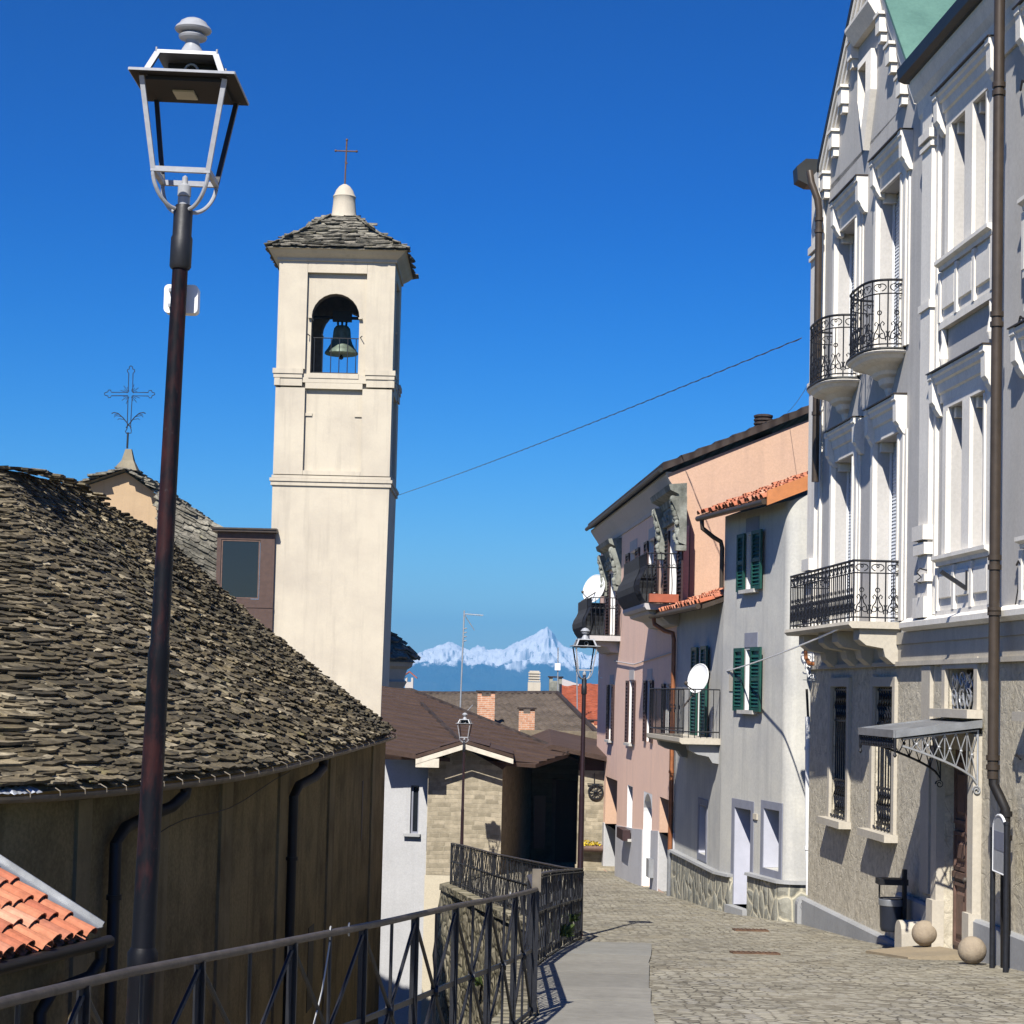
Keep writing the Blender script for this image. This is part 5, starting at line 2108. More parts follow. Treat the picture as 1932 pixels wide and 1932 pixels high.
# left eave box and corner downpipe
mb = MB()
ze = PZ.z(1520, 330, .3)
PZ.prof(mb, -0.22, 0.12, [(-0.1, ze - 0.10), (0.20, ze - 0.10), (0.38, ze - 0.02), (0.40, ze + 0.22), (0.24, ze + 0.36), (-0.1, ze + 0.36)])
mb.build('eave_box', 'roof_edge', pal)
q = lambda px, py, o: PZ.pt(PZ.u(px, py, o), o, PZ.z(px, py, o))
up = PZ.u(1541, 700, .17)
pts = [PZ.pt(up - 0.1, 0.32, ze - 0.05), PZ.pt(up - 0.05, 0.30, ze - 0.25), PZ.pt(up, 0.20, ze - 0.55), PZ.pt(up, 0.17, ze - 0.75), PZ.pt(up, 0.17, PZ.z(1532, 912, .17))]
drainpipe(pts, 0.062, pal, 'brown_metal', [PZ.pt(up, .17, ze - 0.9), PZ.pt(up, .17, PZ.z(1541, 440, .17)), PZ.pt(up, .17, PZ.z(1540, 780, .17))])
# big downpipe on the right
up = PZ.u(1879, 800, .27)
Zp = lambda y: PZ.z(1877, y, .27)
pts = [PZ.pt(up, 0.27, zEave + 0.02), PZ.pt(up, 0.27, Zp(1470))]
drainpipe(pts, 0.066, pal, 'brown_metal', [PZ.pt(up, .27, Zp(y)) for y in (168, 183, 595, 614, 1052, 1070, 1430, 1448)] + [PZ.pt(up, .27, Zp(y)) for y in (1150, 1156)])
pts = [PZ.pt(up, 0.27, Zp(1440)), PZ.pt(up, 0.26, Zp(1480)), PZ.pt(up + 0.06, 0.20, Zp(1505)), PZ.pt(up + 0.10, 0.15, Zp(1525)), PZ.pt(up + 0.10, 0.13, gz(23.6) - 0.05)]
drainpipe(pts, 0.060, pal, 'black_pipe', [PZ.pt(up + 0.10, 0.14, Zp(y)) for y in (1535, 1580)])
# hooks carrying old wires
for z, o in ((Zp(178), .42), (Zp(612), .42), (Zp(1065), .36), (Zp(1425), .36)):
    mb = MB()
    mb.tube([PZ.pt(up + 0.05, 0.02, z), PZ.pt(up + 0.35, 0.10, z + 0.02), PZ.pt(up + 0.42, 0.08, z - 0.03)], 0.014, 6)
    mb.build('wall_hook', 'black_pipe', pal)
mb = MB()
mb.tube([PZ.pt(up + 0.42, 0.08, Zp(612)), PZ.pt(up + 0.20, 0.06, Zp(700))], 0.006, 5)
mb.build('hanging_wire', 'black_pipe', pal)
mb = MB()
mb.tube([PZ.pt(up + 0.42, 0.08, Zp(1062)), PZ.pt(up + 0.05, 0.05, Zp(1160))], 0.008, 5)
mb.build('hanging_wire', 'black_pipe', pal)
# iron bracket (triangular) on the apron
mb = MB()
ub = PZ.u(1822, 1100, .1)
mb.bar(PZ.pt(ub, 0.08, PZ.z(1830, 1075, .1)), PZ.pt(ub, 0.08, PZ.z(1830, 1112, .1)), 0.05, 0.04)
mb.bar(PZ.pt(ub, 0.42, PZ.z(1830, 1078, .1)), PZ.pt(ub, 0.08, PZ.z(1830, 1110, .1)), 0.05, 0.05)
mb.build('iron_bracket', 'iron', pal)
mb = MB()
mb.tube([PZ.pt(up1 + 0.02, 0.12, PZ.z(1757, 1075, .1) - 0.0), PZ.pt(up1 + 0.02, 0.22, PZ.z(1757, 1072, .1)), PZ.pt(up1 + 0.02, 0.26, PZ.z(1757, 1080, .1)), PZ.pt(up1 + 0.02, 0.20, PZ.z(1757, 1088, .1)), PZ.pt(up1 + 0.02, 0.27, PZ.z(1757, 1096, .1)), PZ.pt(up1 + 0.02, 0.2, PZ.z(1757, 1099, .1))], 0.012, 6)
mb.build('iron_hook', 'iron', pal)


# ---- wrought iron balcony railings
def iron_rail(mb, pos, L, h=0.98, module=0.26, dense=False, foot=0.06):
    n = max(1, round(L / module))
    m = L / n
    Zv = lambda s, z: pos(s) + V((0, 0, z))
    seg = max(8, n * 3)
    for z, r in ((h, 0.020), (h * 0.80, 0.011), (foot, 0.012)):
        mb.tube([Zv(L * k / seg, z) for k in range(seg + 1)], r, 6)
    for k in range(n + 1):
        mb.tube([Zv(k * m, 0), Zv(k * m, h)], 0.011, 5)
    for k in range(n):
        c = (k + 0.5) * m
        mb.tube([Zv(c, foot), Zv(c, h * 0.8)], 0.008, 5)
        # ring half way
        mb.tube([Zv(c + 0.032 * math.cos(a), h * 0.52 + 0.032 * math.sin(a)) for a in [q * math.pi / 4 for q in range(8)]], 0.009, 4, True)
        # lyre scrolls in the top band
        for sg in (-1, 1):
            pts = []
            for q in range(13):
                t = q / 12
                an = math.radians(-90) + sg * math.radians(20 + 290 * t)
                rr = m * 0.43 * (1 - 0.72 * t)
                ox = sg * m * 0.0
                pts.append(Zv(c + rr * math.cos(an) + sg * 0.12 * m * t, h * 0.90 + rr * 0.62 * math.sin(an)))
            mb.tube(pts, 0.008, 4)
            # foot scrolls
            pts = []
            for q in range(12):
                t = q / 11
                an = math.radians(90) - sg * math.radians(40 + 330 * t)
                rr = m * 0.30 * (1 - 0.7 * t)
                pts.append(Zv(c + sg * m * 0.20 + rr * math.cos(an), foot + 0.13 + rr * math.sin(an)))
            mb.tube(pts, 0.008, 4)
            pts = [Zv(c + sg * m * 0.40, foot + 0.05), Zv(c + sg * m * 0.30, foot + 0.16), Zv(c + sg * m * 0.12, foot + 0.22), Zv(c + sg * m * 0.06, foot + 0.29),
                   Zv(c + sg * m * 0.20, foot + 0.33), Zv(c + sg * m * 0.30, foot + 0.30), Zv(c + sg * m * 0.24, foot + 0.27)]
            mb.tube(pts, 0.009, 4)


b0, b1 = PZ.u(1491, 1130, .70), PZ.u(1702, 1120, .0)
OB = PZ.C  # unused
ob = 0.70
mb = MB()
PZ.prof(mb, b0 - 0.06, b1 + 0.02, [(-0.02, zB1 - 0.10), (ob + 0.03, zB1 - 0.10), (ob + 0.08, zB1 - 0.05), (ob + 0.06, zB1), (-0.02, zB1)])
bal = mb.build('balcony', 'stone_trim', pal)
for uu in (b0 + 0.25, b0 + 1.65, b1 - 1.75, b1 - 0.42):
    mb = MB()
    PZ.prof(mb, uu, uu + 0.36, [(-0.02, zB1 - 0.62), (0.10, zB1 - 0.60), (0.22, zB1 - 0.50), (0.25, zB1 - 0.38), (0.50, zB1 - 0.34), (0.60, zB1 - 0.26), (0.60, zB1 - 0.104), (-0.02, zB1 - 0.104)])
    mb.build('balcony_corbel', 'stone_trim', bal)
Lf = b1 - b0


def pos_b(s):
    # near end run, front run, far end run
    if s < ob:
        return PZ.pt(b1 - 0.03, s, zB1)
    if s < ob + Lf - 0.06:
        return PZ.pt(b1 - 0.03 - (s - ob), ob, zB1)
    return PZ.pt(b0 + 0.03, max(0, ob - (s - ob - Lf + 0.06)), zB1)


for (s0, s1, md) in ((0, ob, 0.26), (ob, ob + Lf - 0.06, 0.245), (ob + Lf - 0.06, 2 * ob + Lf - 0.06, 0.26)):
    mb = MB()
    iron_rail(mb, lambda s, s0=s0: pos_b(s0 + s + (1e-5 if s0 else 0)), s1 - s0 - 2e-5, PZ.z(1620, 1055, .7) - zB1, md)
    mb.build('balcony_railing', 'iron', bal)

for (h, nm) in ((hA, 'A'), (hB, 'B')):
    uc = (h[0] + h[1]) / 2
    wd, dp = 0.84, 0.56

    def pl(a, k=1.0, uc=uc):
        """half super-ellipse plan"""
        c, s = math.cos(a), math.sin(a)
        e = 0.62
        return uc + k * wd * math.copysign(abs(c) ** e, c), k * dp * abs(s) ** e

    mb = MB()
    N = 20
    lev = [(0.0, 1.0), (-0.045, 1.03), (-0.07, 1.0), (-0.085, 0.93), (-0.13, 0.88), (-0.16, 0.78), (-0.19, 0.60), (-0.25, 0.44), (-0.30, 0.40), (-0.34, 0.29), (-0.42, 0.25), (-0.48, 0.14), (-0.60, 0.08)]
    prev = None
    for dz, k in lev:
        row = [PZ.pt(pl(math.pi * j / N, k)[0], pl(math.pi * j / N, k)[1], zB2 + dz) for j in range(N + 1)]
        if prev:
            for j in range(N):
                mb.face([prev[j], prev[j + 1], row[j + 1], row[j]])
        else:
            mb.face(row)
        prev = row
    bo = mb.build('balcony', 'trim', pal)
    mb = MB()
    mb.tube([PZ.pt(pl(math.pi * j / N, 1.0)[0], pl(math.pi * j / N, 1.0)[1], zB2 - 0.02) for j in range(N + 1)], 0.03, 6)
    mb.build('slab_edge', 'roof_edge', bo)
    # arc length table
    pts = [PZ.pt(pl(math.pi * j / 120, 0.95)[0], pl(math.pi * j / 120, 0.95)[1], zB2) for j in range(121)]
    cum = [0]
    for j in range(120):
        cum.append(cum[-1] + (pts[j + 1] - pts[j]).length)

    def pos_r(s, pts=pts, cum=cum):
        s = min(max(s, 0), cum[-1])
        for j in range(120):
            if s <= cum[j + 1]:
                f = (s - cum[j]) / max(1e-9, cum[j + 1] - cum[j])
                return pts[j].lerp(pts[j + 1], f)
        return pts[-1].copy()

    mb = MB()
    iron_rail(mb, pos_r, cum[-1], 1.0, 0.25)
    mb.build('balcony_railing', 'iron', bo)

# ---- ground floor windows with grilles
def grille_window(h, kind, pane='glass'):
    mb = MB()
    PZ.frame(mb, h, 0.14, -0.02, 0.05, False)
    w = mb.build('window', 'stone_trim', pal)
    mb = MB()
    PZ.box(mb, h[0] - 0.22, h[1] + 0.22, -0.02, 0.20, h[2] - 0.11, h[2] - 0.002)
    mb.build('window_sill', 'stone_trim', w)
    mb = MB()
    PZ.box(mb, h[0], h[1], -0.26, -0.25, h[2], h[3])
    mb.build('window_pane', pane, w)
    mb = MB()
    o = -0.04
    if kind == 'tall':
        for k in range(8):
            u = h[0] + (h[1] - h[0]) * (k + 0.5) / 8
            mb.tube([PZ.pt(u, o, h[2] + 0.08), PZ.pt(u, o, h[3] - 0.02)], 0.011, 5)
        for zz in (h[2] + 0.10, h[2] + 0.62, h[3] - 0.55, h[3] - 0.05):
            PZ.box(mb, h[0], h[1], o - 0.012, o + 0.012, zz - 0.018, zz + 0.018)
        for z0, z1 in ((h[2] + 0.12, h[2] + 0.60), (h[3] - 0.53, h[3] - 0.07)):
            for k in range(7):
                u = h[0] + (h[1] - h[0]) * (k + 1) / 8
                w8 = (h[1] - h[0]) / 16
                pts = [PZ.pt(u + w8 * 1.2 * math.sin(q * math.pi / 4), o + 0.02, z0 + (z1 - z0) * q / 12) for q in range(13)]
                mb.tube(pts, 0.010, 4)
        PZ.box(mb, (h[0] + h[1]) / 2 - 0.02, (h[0] + h[1]) / 2 + 0.02, -0.24, -0.2, h[2], h[3])
        for k in range(6):
            u = h[0] + (h[1] - h[0]) * (k + 0.5) / 6
            mb.tube([PZ.pt(u, 0.03, h[2] + 0.02), PZ.pt(u + 0.06, 0.05, h[2] + 0.06), PZ.pt(u + 0.1, 0.03, h[2] + 0.01)], 0.014, 4)
        mb.build('iron_grille', 'iron', w)
    else:
        zc, uc = (h[2] + h[3]) / 2, (h[0] + h[1]) / 2
        for sx in (-1, 1):
            for k in range(4):
                cu = uc + sx * (0.14 + 0.34 * (k % 2))
                cz = zc + (0.11 if k < 2 else -0.13)
                mb.tube(PZ.spiral(cu, cz, 0.13, 1.25, 0.6 * k, o, sx if k % 2 else -sx, 16), 0.013, 5)
            for k in range(4):
                u0 = uc + sx * 0.16 * k
                mb.tube([PZ.pt(u0, o, h[2]), PZ.pt(u0 + sx * 0.1, o, zc - 0.05), PZ.pt(u0 - sx * 0.05, o, zc + 0.1), PZ.pt(u0 + sx * 0.06, o, h[3] - 0.06)], 0.010, 5)
        mb.build('iron_grille', 'aluminium', w)


grille_window(g1, 'tall')
grille_window(g2, 'tall', 'sunlit_pane')  # pane coloured as if sunlit; the twin window keeps dark glass
for h in [g3] + gx:
    grille_window(h, 'square')

# plinth
ua, ub_ = PZ.u(1702, 1740), gd[0] - 0.26
for a, b, z1 in ((0.0, ua, -3.44), (ua + 0.003, ub_, -2.72), (gd[1] + 0.24, UE, -2.68)):
    mb = MB()
    PZ.prof(mb, a, b, [(-0.02, -5), (0.10, -5), (0.10, z1 - 0.03), (0.07, z1), (-0.02, z1)])
    mb.build('plinth', 'plinth', pal)
# door surround, door
mb = MB()
for a, b in ((gd[0] - 0.25, gd[0] - 0.003), (gd[1] + 0.003, gd[1] + 0.23)):
    PZ.box(mb, a, b, -0.02, 0.11, -4, gd[3])
    PZ.box(mb, a - 0.02, b + 0.02, 0.0, 0.16, -4, -2.62)
PZ.box(mb, gd[0] - 0.25, gd[1] + 0.23, -0.02, 0.10, gd[3] + 0.002, gd[3] + 0.22)
PZ.box(mb, gd[0] - 0.1, gd[1] + 0.1, -0.1, 0.30, -4.2, -3.30)
mb.build('door_surround', 'stone_trim', pal)
mb = MB()
o = -0.14
PZ.box(mb, gd[0] + 0.002, gd[1] - 0.002, o - 0.04, o, -3.30, gd[3] - 0.003)
um = (gd[0] + gd[1]) / 2
for a, b in ((gd[0] + 0.04, um - 0.03), (um + 0.03, gd[1] - 0.04)):
    for z0, z1 in ((-3.18, -2.35), (-2.2, -1.7), (-1.6, -0.8)):
        PZ.frame(mb, (a + 0.05, b - 0.05, z0 + 0.05, z1 - 0.05), 0.05, o, o + 0.03, True)
        PZ.prof(mb, a + 0.14, b - 0.14, [(o, z0 + 0.12), (o + 0.025, z0 + 0.16), (o + 0.025, z1 - 0.16), (o, z1 - 0.12)])
    PZ.box(mb, a, b, o, o + 0.05, -2.30, -2.22)
PZ.box(mb, um - 0.03, um + 0.03, o, o + 0.06, -3.28, -0.65)
dr = mb.build('door', 'wood', pal)
mb = MB()
mb.sphere(PZ.pt(um + 0.09, o + 0.09, -2.28), 0.035, 12, 8)
mb.build('door_knob', 'iron_worn', dr)
# rounded guard stone by the door
mb = MB()
uu = PZ.u(1722, 1760, .2)
ring = []
zt_ = PZ.z(1720, 1735, .2)
for k in range(9):
    an = math.pi * k / 8
    ring.append((0.17 * math.cos(an), zt_ - 0.17 + 0.17 * math.sin(an)))
ring = [(0.20, -4)] + ring + [(-0.20, -4)]
mb.hexa([PZ.pt(uu + a, 0.08, z) for a, z in ring], [PZ.pt(uu + a, 0.40, z) for a, z in ring])
mb.build('guard_stone', 'stone_trim', pal)

# ---- canopy over the door
uc0, uc1 = PZ.u(1781, 1360), PZ.u(1857, 1368)
ok = 1.12
zi, zo = -0.27, -0.42
mb = MB()
mb.hexa([PZ.pt(uc0, 0.03, zi), PZ.pt(uc1, 0.03, zi), PZ.pt(uc1, ok, zo), PZ.pt(uc0, ok, zo)],
        [PZ.pt(uc0, 0.03, zi + 0.03), PZ.pt(uc1, 0.03, zi + 0.03), PZ.pt(uc1, ok, zo + 0.03), PZ.pt(uc0, ok, zo + 0.03)])
for z_, o_ in ((zo, ok + 0.004),):
    PZ.box(mb, uc0 - 0.02, uc1 + 0.02, ok + 0.003, ok + 0.03, zo - 0.05, zo + 0.045)
for u_ in (uc0 - 0.022, uc1 + 0.004):
    mb.hexa([PZ.pt(u_, 0.03, zi - 0.05), PZ.pt(u_ + 0.018, 0.03, zi - 0.05), PZ.pt(u_ + 0.018, ok, zo - 0.05), PZ.pt(u_, ok, zo - 0.05)],
            [PZ.pt(u_, 0.03, zi + 0.045), PZ.pt(u_ + 0.018, 0.03, zi + 0.045), PZ.pt(u_ + 0.018, ok, zo + 0.045), PZ.pt(u_, ok, zo + 0.045)])
can = mb.build('door_canopy', 'zinc', pal)
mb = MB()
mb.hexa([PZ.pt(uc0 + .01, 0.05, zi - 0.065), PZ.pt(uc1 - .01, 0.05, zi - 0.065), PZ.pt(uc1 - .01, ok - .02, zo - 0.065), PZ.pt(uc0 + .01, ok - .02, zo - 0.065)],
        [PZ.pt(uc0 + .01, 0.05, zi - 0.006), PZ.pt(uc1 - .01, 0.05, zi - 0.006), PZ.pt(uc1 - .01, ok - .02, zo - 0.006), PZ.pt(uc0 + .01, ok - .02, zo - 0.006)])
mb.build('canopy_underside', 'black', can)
for uu, mt in ((uc1 - 0.06, 'aluminium'), (uc0 + 0.06, 'iron')):
    mb = MB()
    B = lambda o, z, uu=uu: PZ.pt(uu, o, z)
    top = lambda o: zi + (zo - zi) * o / ok - 0.08
    low = lambda o: -1.02 + 0.45 * (o / 0.95) ** 0.62 if o < 0.95 else -0.57
    N = 14
    mb.tube([B(0.06 + 0.95 * k / N, top(0.06 + 0.95 * k / N)) for k in range(N + 1)], 0.014, 5)
    mb.tube([B(0.06 + 0.95 * k / N, low(0.95 * k / N)) for k in range(N + 1)], 0.017, 5)
    mb.tube([B(0.06, top(0)), B(0.06, -1.05)], 0.014, 5)
    xs = [0.06, 0.20, 0.34, 0.48, 0.62, 0.76, 0.90]
    for k in range(len(xs) - 1):
        a, b = xs[k], xs[k + 1]
        la, lb = low(a - 0.06), low(b - 0.06)
        mb.bar(B(a, top(a)), B(b, lb), 0.022, 0.010, PZ.T)
        mb.bar(B(a, la), B(b, top(b)), 0.022, 0.010, PZ.T)
        if k % 2 == 1:
            mb.bar(B(a, top(a)), B(a, la), 0.020, 0.010, PZ.T)
        c = B((a + b) / 2, (top(a) + la) / 2 * 0.5 + (top(b) + lb) / 4)
        mb.sphere(c, 0.022, 8, 6)
    mb.tube([B(0.07 + 0.055 * math.cos(a) * (1 - a / 14), -1.10 + 0.055 * math.sin(a) * (1 - a / 14)) for a in [q * 0.5 for q in range(20)]], 0.011, 5)
    mb.build('canopy_bracket', mt, can)
# lace valance along the outer edge
mb = MB()
n = 14
for k in range(n):
    u = uc0 + (uc1 - uc0) * (k + 0.5) / n
    mb.tube([PZ.pt(u + 0.045 * math.cos(a), ok, zo - 0.115 + 0.05 * math.sin(a)) for a in [q * math.pi / 5 for q in range(10)]], 0.010, 4, True)
    mb.tube([PZ.pt(u + 0.02 * math.cos(a), ok, zo - 0.115 + 0.025 * math.sin(a)) for a in [q * math.pi / 3 for q in range(6)]], 0.009, 4, True)
PZ.box(mb, uc0, uc1, ok - 0.008, ok + 0.008, zo - 0.185, zo - 0.165)
for u in (uc0, uc1):
    mb.lathe([(0.0, -0.30), (0.025, -0.27), (0.012, -0.23), (0.02, -0.2), (0.02, 0.0)], PZ.pt(u, ok, zo), 8)
mb.build('canopy_valance', 'iron', can)

# threshold stone in front of the door
t = thing('threshold_stone', 'ochre stone slab on the cobbles before the palazzo door', 'doorstep', PZ.pt(um, 0.7, gz(25.5)))
mb = MB()
qs = [PZ.pt(gd[0] - 0.45, 0.05, 0), PZ.pt(gd[1] + 0.30, 0.05, 0), PZ.pt(gd[1] + 0.20, 0.90, 0), PZ.pt(gd[0] - 0.05, 1.02, 0), PZ.pt(gd[0] - 0.35, 0.8, 0)]
mb.hexa([V((q.x, q.y, gz(q.y) - 0.15)) for q in qs], [V((q.x, q.y, gz(q.y) + z)) for q, z in zip(qs, (0.11, 0.09, 0.03, 0.03, 0.035))])
mb.build('slab', 'threshold', t)


# stone balls
def ball(px, py, rpx, lift, label):
    # push the ball along its sight line until it rests on the paving
    for o in [0.60 - 0.01 * k for k in range(60)]:
        u, z = PZ.hit(px, py, o)
        c = PZ.pt(u, o, z)
        r = rpx / FPX * c.y
        if c.z - r <= gz(c.y) + lift:
            break
    c.z = max(c.z, gz(c.y) + lift + r * 0.985 - 0.006)
    print('ball', o, c, r, c.z - r - gz(c.y))
    t = thing('stone_ball', label, 'stone ball', c - V((0, 0, r)), 'stone balls beside the palazzo door')
    mb = MB()
    mb.sphere(c, r, 32, 20, (1, 1, 0.985))
    mb.build('sphere', 'ball', t, True)


ball(1745, 1761, 24.5, 0.095, 'stone ball touching the rounded guard stone, left side of the palazzo door')
ball(1834, 1793, 26.5, 0.0, 'stone ball right of the palazzo door, close to the sign posts')

# waste bin
u, z = PZ.hit(1706, 1716, .22)
c = PZ.pt(u, 0.22, 0)
g = gz(c.y)
t = thing('waste_bin', 'dark blue cylindrical litter bin on a black post at the palazzo wall', 'litter bin', V((c.x, c.y, g)))
mb = MB()
zt_ = PZ.z(1706, 1640, .22)
mb.bar(V((c.x, c.y, g - .1)), V((c.x, c.y, zt_)), 0.075, 0.05, PZ.T)
post_ = mb.build('post', 'black', t)
bc = PZ.pt(PZ.u(1682, 1716, .36), 0.36, 0)
zb0, zb1 = PZ.z(1682, 1757, .36), PZ.z(1682, 1694, .36)
mb = MB()
mb.lathe([(0.135, zb0), (0.145, zb0 + 0.01), (0.155, zb0 + 0.06), (0.170, zb1 - 0.02), (0.175, zb1), (0.160, zb1), (0.15, zb1 - 0.05), (0.02, zb1 - 0.06)], (bc.x, bc.y, 0), 28)
mb.build('bucket', 'bin', t, True)
mb = MB()
mb.lathe([(0.176, zb1 - 0.10), (0.178, zb1 - 0.09), (0.178, zb1 - 0.02), (0.17, zb1 - 0.01)], (bc.x, bc.y, 0), 28)
mb.build('rim_band', 'zinc', t, True)
mb = MB()
zh = PZ.z(1682, 1664, .36)
mb.box(bc.x - 0.20, bc.x + 0.20, bc.y - 0.15, bc.y + 0.15, zh - 0.03, zh + 0.05)
mb.bar(V((c.x, c.y, zh)), V((bc.x, bc.y, zh)), 0.05, 0.04)
mb.bar(V((c.x, c.y, zb0 + 0.1)), V((bc.x + 0.1, bc.y, zb0 + 0.1)), 0.05, 0.04)
mb.bar(V((bc.x - 0.17, bc.y, zb1)), V((bc.x - 0.17, bc.y, zh)), 0.02, 0.02)
mb.build('rain_cover', 'black', t)

# information sign on two posts
t = thing('information_sign', 'grey sign panel with arched top between two dark posts by the downpipe', 'sign', (5.66, 22.65, gz(22.65)))
pA, pB = V((5.68, 23.0, 0)), V((5.655, 22.28, 0))
for pp, yt in ((pA, 1560), (pB, 1550)):
    mb = MB()
    px = 966 + FPX * pp.x / pp.y
    zt_ = (1325 - yt) / FPX * pp.y
    mb.lathe([(0.032, gz(pp.y) - 0.1), (0.032, zt_ - 0.03), (0.036, zt_ - 0.03), (0.036, zt_), (0.0, zt_ + 0.015)], pp, 14)
    mb.build('post', 'iron', t, True)
f = Fac((pA.x, pA.y), (pB.x - pA.x, pB.y - pA.y))
Ls = (pB - pA).length
z0, z1, z2 = (1325 - 1645) / FPX * 22.6, (1325 - 1563) / FPX * 22.6, (1325 - 1537) / FPX * 22.6
ring = [(0.04, z0), (Ls - 0.04, z0), (Ls - 0.04, z1)] + [(Ls / 2 + (Ls / 2 - 0.04) * math.cos(math.pi * k / 10), z1 + (z2 - z1) * math.sin(math.pi * k / 10)) for k in range(1, 10)] + [(0.04, z1)]
mb = MB()
mb.hexa([f.pt(u, -0.008, z) for u, z in ring], [f.pt(u, 0.008, z) for u, z in ring])
pn = mb.build('panel', 'sign_face', t)
mb = MB()
mb.tube([f.pt(u, 0.0, z) for u, z in ring], 0.016, 6, True)
mb.build('panel_frame', 'white_paint', t)
mb = MB()
f.box(mb, 0.10, Ls - 0.10, 0.009, 0.012, z1 - 0.24, z1 - 0.03)
mb.build('panel_picture', 'blue_grey', pn)

# hanging shop sign under the balcony
qs = P(1526, 1240, 33.6)
sg = thing('shop_sign', 'small hanging shop sign with white script lettering under the long balcony', 'shop sign', qs)
f = Fac((qs.x - 0.0, 33.6), (1, 0))
f.N = V((0, -1, 0))
k_ = 33.6 / FPX
conv = lambda zx, zy: (lambda w: (w.x - qs.x, w.z))(P((1540 + zx / 13.8) / 1.0435, (1240 + zy / 13.8) / 1.0435, 33.6))
mb = MB()
el = []
c0 = conv(690, 740)
for k in range(24):
    a = 2 * math.pi * k / 24
    el.append((c0[0] + 0.118 * math.cos(a), c0[1] + 0.165 * math.sin(a)))
mb.hexa([f.pt(u, -0.01, z) for u, z in el], [f.pt(u, 0.01, z) for u, z in el])
mb.build('oval_plate', 'white_paint', sg)
mb = MB()
mb.tube([f.pt(*(lambda a: (a[0], 0.02, a[1]))(conv(620, 470))), f.pt(*(lambda a: (a[0], 0.02, a[1]))(conv(640, 760))), f.pt(*(lambda a: (a[0], 0.02, a[1]))(conv(720, 900))), f.pt(*(lambda a: (a[0], 0.02, a[1]))(conv(860, 930)))], [0.030, 0.036, 0.040, 0.03], 8)
mb.build('pipe_elbow', 'copper', sg)  # bend of the copper drainpipe in front of the plate
mb = MB()
u0, z0_ = conv(560, 1360)
u1, _ = conv(940, 1360)
f.box(mb, u0, u1, -0.004, 0.004, z0_ - 0.006, z0_ + 0.006)
mb.bar(f.pt(c0[0] + 0.05, 0, c0[1] + 0.17), f.pt(c0[0] + 0.55, 0, c0[1] + 0.19), 0.012, 0.012)
mb.build('sign_arm', 'aluminium', sg)


def text_mesh(body, size, origin, ux, uz, mat, parent, depth=0.003, name='lettering', shear=0.0):
    cu = bpy.data.curves.new('lettering', 'FONT')
    cu.body = body
    cu.size = size
    cu.extrude = depth
    cu.shear = shear
    tmp = bpy.data.objects.new('tmp_text', cu)
    COL.objects.link(tmp)
    dg = bpy.context.evaluated_depsgraph_get()
    me = bpy.data.meshes.new_from_object(tmp.evaluated_get(dg))
    bpy.data.objects.remove(tmp)
    base = WLOC[parent.name]
    ux, uz = V(ux).normalized(), V(uz).normalized()
    n = ux.cross(uz)
    for v in me.vertices:
        c = v.co.copy()
        v.co = V(origin) + ux * c.x + uz * c.y + n * c.z - base
    me.materials.clear()
    me.materials.append(MAT[mat])
    me.name = name
    o = bpy.data.objects.new(name, me)
    COL.objects.link(o)
    o.parent = parent
    WLOC[o.name] = base
    return o


a0 = conv(520, 1130)
text_mesh('S', 0.24, f.pt(a0[0], 0.015, a0[1] - 0.03), (1, 0, -0.28), (0.1, 0, 1), 'white_paint', sg, shear=0.3)
a0 = conv(640, 1290)
text_mesh('val', 0.155, f.pt(a0[0], 0.015, a0[1] - 0.0), (1, 0, -0.12), (0.1, 0, 1), 'white_paint', sg, shear=0.3)

# ------------------------------------------------------------------ grey house with green shutters
GT = Fac((4.15, 38.26), (0.213, -0.977))
GL = Fac((3.68, 43.4), (0.47, -5.14))
LGL = V((0.47, -5.14, 0)).length
gh_ = thing('grey_house', 'narrow grey plastered house with green shutters and orange tiled eaves', 'house', GT.pt(1.8, 0, -4.3))
UCN = 3.61
zTop = 3.50
zLow = 1.80


def dh(f, pl, pr, yt, yb):
    """opening rectangle from its pixel edges"""
    ym = (yt + yb) / 2
    u0, u1 = f.u(pl, ym), f.u(pr, ym)
    pm = (pl + pr) / 2
    return (u0, u1, f.z(pm, yb), f.z(pm, yt))


w_up = dh(GT, 1409, 1430, 1006, 1112)
w_lo = dh(GT, 1406, 1427, 1224, 1340)
d_g = dh(GT, 1385, 1416, 1525, 1712)
w_g = dh(GT, 1440.5, 1470.5, 1527, 1641)
w_s = dh(GL, 1319, 1332, 1519, 1612)
d_b = dh(GL, 1318, 1331, 1222, 1390)
mb = MB()
GT.wall(mb, 0, UCN - 0.25, -6, zTop, [w_up, w_lo, d_g, w_g])
for h, d in ((w_up, .30), (w_lo, .30), (d_g, .34), (w_g, .34)):
    GT.reveal(mb, h, d)
GL.wall(mb, 0, LGL, -6, zLow + 0.02, [w_s, d_b])
GL.reveal(mb, w_s, .30)
GL.reveal(mb, d_b, .30)
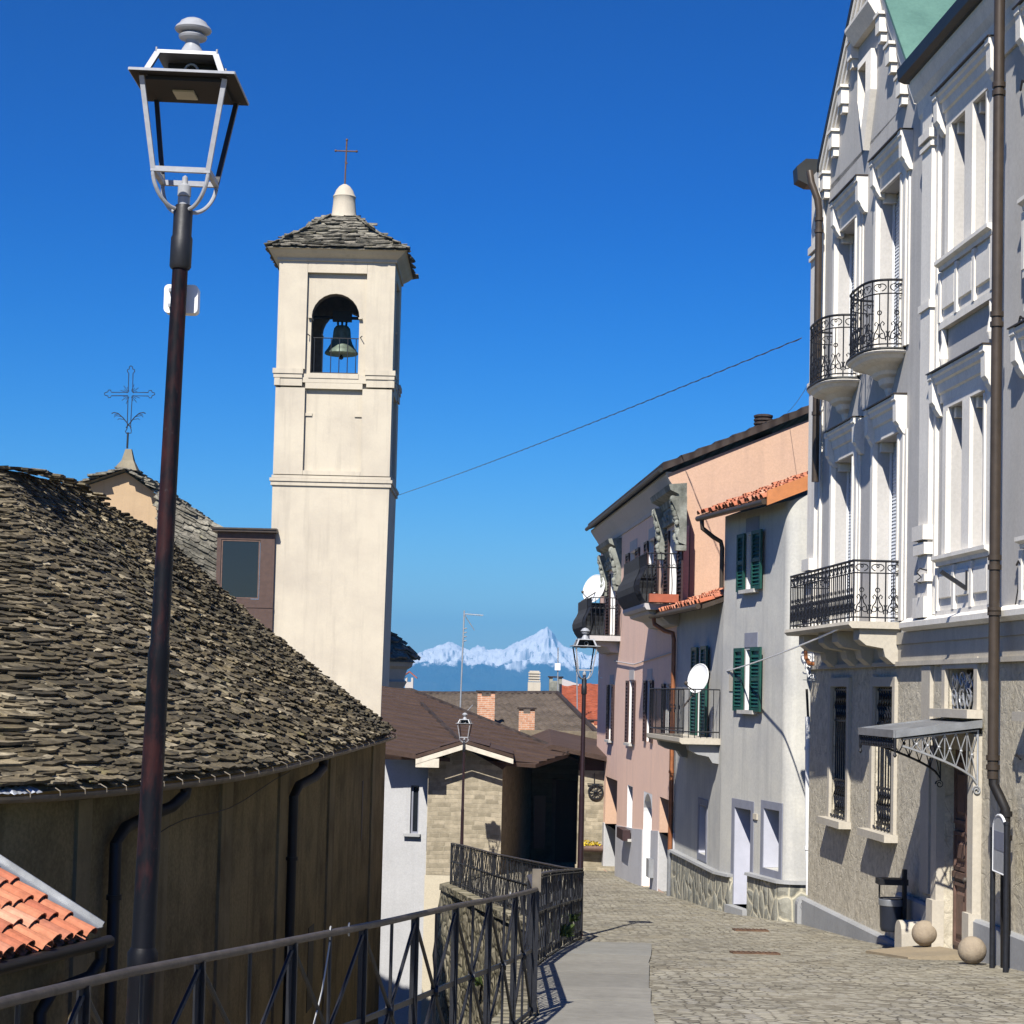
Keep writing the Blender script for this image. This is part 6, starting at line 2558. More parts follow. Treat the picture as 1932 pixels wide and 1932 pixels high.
# rounded corner toward the viewer, then the end wall
cpts = []
cc = GT.pt(UCN - 0.25, -0.25, 0)
a0 = math.atan2(GT.N.y, GT.N.x)
for k in range(9):
    an = a0 + math.radians(72) * k / 8
    cpts.append(V((cc.x + 0.25 * math.cos(an), cc.y + 0.25 * math.sin(an), 0)))
cpts.append(V((5.65, cpts[-1].y + 0.02, 0)))
for k in range(len(cpts) - 1):
    a, b = cpts[k], cpts[k + 1]
    za = zTop + max(0, (a.x - 4.95)) * 0.4
    zb = zTop + max(0, (b.x - 4.95)) * 0.4
    mb.face([(a.x, a.y, -6), (b.x, b.y, -6), (b.x, b.y, zb), (a.x, a.y, za)])
qa = GT.pt(0, 0, 0)
mb.face([(qa.x, qa.y, -6), (qa.x, qa.y, zTop), (qa.x + 4, qa.y + .9, zTop + 1.6), (qa.x + 4, qa.y + .9, -6)])
mb.build('wall', 'gray_house', gh_)

# roofs
def roof_quad(f, u0, u1, o0, z0, o1, z1):
    return f.pt(u0, o0, z0), f.pt(u1, o0, z0), f.pt(u1, o1, z1), f.pt(u0, o1, z1)


ou = GT.u(1450, 938, .42)
mb = MB()
A, B, C, D = roof_quad(GT, -0.15, ou, 0.46, zTop + 0.02, -1.7, zTop + 0.90)
coppi(mb, A, B, C, D, 0.20, 7, 0.082, 5)
r1 = mb.build('tile_roof', 'clay', gh_)
mb = MB()
dz = V((0, 0, -0.12))
up = V((0, 0, 0.03))
mb.hexa([A + dz, B + dz, C + dz, D + dz], [A - up, B - up, C - up, D - up])
mb.build('roof_boarding', 'brown_metal', r1)
mb = MB()
Bx = GT.T * 0.02
mb.hexa([B + Bx + V((0, 0, -.14)), B + Bx + GT.T * 0.03 + V((0, 0, -.14)), C + GT.T * 0.05 + V((0, 0, -.14)), C + Bx + V((0, 0, -.14))],
        [B + Bx + V((0, 0, .12)), B + Bx + GT.T * 0.03 + V((0, 0, .12)), C + GT.T * 0.05 + V((0, 0, .12)), C + Bx + V((0, 0, .12))])
mb.build('verge_board', 'clay_band', r1)
mb = MB()
A2, B2, C2, D2 = roof_quad(GL, -0.55, LGL - 0.02, 0.42, zLow, -1.9, zLow + 0.85)
coppi(mb, A2, B2, C2, D2, 0.20, 7, 0.082, 6)
r2_ = mb.build('tile_roof', 'clay', gh_)
mb = MB()
mb.hexa([A2 + dz, B2 + dz, C2 + dz, D2 + dz], [A2 - up, B2 - up, C2 - up, D2 - up])
mb.build('roof_boarding', 'brown_metal', r2_)
# gutters
for f, u0, u1, z in ((GT, -0.2, ou, zTop - 0.05), (GL, -0.55, LGL - 0.05, zLow - 0.07)):
    mb = MB()
    mb.tube([f.pt(u0, 0.50, z), f.pt(u1, 0.50, z)], 0.055, 10)
    mb.build('gutter', 'brown_metal', gh_, True)
# copper downpipes
g0 = GT.pt(0.0, 0.48, zTop - 0.1)
drainpipe([g0, GT.pt(0.02, 0.47, zTop - 0.25), GT.pt(0.05, 0.25, zTop - 0.42), GT.pt(0.05, 0.10, zTop - 0.50), GT.pt(0.05, 0.07, zTop - 0.62), GT.pt(0.05, 0.07, zLow + 0.3)], 0.045, gh_, 'brown_metal')
drainpipe([GL.pt(-0.30, 0.48, zLow - 0.1), GL.pt(-0.28, 0.46, zLow - 0.25), GL.pt(-0.10, 0.25, zLow - 0.40), GL.pt(0.05, 0.10, zLow - 0.45), GL.pt(0.08, 0.08, zLow - 0.6), GL.pt(0.08, 0.08, -3.4)],
          0.050, gh_, 'copper', [GL.pt(0.08, 0.08, -0.2), GL.pt(0.08, 0.08, -1.7)])
drainpipe([GL.pt(0.08, 0.08, -3.4), GL.pt(0.08, 0.08, -4.6)], 0.056, gh_, 'zinc')
# big copper pipe beside the palazzo corner
cp = lambda px, py: P(px, py, 34.25)
drainpipe([cp(1535, 905), cp(1534, 960), cp(1533.5, 1000), cp(1530, 1182), cp(1530, 1215)], 0.070, gh_, 'copper', [cp(1534, 960), cp(1533, 1000)])
# white lower pipe
wp = lambda py: P(1524.5, py, 34.30)
drainpipe([P(1522, 1300, 34.30), wp(1352)], 0.022, gh_, 'black_pipe')
drainpipe([wp(1352), wp(1500), wp(1600), P(1526, 1688, 34.30)], 0.050, gh_, 'white_paint', [wp(1412), wp(1600)])

# shutters, jambs and windows
def shutters(f, h, wl, wr, ang_r=0.0):
    mb = MB()
    louvre(f, mb, h[0] - wl - 0.02, h[0] - 0.02, 0.02, 0.06, h[2] - 0.02, h[3] + 0.02)
    mb.build('shutter', 'green_shutter', gh_)
    mb = MB()
    louvre(f, mb, h[1] + 0.02 - 0.12, h[1] + 0.02 - 0.12 + wr, 0.065, 0.105, h[2] - 0.02, h[3] + 0.02)
    mb.build('shutter', 'green_shutter', gh_)


def window_unit(f, h, depth, lining, leaf, name, frame_w=0.0, framemat=None, sill=True):
    mb = MB()
    e = 0.004
    f.box(mb, h[0] + e, h[0] + 0.012, -depth + 0.02, -0.001, h[2] + e, h[3] - e)
    f.box(mb, h[1] - 0.012, h[1] - e, -depth + 0.02, -0.001, h[2] + e, h[3] - e)
    f.box(mb, h[0] + 0.013, h[1] - 0.013, -depth + 0.02, -0.001, h[3] - 0.012, h[3] - e)
    w = mb.build(name, lining, gh_ if f in (GT, GL) else pink)
    mb = MB()
    f.box(mb, h[0], h[1], -depth - 0.02, -depth, h[2], h[3])
    mb.build('window_pane' if name == 'window' else 'door_leaf', leaf, w)
    if frame_w:
        mb = MB()
        f.frame(mb, (h[0] + .001, h[1] - .001, h[2] + .001, h[3] - .001), frame_w, -0.01, 0.012, name == 'window')
        mb.build('surround', framemat, w)
    if sill:
        mb = MB()
        f.box(mb, h[0] - 0.12, h[1] + 0.12, -0.05, 0.12, h[2] - 0.07, h[2] - 0.002)
        mb.build('window_sill', 'sill', w)
    return w


window_unit(GT, w_up, .30, 'white_paint', 'glass', 'window')
window_unit(GT, w_lo, .30, 'white_paint', 'glass', 'window')
window_unit(GT, d_g, .34, 'lilac_white', 'lilac_white', 'door', 0.16, 'blue_grey', False)
window_unit(GT, w_g, .34, 'lilac_white', 'glass', 'window', 0.14, 'blue_grey', False)
window_unit(GL, w_s, .30, 'lilac_white', 'glass', 'window', 0.13, 'blue_grey', False)
window_unit(GL, d_b, .30, 'white_paint', 'glass', 'balcony_door', 0, None, False)
shutters(GT, w_up, 0.42, 0.52)
shutters(GT, w_lo, 0.52, 0.56)
shutters(GL, d_b, 0.62, 0.62)
for h in (w_up, w_lo):
    mb = MB()
    GT.box(mb, h[0] - 0.05, h[1] + 0.05, -0.02, 0.012, h[3] + 0.03, h[3] + 0.30)
    mb.build('lintel_panel', 'blue_grey', gh_)
mb = MB()
hh = dh(GT, 1380, 1385, 1268, 1304)
GT.box(mb, hh[0] - 0.1, hh[1], 0.0, 0.015, hh[2], hh[3])
hh = dh(GT, 1423, 1430, 1535, 1546)
GT.box(mb, hh[0], hh[1], 0.0, 0.03, hh[2], hh[3])
mb.build('wall_plate', 'stone_trim', gh_)
# stone plinth and its ledge (slopes with the street)
mb, ml = MB(), MB()
zA = GL.z(1283, 1612)
zB_ = GL.z(1370, 1655)
zC = GT.z(1420, 1652)
zD = GT.z(1490, 1671)


def strip(f, u0, u1, z0, z1, mbs, mbl, o=0.07):
    mbs.hexa([f.pt(u0, -0.02, -6), f.pt(u1, -0.02, -6), f.pt(u1, o, -6), f.pt(u0, o, -6)],
             [f.pt(u0, -0.02, z0), f.pt(u1, -0.02, z1), f.pt(u1, o, z1), f.pt(u0, o, z0)])
    mbl.hexa([f.pt(u0, -0.02, z0 + .001), f.pt(u1, -0.02, z1 + .001), f.pt(u1, o + 0.06, z1 + .001), f.pt(u0, o + 0.06, z0 + .001)],
             [f.pt(u0, -0.02, z0 + 0.06), f.pt(u1, -0.02, z1 + 0.06), f.pt(u1, o + 0.05, z1 + 0.05), f.pt(u0, o + 0.05, z0 + 0.05)])


strip(GL, 0.2, LGL - 0.003, zA, zB_, mb, ml)
strip(GT, 0.003, d_g[0] - 0.02, zB_, zB_ + 0.02, mb, ml)
strip(GT, d_g[1] + 0.02, UCN - 0.27, zC, zD, mb, ml)
prevp = None
for k, q in enumerate(cpts):
    n = (q - cc)
    n.z = 0
    n = n.normalized() if k < 9 else V((-0.2, -1, 0)).normalized()
    cur = (q, n)
    if prevp:
        (a, na), (b, nb_) = prevp, cur
        lo = -6
        mb.hexa([V((a.x, a.y, lo)), V((b.x, b.y, lo)), V((b.x, b.y, lo)) + nb_ * .07, V((a.x, a.y, lo)) + na * .07],
                [V((a.x, a.y, zD)), V((b.x, b.y, zD)), V((b.x, b.y, zD)) + nb_ * .07, V((a.x, a.y, zD)) + na * .07])
        z_ = zD + .001
        ml.hexa([V((a.x, a.y, z_)), V((b.x, b.y, z_)), V((b.x, b.y, z_)) + nb_ * .13, V((a.x, a.y, z_)) + na * .13],
                [V((a.x, a.y, z_ + .06)), V((b.x, b.y, z_ + .06)), V((b.x, b.y, z_ + .05)) + nb_ * .12, V((a.x, a.y, z_ + .05)) + na * .12])
    prevp = cur
mb.build('stone_plinth', 'plinth_stones', gh_)
ml.build('plinth_ledge', 'plinth', gh_)
mb = MB()
GT.box(mb, d_g[0] - 0.05, d_g[1] + 0.05, -0.3, 0.16, -5, d_g[2] - 0.0)
mb.build('door_step', 'plinth', gh_)
# scroll stone at the foot of the corner
mb = MB()
q0 = P(1518, 1748, 34.05)
ring = [(-0.13, -0.2)] + [(0.13 * -math.cos(math.pi * k / 8), 0.36 + 0.13 * math.sin(math.pi * k / 8)) for k in range(9)] + [(0.13, -0.2)]
mb.hexa([(q0.x + a, q0.y, q0.z + b) for a, b in ring], [(q0.x + a, q0.y + 0.3, q0.z + b) for a, b in ring])
mb.tube([(q0.x + 0.10 * (1 - k / 26) * math.cos(k * 0.55), q0.y - 0.004, q0.z + 0.36 + 0.10 * (1 - k / 26) * math.sin(k * 0.55)) for k in range(24)], 0.014, 5)
mb.build('scroll_stone', 'plinth', gh_)

# first floor balcony on the lower part
zb = GL.z(1300, 1391, .5)
u0, u1 = GL.u(1290, 1395), GL.u(1362, 1395)
u0 = max(0.25, u0)
u1 = min(LGL - 0.1, u1)
dpt = 0.78
mb = MB()
GL.prof(mb, u0, u1, [(-0.02, zb - 0.12), (dpt - 0.02, zb - 0.12), (dpt + 0.03, zb - 0.08), (dpt + 0.03, zb), (-0.02, zb)])
bb = mb.build('balcony', 'stone_trim', gh_)
for uu in (u0 + 0.15, u1 - 0.45):
    mb = MB()
    GL.prof(mb, uu, uu + 0.3, [(-0.02, zb - 0.50), (0.12, zb - 0.48), (0.2, zb - 0.36), (0.42, zb - 0.32), (0.58, zb - 0.24), (0.62, zb - 0.123), (-0.02, zb - 0.123)])
    mb.build('balcony_corbel', 'plinth', bb)
mb = MB()
hR = GL.z(1300, 1300, .7) - zb
loop = [(u0 + .04, 0.02), (u0 + .04, dpt - .03), (u1 - .04, dpt - .03), (u1 - .04, 0.02)]
for z in (hR, 0.12):
    mb.tube([GL.pt(a, o, zb + z) for a, o in loop], 0.014, 5)
for i in range(3):
    (a, o), (b, p_) = loop[i], loop[i + 1]
    n = 6 if i != 1 else 28
    for k in range(n + 1):
        f_ = k / n
        mb.tube([GL.pt(a + (b - a) * f_, o + (p_ - o) * f_, zb), GL.pt(a + (b - a) * f_, o + (p_ - o) * f_, zb + hR)], 0.008, 4)
for k in range(3):
    mb.tube(GL.spiral(u1 - 0.5 - 0.45 * k, zb + 0.55, 0.12, 1.2, 0, dpt - 0.03), 0.008, 4)
mb.build('balcony_railing', 'iron', bb)


def satellite_dish(c, r, aim, label, foot):
    t = thing('satellite_dish', label, 'satellite dish', foot, 'white satellite dishes on balconies')
    aim = V(aim).normalized()
    e1 = aim.cross(V((0, 0, 1))).normalized()
    e2 = e1.cross(aim)
    mb = MB()
    N, K = 28, 6
    for front in (0, 1):
        i0 = len(mb.v)
        for k in range(K + 1):
            for j in range(N):
                a = 2 * math.pi * j / N
                rr = r * k / K
                q = V(c) + e1 * rr * math.cos(a) + e2 * rr * 1.08 * math.sin(a) + aim * (0.14 * r * (k / K) ** 2 * 1.2 - 0.008 * front)
                mb.v.append(q)
        for k in range(K):
            for j in range(N):
                j2 = (j + 1) % N
                a = i0 + k * N
                mb.f.append((a + j, a + j2, a + N + j2, a + N + j))
    mb.tube([V(c) + e1 * r * math.cos(a) + e2 * r * 1.08 * math.sin(a) + aim * 0.165 * r for a in [2 * math.pi * k / N for k in range(N)]], 0.012, 5, True)
    mb.build('reflector', 'dish', t, True)
    mb = MB()
    foc = V(c) + aim * r * 1.25 - e2 * r * 0.75
    mb.tube([V(c) - e2 * r * 1.02 + aim * 0.1 * r, foc], 0.012, 5)
    mb.sphere(foc + e2 * 0.03, 0.04, 10, 8)
    mb.tube([V(c) - aim * 0.02, V(c) - aim * 0.12, V(foot)], 0.018, 6)
    mb.build('feed_arm', 'iron_worn', t)
    return t


cD = P(1320, 1281, 38.6)
satellite_dish(cD, 0.27, (-0.80, -0.65, 0.25), 'white satellite dish on the lower balcony of the grey house', GL.pt(u1 - 0.25, 0.70, zb + 0.6))

# ------------------------------------------------------------------ pink house
PK = Fac((2.69, 59.6), (0.99, -16.2))
LPK = V((0.99, -16.2, 0)).length
pink = thing('pink_house', 'long pink house with brown shutters, balconies and coved eaves down the lane', 'house', PK.pt(8, 0, -5))
zC0 = zmean(PK.z(1285, 935), PK.z(1150, 1020))
zEv = zmean(PK.z(1262, 886, .3), PK.z(1122, 996, .3))
print('pink cornice', zC0, zEv)
hw = {}
W = []
W.append(dh(PK, 1152, 1164, 1080, 1203))    # far balcony door
W.append(dh(PK, 1189, 1201, 1040, 1100))    # small window
W.append(dh(PK, 1224, 1237, 1017, 1120))    # window
W.append(dh(PK, 1264, 1281, 997, 1143))     # near balcony door
W.append(dh(PK, 1150, 1156, 1292, 1396))
W.append(dh(PK, 1187, 1195, 1284, 1402))
W.append(dh(PK, 1221, 1229, 1284, 1400))
W.append(dh(PK, 1256, 1266, 1290, 1392))
Wg = [dh(PK, 1141, 1163, 1468, 1650), dh(PK, 1183, 1193, 1482, 1580), dh(PK, 1213, 1229, 1495, 1678), dh(PK, 1243, 1272, 1508, 1688)]
deps = [.22] * 8 + [.9, .25, .35, .9]
deps[8] = 1.0
mb = MB()
PK.wall(mb, 0, LPK, -7, zEv, W + Wg)
for h, d in zip(W + Wg, deps):
    if d < 0.5:
        PK.reveal(mb, h, d)
mb.face([PK.pt(0, 0, -7), PK.pt(0, -8, -7), PK.pt(0, -8, zEv), PK.pt(0, 0, zEv)])
mb.build('wall', 'pink', pink)
# peach gable end wall toward the viewer
mb = MB()
zv0, zv1 = P(1268, 885, 43.35).z, P(1530, 783, 43.55).z
nrm = PK.N
e = PK.pt(LPK, 0, 0)
dx = 3.2
slp = (zv1 - zv0) / 3.0
rw = [PK.pt(LPK, -o, 0) for o in (0, 1, 2, 3, 5, 6.5)]
covez = zEv - zC0
ring = [PK.pt(LPK, 0, -7), PK.pt(LPK, -10, -7), PK.pt(LPK, -10, zEv + slp * 3), PK.pt(LPK, -6.5, zEv + slp * 6.5 - 0.06), PK.pt(LPK, 0.28, zEv - 0.05)]
ring += [PK.pt(LPK, 0.22, zC0 + covez * 0.62), PK.pt(LPK, 0.11, zC0 + covez * 0.32), PK.pt(LPK, 0.04, zC0 + covez * 0.08), PK.pt(LPK, 0.0, zC0 - 0.05)]
mb.face(ring)
mb.build('gable_wall', 'peach', pink)
# cove and eaves
mb = MB()
prof = [(-0.02, zC0 - 0.05), (0.03, zC0 - 0.05), (0.045, zC0 + covez * 0.08), (0.11, zC0 + covez * 0.32), (0.22, zC0 + covez * 0.62), (0.28, zEv - 0.1), (0.31, zEv - 0.06), (0.31, zEv), (-0.02, zEv)]
PK.prof(mb, -0.05, LPK - 0.004, prof)
mb.build('cove', 'cove', pink)
mb = MB()
A, B = PK.pt(-0.12, 0.40, zEv + 0.01), PK.pt(LPK + 0.16, 0.40, zEv + 0.01)
C, D = PK.pt(LPK + 0.16, -6.5, zEv + slp * 6.8), PK.pt(-0.12, -6.5, zEv + slp * 6.8)
th = V((0, 0, 0.13))
mb.hexa([A, B, C, D], [A + th, B + th, C + th, D + th])
# stepped tile courses on top, seen along the verge
n = 18
for k in range(n):
    f0, f1 = k / n, (k + 1.25) / n
    a0, b0_ = A.lerp(D, f0) + th, B.lerp(C, f0) + th
    a1, b1_ = A.lerp(D, min(1, f1)) + th, B.lerp(C, min(1, f1)) + th
    up = V((0, 0, 0.055))
    mb.hexa([a0 + V((0, 0, .004)), b0_ + V((0, 0, .004)), b1_ + V((0, 0, .002)), a1 + V((0, 0, .002))], [a0 + up, b0_ + up, b1_ + V((0, 0, .006)), a1 + V((0, 0, .006))])
Cb = PK.pt(LPK + .16, -14, zEv + slp * 0.5)
Db = PK.pt(-.12, -14, zEv + slp * 0.5)
mb.face([D + th, C + th, Cb, Db])
rfp = mb.build('roof', 'dark_tile', pink)
mb = MB()
qc = P(1440, 805, 45.6)
for k in range(5):
    mb.lathe([(0.17, -0.15 + k * 0.085 - 0.02), (0.225, -0.12 + k * 0.085), (0.225, -0.08 + k * 0.085), (0.17, -0.06 + k * 0.085)], (qc.x, qc.y, qc.z), 16)
mb.box(qc.x - 0.19, qc.x + 0.19, qc.y - 0.19, qc.y + 0.19, qc.z - 1.2, qc.z - 0.14)
mb.build('chimney', 'dark_tile', rfp)
# gutter
mb = MB()
mb.tube([PK.pt(-0.12, 0.44, zEv + 0.03), PK.pt(LPK + .1, 0.44, zEv + 0.03)], 0.055, 8)
mb.build('gutter', 'roof_edge', pink, True)

# windows with shutters
for i, h in enumerate(W):
    w = window_unit(PK, h, .22, 'white_paint', 'glass', 'window' if i in (1, 2, 4, 5, 6, 7) else 'balcony_door', 0, None, i in (4, 5))
    sw = (h[1] - h[0]) * 0.52
    for a, b in ((h[0] - sw, h[0] - 0.01), (h[1] + 0.01, h[1] + sw)):
        mb = MB()
        louvre(PK, mb, a, b, 0.015, 0.055, h[2], h[3], 0.09, 0.06)
        mb.build('shutter', 'brown_shutter', w)
for i in (1, 2, 4, 5, 6):
    h = W[i]
    mb = MB()
    PK.box(mb, h[0] - 0.05, h[1] + 0.05, -0.01, 0.012, h[3] + 0.02, h[3] + 0.28)
    mb.build('lintel_panel', 'cove', pink)
# carved stone hoods over the two balcony doors
for h, s in ((W[0], 1.0), (W[3], 1.0)):
    mb = MB()
    a, b = h[0] - 0.75, h[1] + 0.75
    zt = h[3]
    PK.prof(mb, a - 0.1, b + 0.1, [(-0.02, zt + 0.48), (0.12, zt + 0.48), (0.16, zt + 0.62), (0.34, zt + 0.70), (0.38, zt + 0.82), (-0.02, zt + 0.86)])
    PK.box(mb, a, b, -0.02, 0.10, zt + 0.1, zt + 0.478)
    rr = random.Random(int(h[0] * 10))
    for uu in (a - 0.02, b + 0.02):
        # scrolled console: S-shaped body with a leaf on the front and a small base block
        PK.prof(mb, uu - 0.13, uu + 0.13, [(-0.02, zt + 0.56), (0.30, zt + 0.56), (0.31, zt + 0.44), (0.24, zt + 0.30), (0.15, zt + 0.05), (0.13, zt - 0.15), (0.17, zt - 0.32), (0.15, zt - 0.44), (-0.02, zt - 0.5)])
        for k in range(16):
            f = k / 15
            z = zt + 0.50 - f * 0.95
            o_ = 0.28 - 0.18 * f + (0.06 if f > 0.85 else 0)
            mb.sphere(PK.pt(uu + rr.uniform(-0.06, 0.06), o_, z), rr.uniform(0.05, 0.08), 8, 6, (1, 0.8, rr.uniform(1.0, 1.6)))
        PK.box(mb, uu - 0.15, uu + 0.15, -0.02, 0.20, zt - 0.62, zt - 0.505)
    for k in range(26):
        u = rr.uniform(a + 0.15, b - 0.15)
        mb.sphere(PK.pt(u, 0.09, zt + 0.29 + rr.uniform(-0.1, 0.1)), rr.uniform(0.045, 0.08), 8, 6, (1, 1, rr.uniform(0.6, 1.1)))
    mb.build('carved_hood', 'ornament', pink)

# ground floor: deep recesses, window, arched door, plinth
for i in (0, 3):
    h = Wg[i]
    mb = MB()
    d = 0.95
    zp = gz(PK.pt(h[0], 0, 0).y) + 1.35
    PK.box(mb, h[0] - 0.05, h[1] + 0.05, -d - 0.05, -d, h[2] - 1, h[3] + .05)
    PK.reveal(mb, (h[0], h[1], zp, h[3]), d, -0.001)
    rc_ = mb.build('entrance_recess', 'peach', pink)
    mb = MB()
    PK.reveal(mb, (h[0] + .002, h[1] - .002, h[2] - 1, zp), d - .01, 0.0)
    mb.build('recess_plinth', 'white_wall', rc_)
window_unit(PK, Wg[1], .25, 'white_paint', 'glass', 'window', 0, None, True)
h = Wg[2]
mb = MB()
PK.box(mb, h[0] - 0.02, h[1] + 0.02, -0.37, -0.35, h[2] - .5, h[3])
dn = mb.build('arched_door', 'white_paint', pink)
mb = MB()
PK.box(mb, h[0] + 0.004, h[0] + 0.015, -0.345, -0.001, h[2] - .5, h[3] - 0.01)
n = 10
rm = (h[1] - h[0]) / 2
um = (h[0] + h[1]) / 2
zs = h[3] - 0.02
for k in range(n):
    a0_, a1_ = math.pi * k / n, math.pi * (k + 1) / n
    p0 = (um - rm * math.cos(a0_), zs - 0.55 + 0.55 * math.sin(a0_))
    p1 = (um - rm * math.cos(a1_), zs - 0.55 + 0.55 * math.sin(a1_))
    mb.face([PK.pt(p0[0], -0.002, p0[1]), PK.pt(p1[0], -0.002, p1[1]), PK.pt(p1[0], -0.002, h[3]), PK.pt(p0[0], -0.002, h[3])])
    mb.face([PK.pt(p0[0], -0.002, p0[1]), PK.pt(p1[0], -0.002, p1[1]), PK.pt(p1[0], -0.35, p1[1]), PK.pt(p0[0], -0.35, p0[1])])
mb.build('arch_lining', 'white_paint', dn)
mb = MB()
segs = [0.0, Wg[0][0], Wg[0][1], Wg[2][0], Wg[2][1], Wg[3][0], Wg[3][1], LPK]
for a, b in ((0.0, Wg[0][0] - .003), (Wg[0][1] + .003, Wg[2][0] - .003), (Wg[2][1] + .003, Wg[3][0] - .003), (Wg[3][1] + .003, LPK)):
    n = max(1, int((b - a) / 1.5))
    mb = MB()
    for k in range(n):
        u0_, u1_ = a + (b - a) * k / n, a + (b - a) * (k + 1) / n - 0.002
        z0_, z1_ = gz(PK.pt(u0_, 0, 0).y) + 1.38, gz(PK.pt(u1_, 0, 0).y) + 1.38
        mb.hexa([PK.pt(u0_, -0.02, -7), PK.pt(u1_, -0.02, -7), PK.pt(u1_, 0.025, -7), PK.pt(u0_, 0.025, -7)],
                [PK.pt(u0_, -0.02, z0_), PK.pt(u1_, -0.02, z1_), PK.pt(u1_, 0.025, z1_), PK.pt(u0_, 0.025, z0_)])
    mb.build('plinth', 'pink_plinth', pink)
mb = MB()
hb_ = dh(PK, 1230, 1235, 1620, 1655)
PK.box(mb, hb_[0], hb_[1], 0.0, 0.14, hb_[2], hb_[3])
mb.build('letter_box', 'aluminium', pink)
mb = MB()
PK.box(mb, Wg[1][0] - 0.1, Wg[1][1] + 0.1, 0.05, 0.25, Wg[1][2] - 0.05, Wg[1][2] + 0.22)
fb = mb.build('flower_box', 'brown_shutter', pink)
mb = MB()
for z in (-2.6,):
    mb.tube([PK.pt(LPK - 0.15, 0.06, 0.5), PK.pt(LPK - 0.15, 0.06, -5)], 0.025, 6)
    mb.tube([PK.pt(4.5, 0.04, 0.9), PK.pt(9, 0.04, 0.75), PK.pt(LPK - 0.1, 0.04, 0.95)], 0.015, 5)
mb.build('wall_conduit', 'pink_plinth', pink)


# bulging balconies
def bulge_balcony(h, ext, dep, ztop, label_cloth):
    u0, u1 = h[0] - ext[0], h[1] + ext[1]
    zf = h[2]
    mb = MB()
    PK.prof(mb, u0, u1, [(-0.02, zf - 0.14), (dep - 0.05, zf - 0.14), (dep, zf - 0.08), (dep, zf), (-0.02, zf)])
    PK.prof(mb, u0 + 0.3, u1 - 0.3, [(-0.02, zf - 0.46), (0.2, zf - 0.44), (0.35, zf - 0.3), (dep - 0.15, zf - 0.22), (dep - 0.12, zf - 0.143), (-0.02, zf - 0.143)])
    b = mb.build('balcony', 'cove', pink)
    mb = MB()
    H = ztop - zf
    bul = lambda t: 0.16 * math.sin(math.pi * min(1, t * 1.45)) if t < 0.69 else 0.0
    path = [(u0 + .03, 0.0, (-1, 0)), (u0 + .03, dep - .03, (-0.7, 0.7)), (u1 - .03, dep - .03, (0.7, 0.7)), (u1 - .03, 0.0, (1, 0))]
    for i in range(3):
        (a, o, _), (c, p_, _) = path[i], path[i + 1]
        nv = [(-1, 0), (0, 1), (1, 0)][i]
        n = 7 if i != 1 else 30
        for k in range(n + 1):
            f = k / n
            pts = []
            for q in range(9):
                t = q / 8
                bb_ = bul(t)
                pts.append(PK.pt(a + (c - a) * f + nv[0] * bb_, o + (p_ - o) * f + nv[1] * bb_, zf + H * t))
            mb.tube(pts, 0.010, 4)
        for t in (0.02, 0.72, 1.0):
            bb_ = bul(t)
            mb.tube([PK.pt(a + nv[0] * bb_, o + nv[1] * bb_, zf + H * t), PK.pt(c + nv[0] * bb_, p_ + nv[1] * bb_, zf + H * t)], 0.014, 5)
        for k in range(n):
            f = (k + 0.5) / n
            mb.tube([PK.pt(a + (c - a) * f + 0.04 * math.cos(an), o + (p_ - o) * f + (0.04 * math.cos(an) if i != 1 else 0), zf + H * 0.76 + 0.04 * math.sin(an)) for an in [q * 1.05 for q in range(6)]], 0.007, 4, True)
    mb.build('balcony_railing', 'iron', b)
    # dark screening cloth along the far end
    mb = MB()
    for q in range(8):
        t0, t1 = q / 8, (q + 1) / 8
        b0_, b1_ = bul(t0), bul(t1)
        mb.face([PK.pt(u0 + .02 - b0_, 0.05, zf + H * t0), PK.pt(u0 + .02 - b0_, dep - 0.0, zf + H * t0), PK.pt(u0 + .02 - b1_, dep - 0.0, zf + H * t1), PK.pt(u0 + .02 - b1_, 0.05, zf + H * t1)])
        L_ = (u1 - u0) * 0.85
        mb.face([PK.pt(u0 + .02 - b0_, dep - 0.01 + b0_, zf + H * t0), PK.pt(u0 + L_ * (1 - 0.18 * t0), dep - 0.01 + b0_, zf + H * t0), PK.pt(u0 + L_ * (1 - 0.18 * t1), dep - 0.01 + b1_, zf + H * t1), PK.pt(u0 + .02 - b1_, dep - 0.01 + b1_, zf + H * t1)])
    mb.build('screen_cloth', 'black_cloth', b)
    return b, u0, u1, zf, H


MAT['black_cloth'] = m_plain('dark_screen_cloth', (0.028, 0.030, 0.034), 0.9, 0, 0.3, 8, 0.4, 12)
bN = bulge_balcony(W[3], (2.2, 0.4), 0.80, W[3][2] + 1.1, True)
bF = bulge_balcony(W[0], (1.0, 1.0), 0.85, W[0][2] + 1.05, True)
mb = MB()
PK.box(mb, bN[2] + 0.02, bN[2] + 0.18, 0.08, 0.72, bN[3] + 0.02, bN[3] + 0.20)
tr = mb.build('flower_trough', 'terracotta', bN[0])
cD = P(1123, 1112, 57.5)
satellite_dish(cD, 0.40, (-0.75, -0.80, 0.35), 'white satellite dish standing on the far balcony of the pink house', PK.pt(bF[1] + 0.9, 0.84, bF[3] + bF[4]))

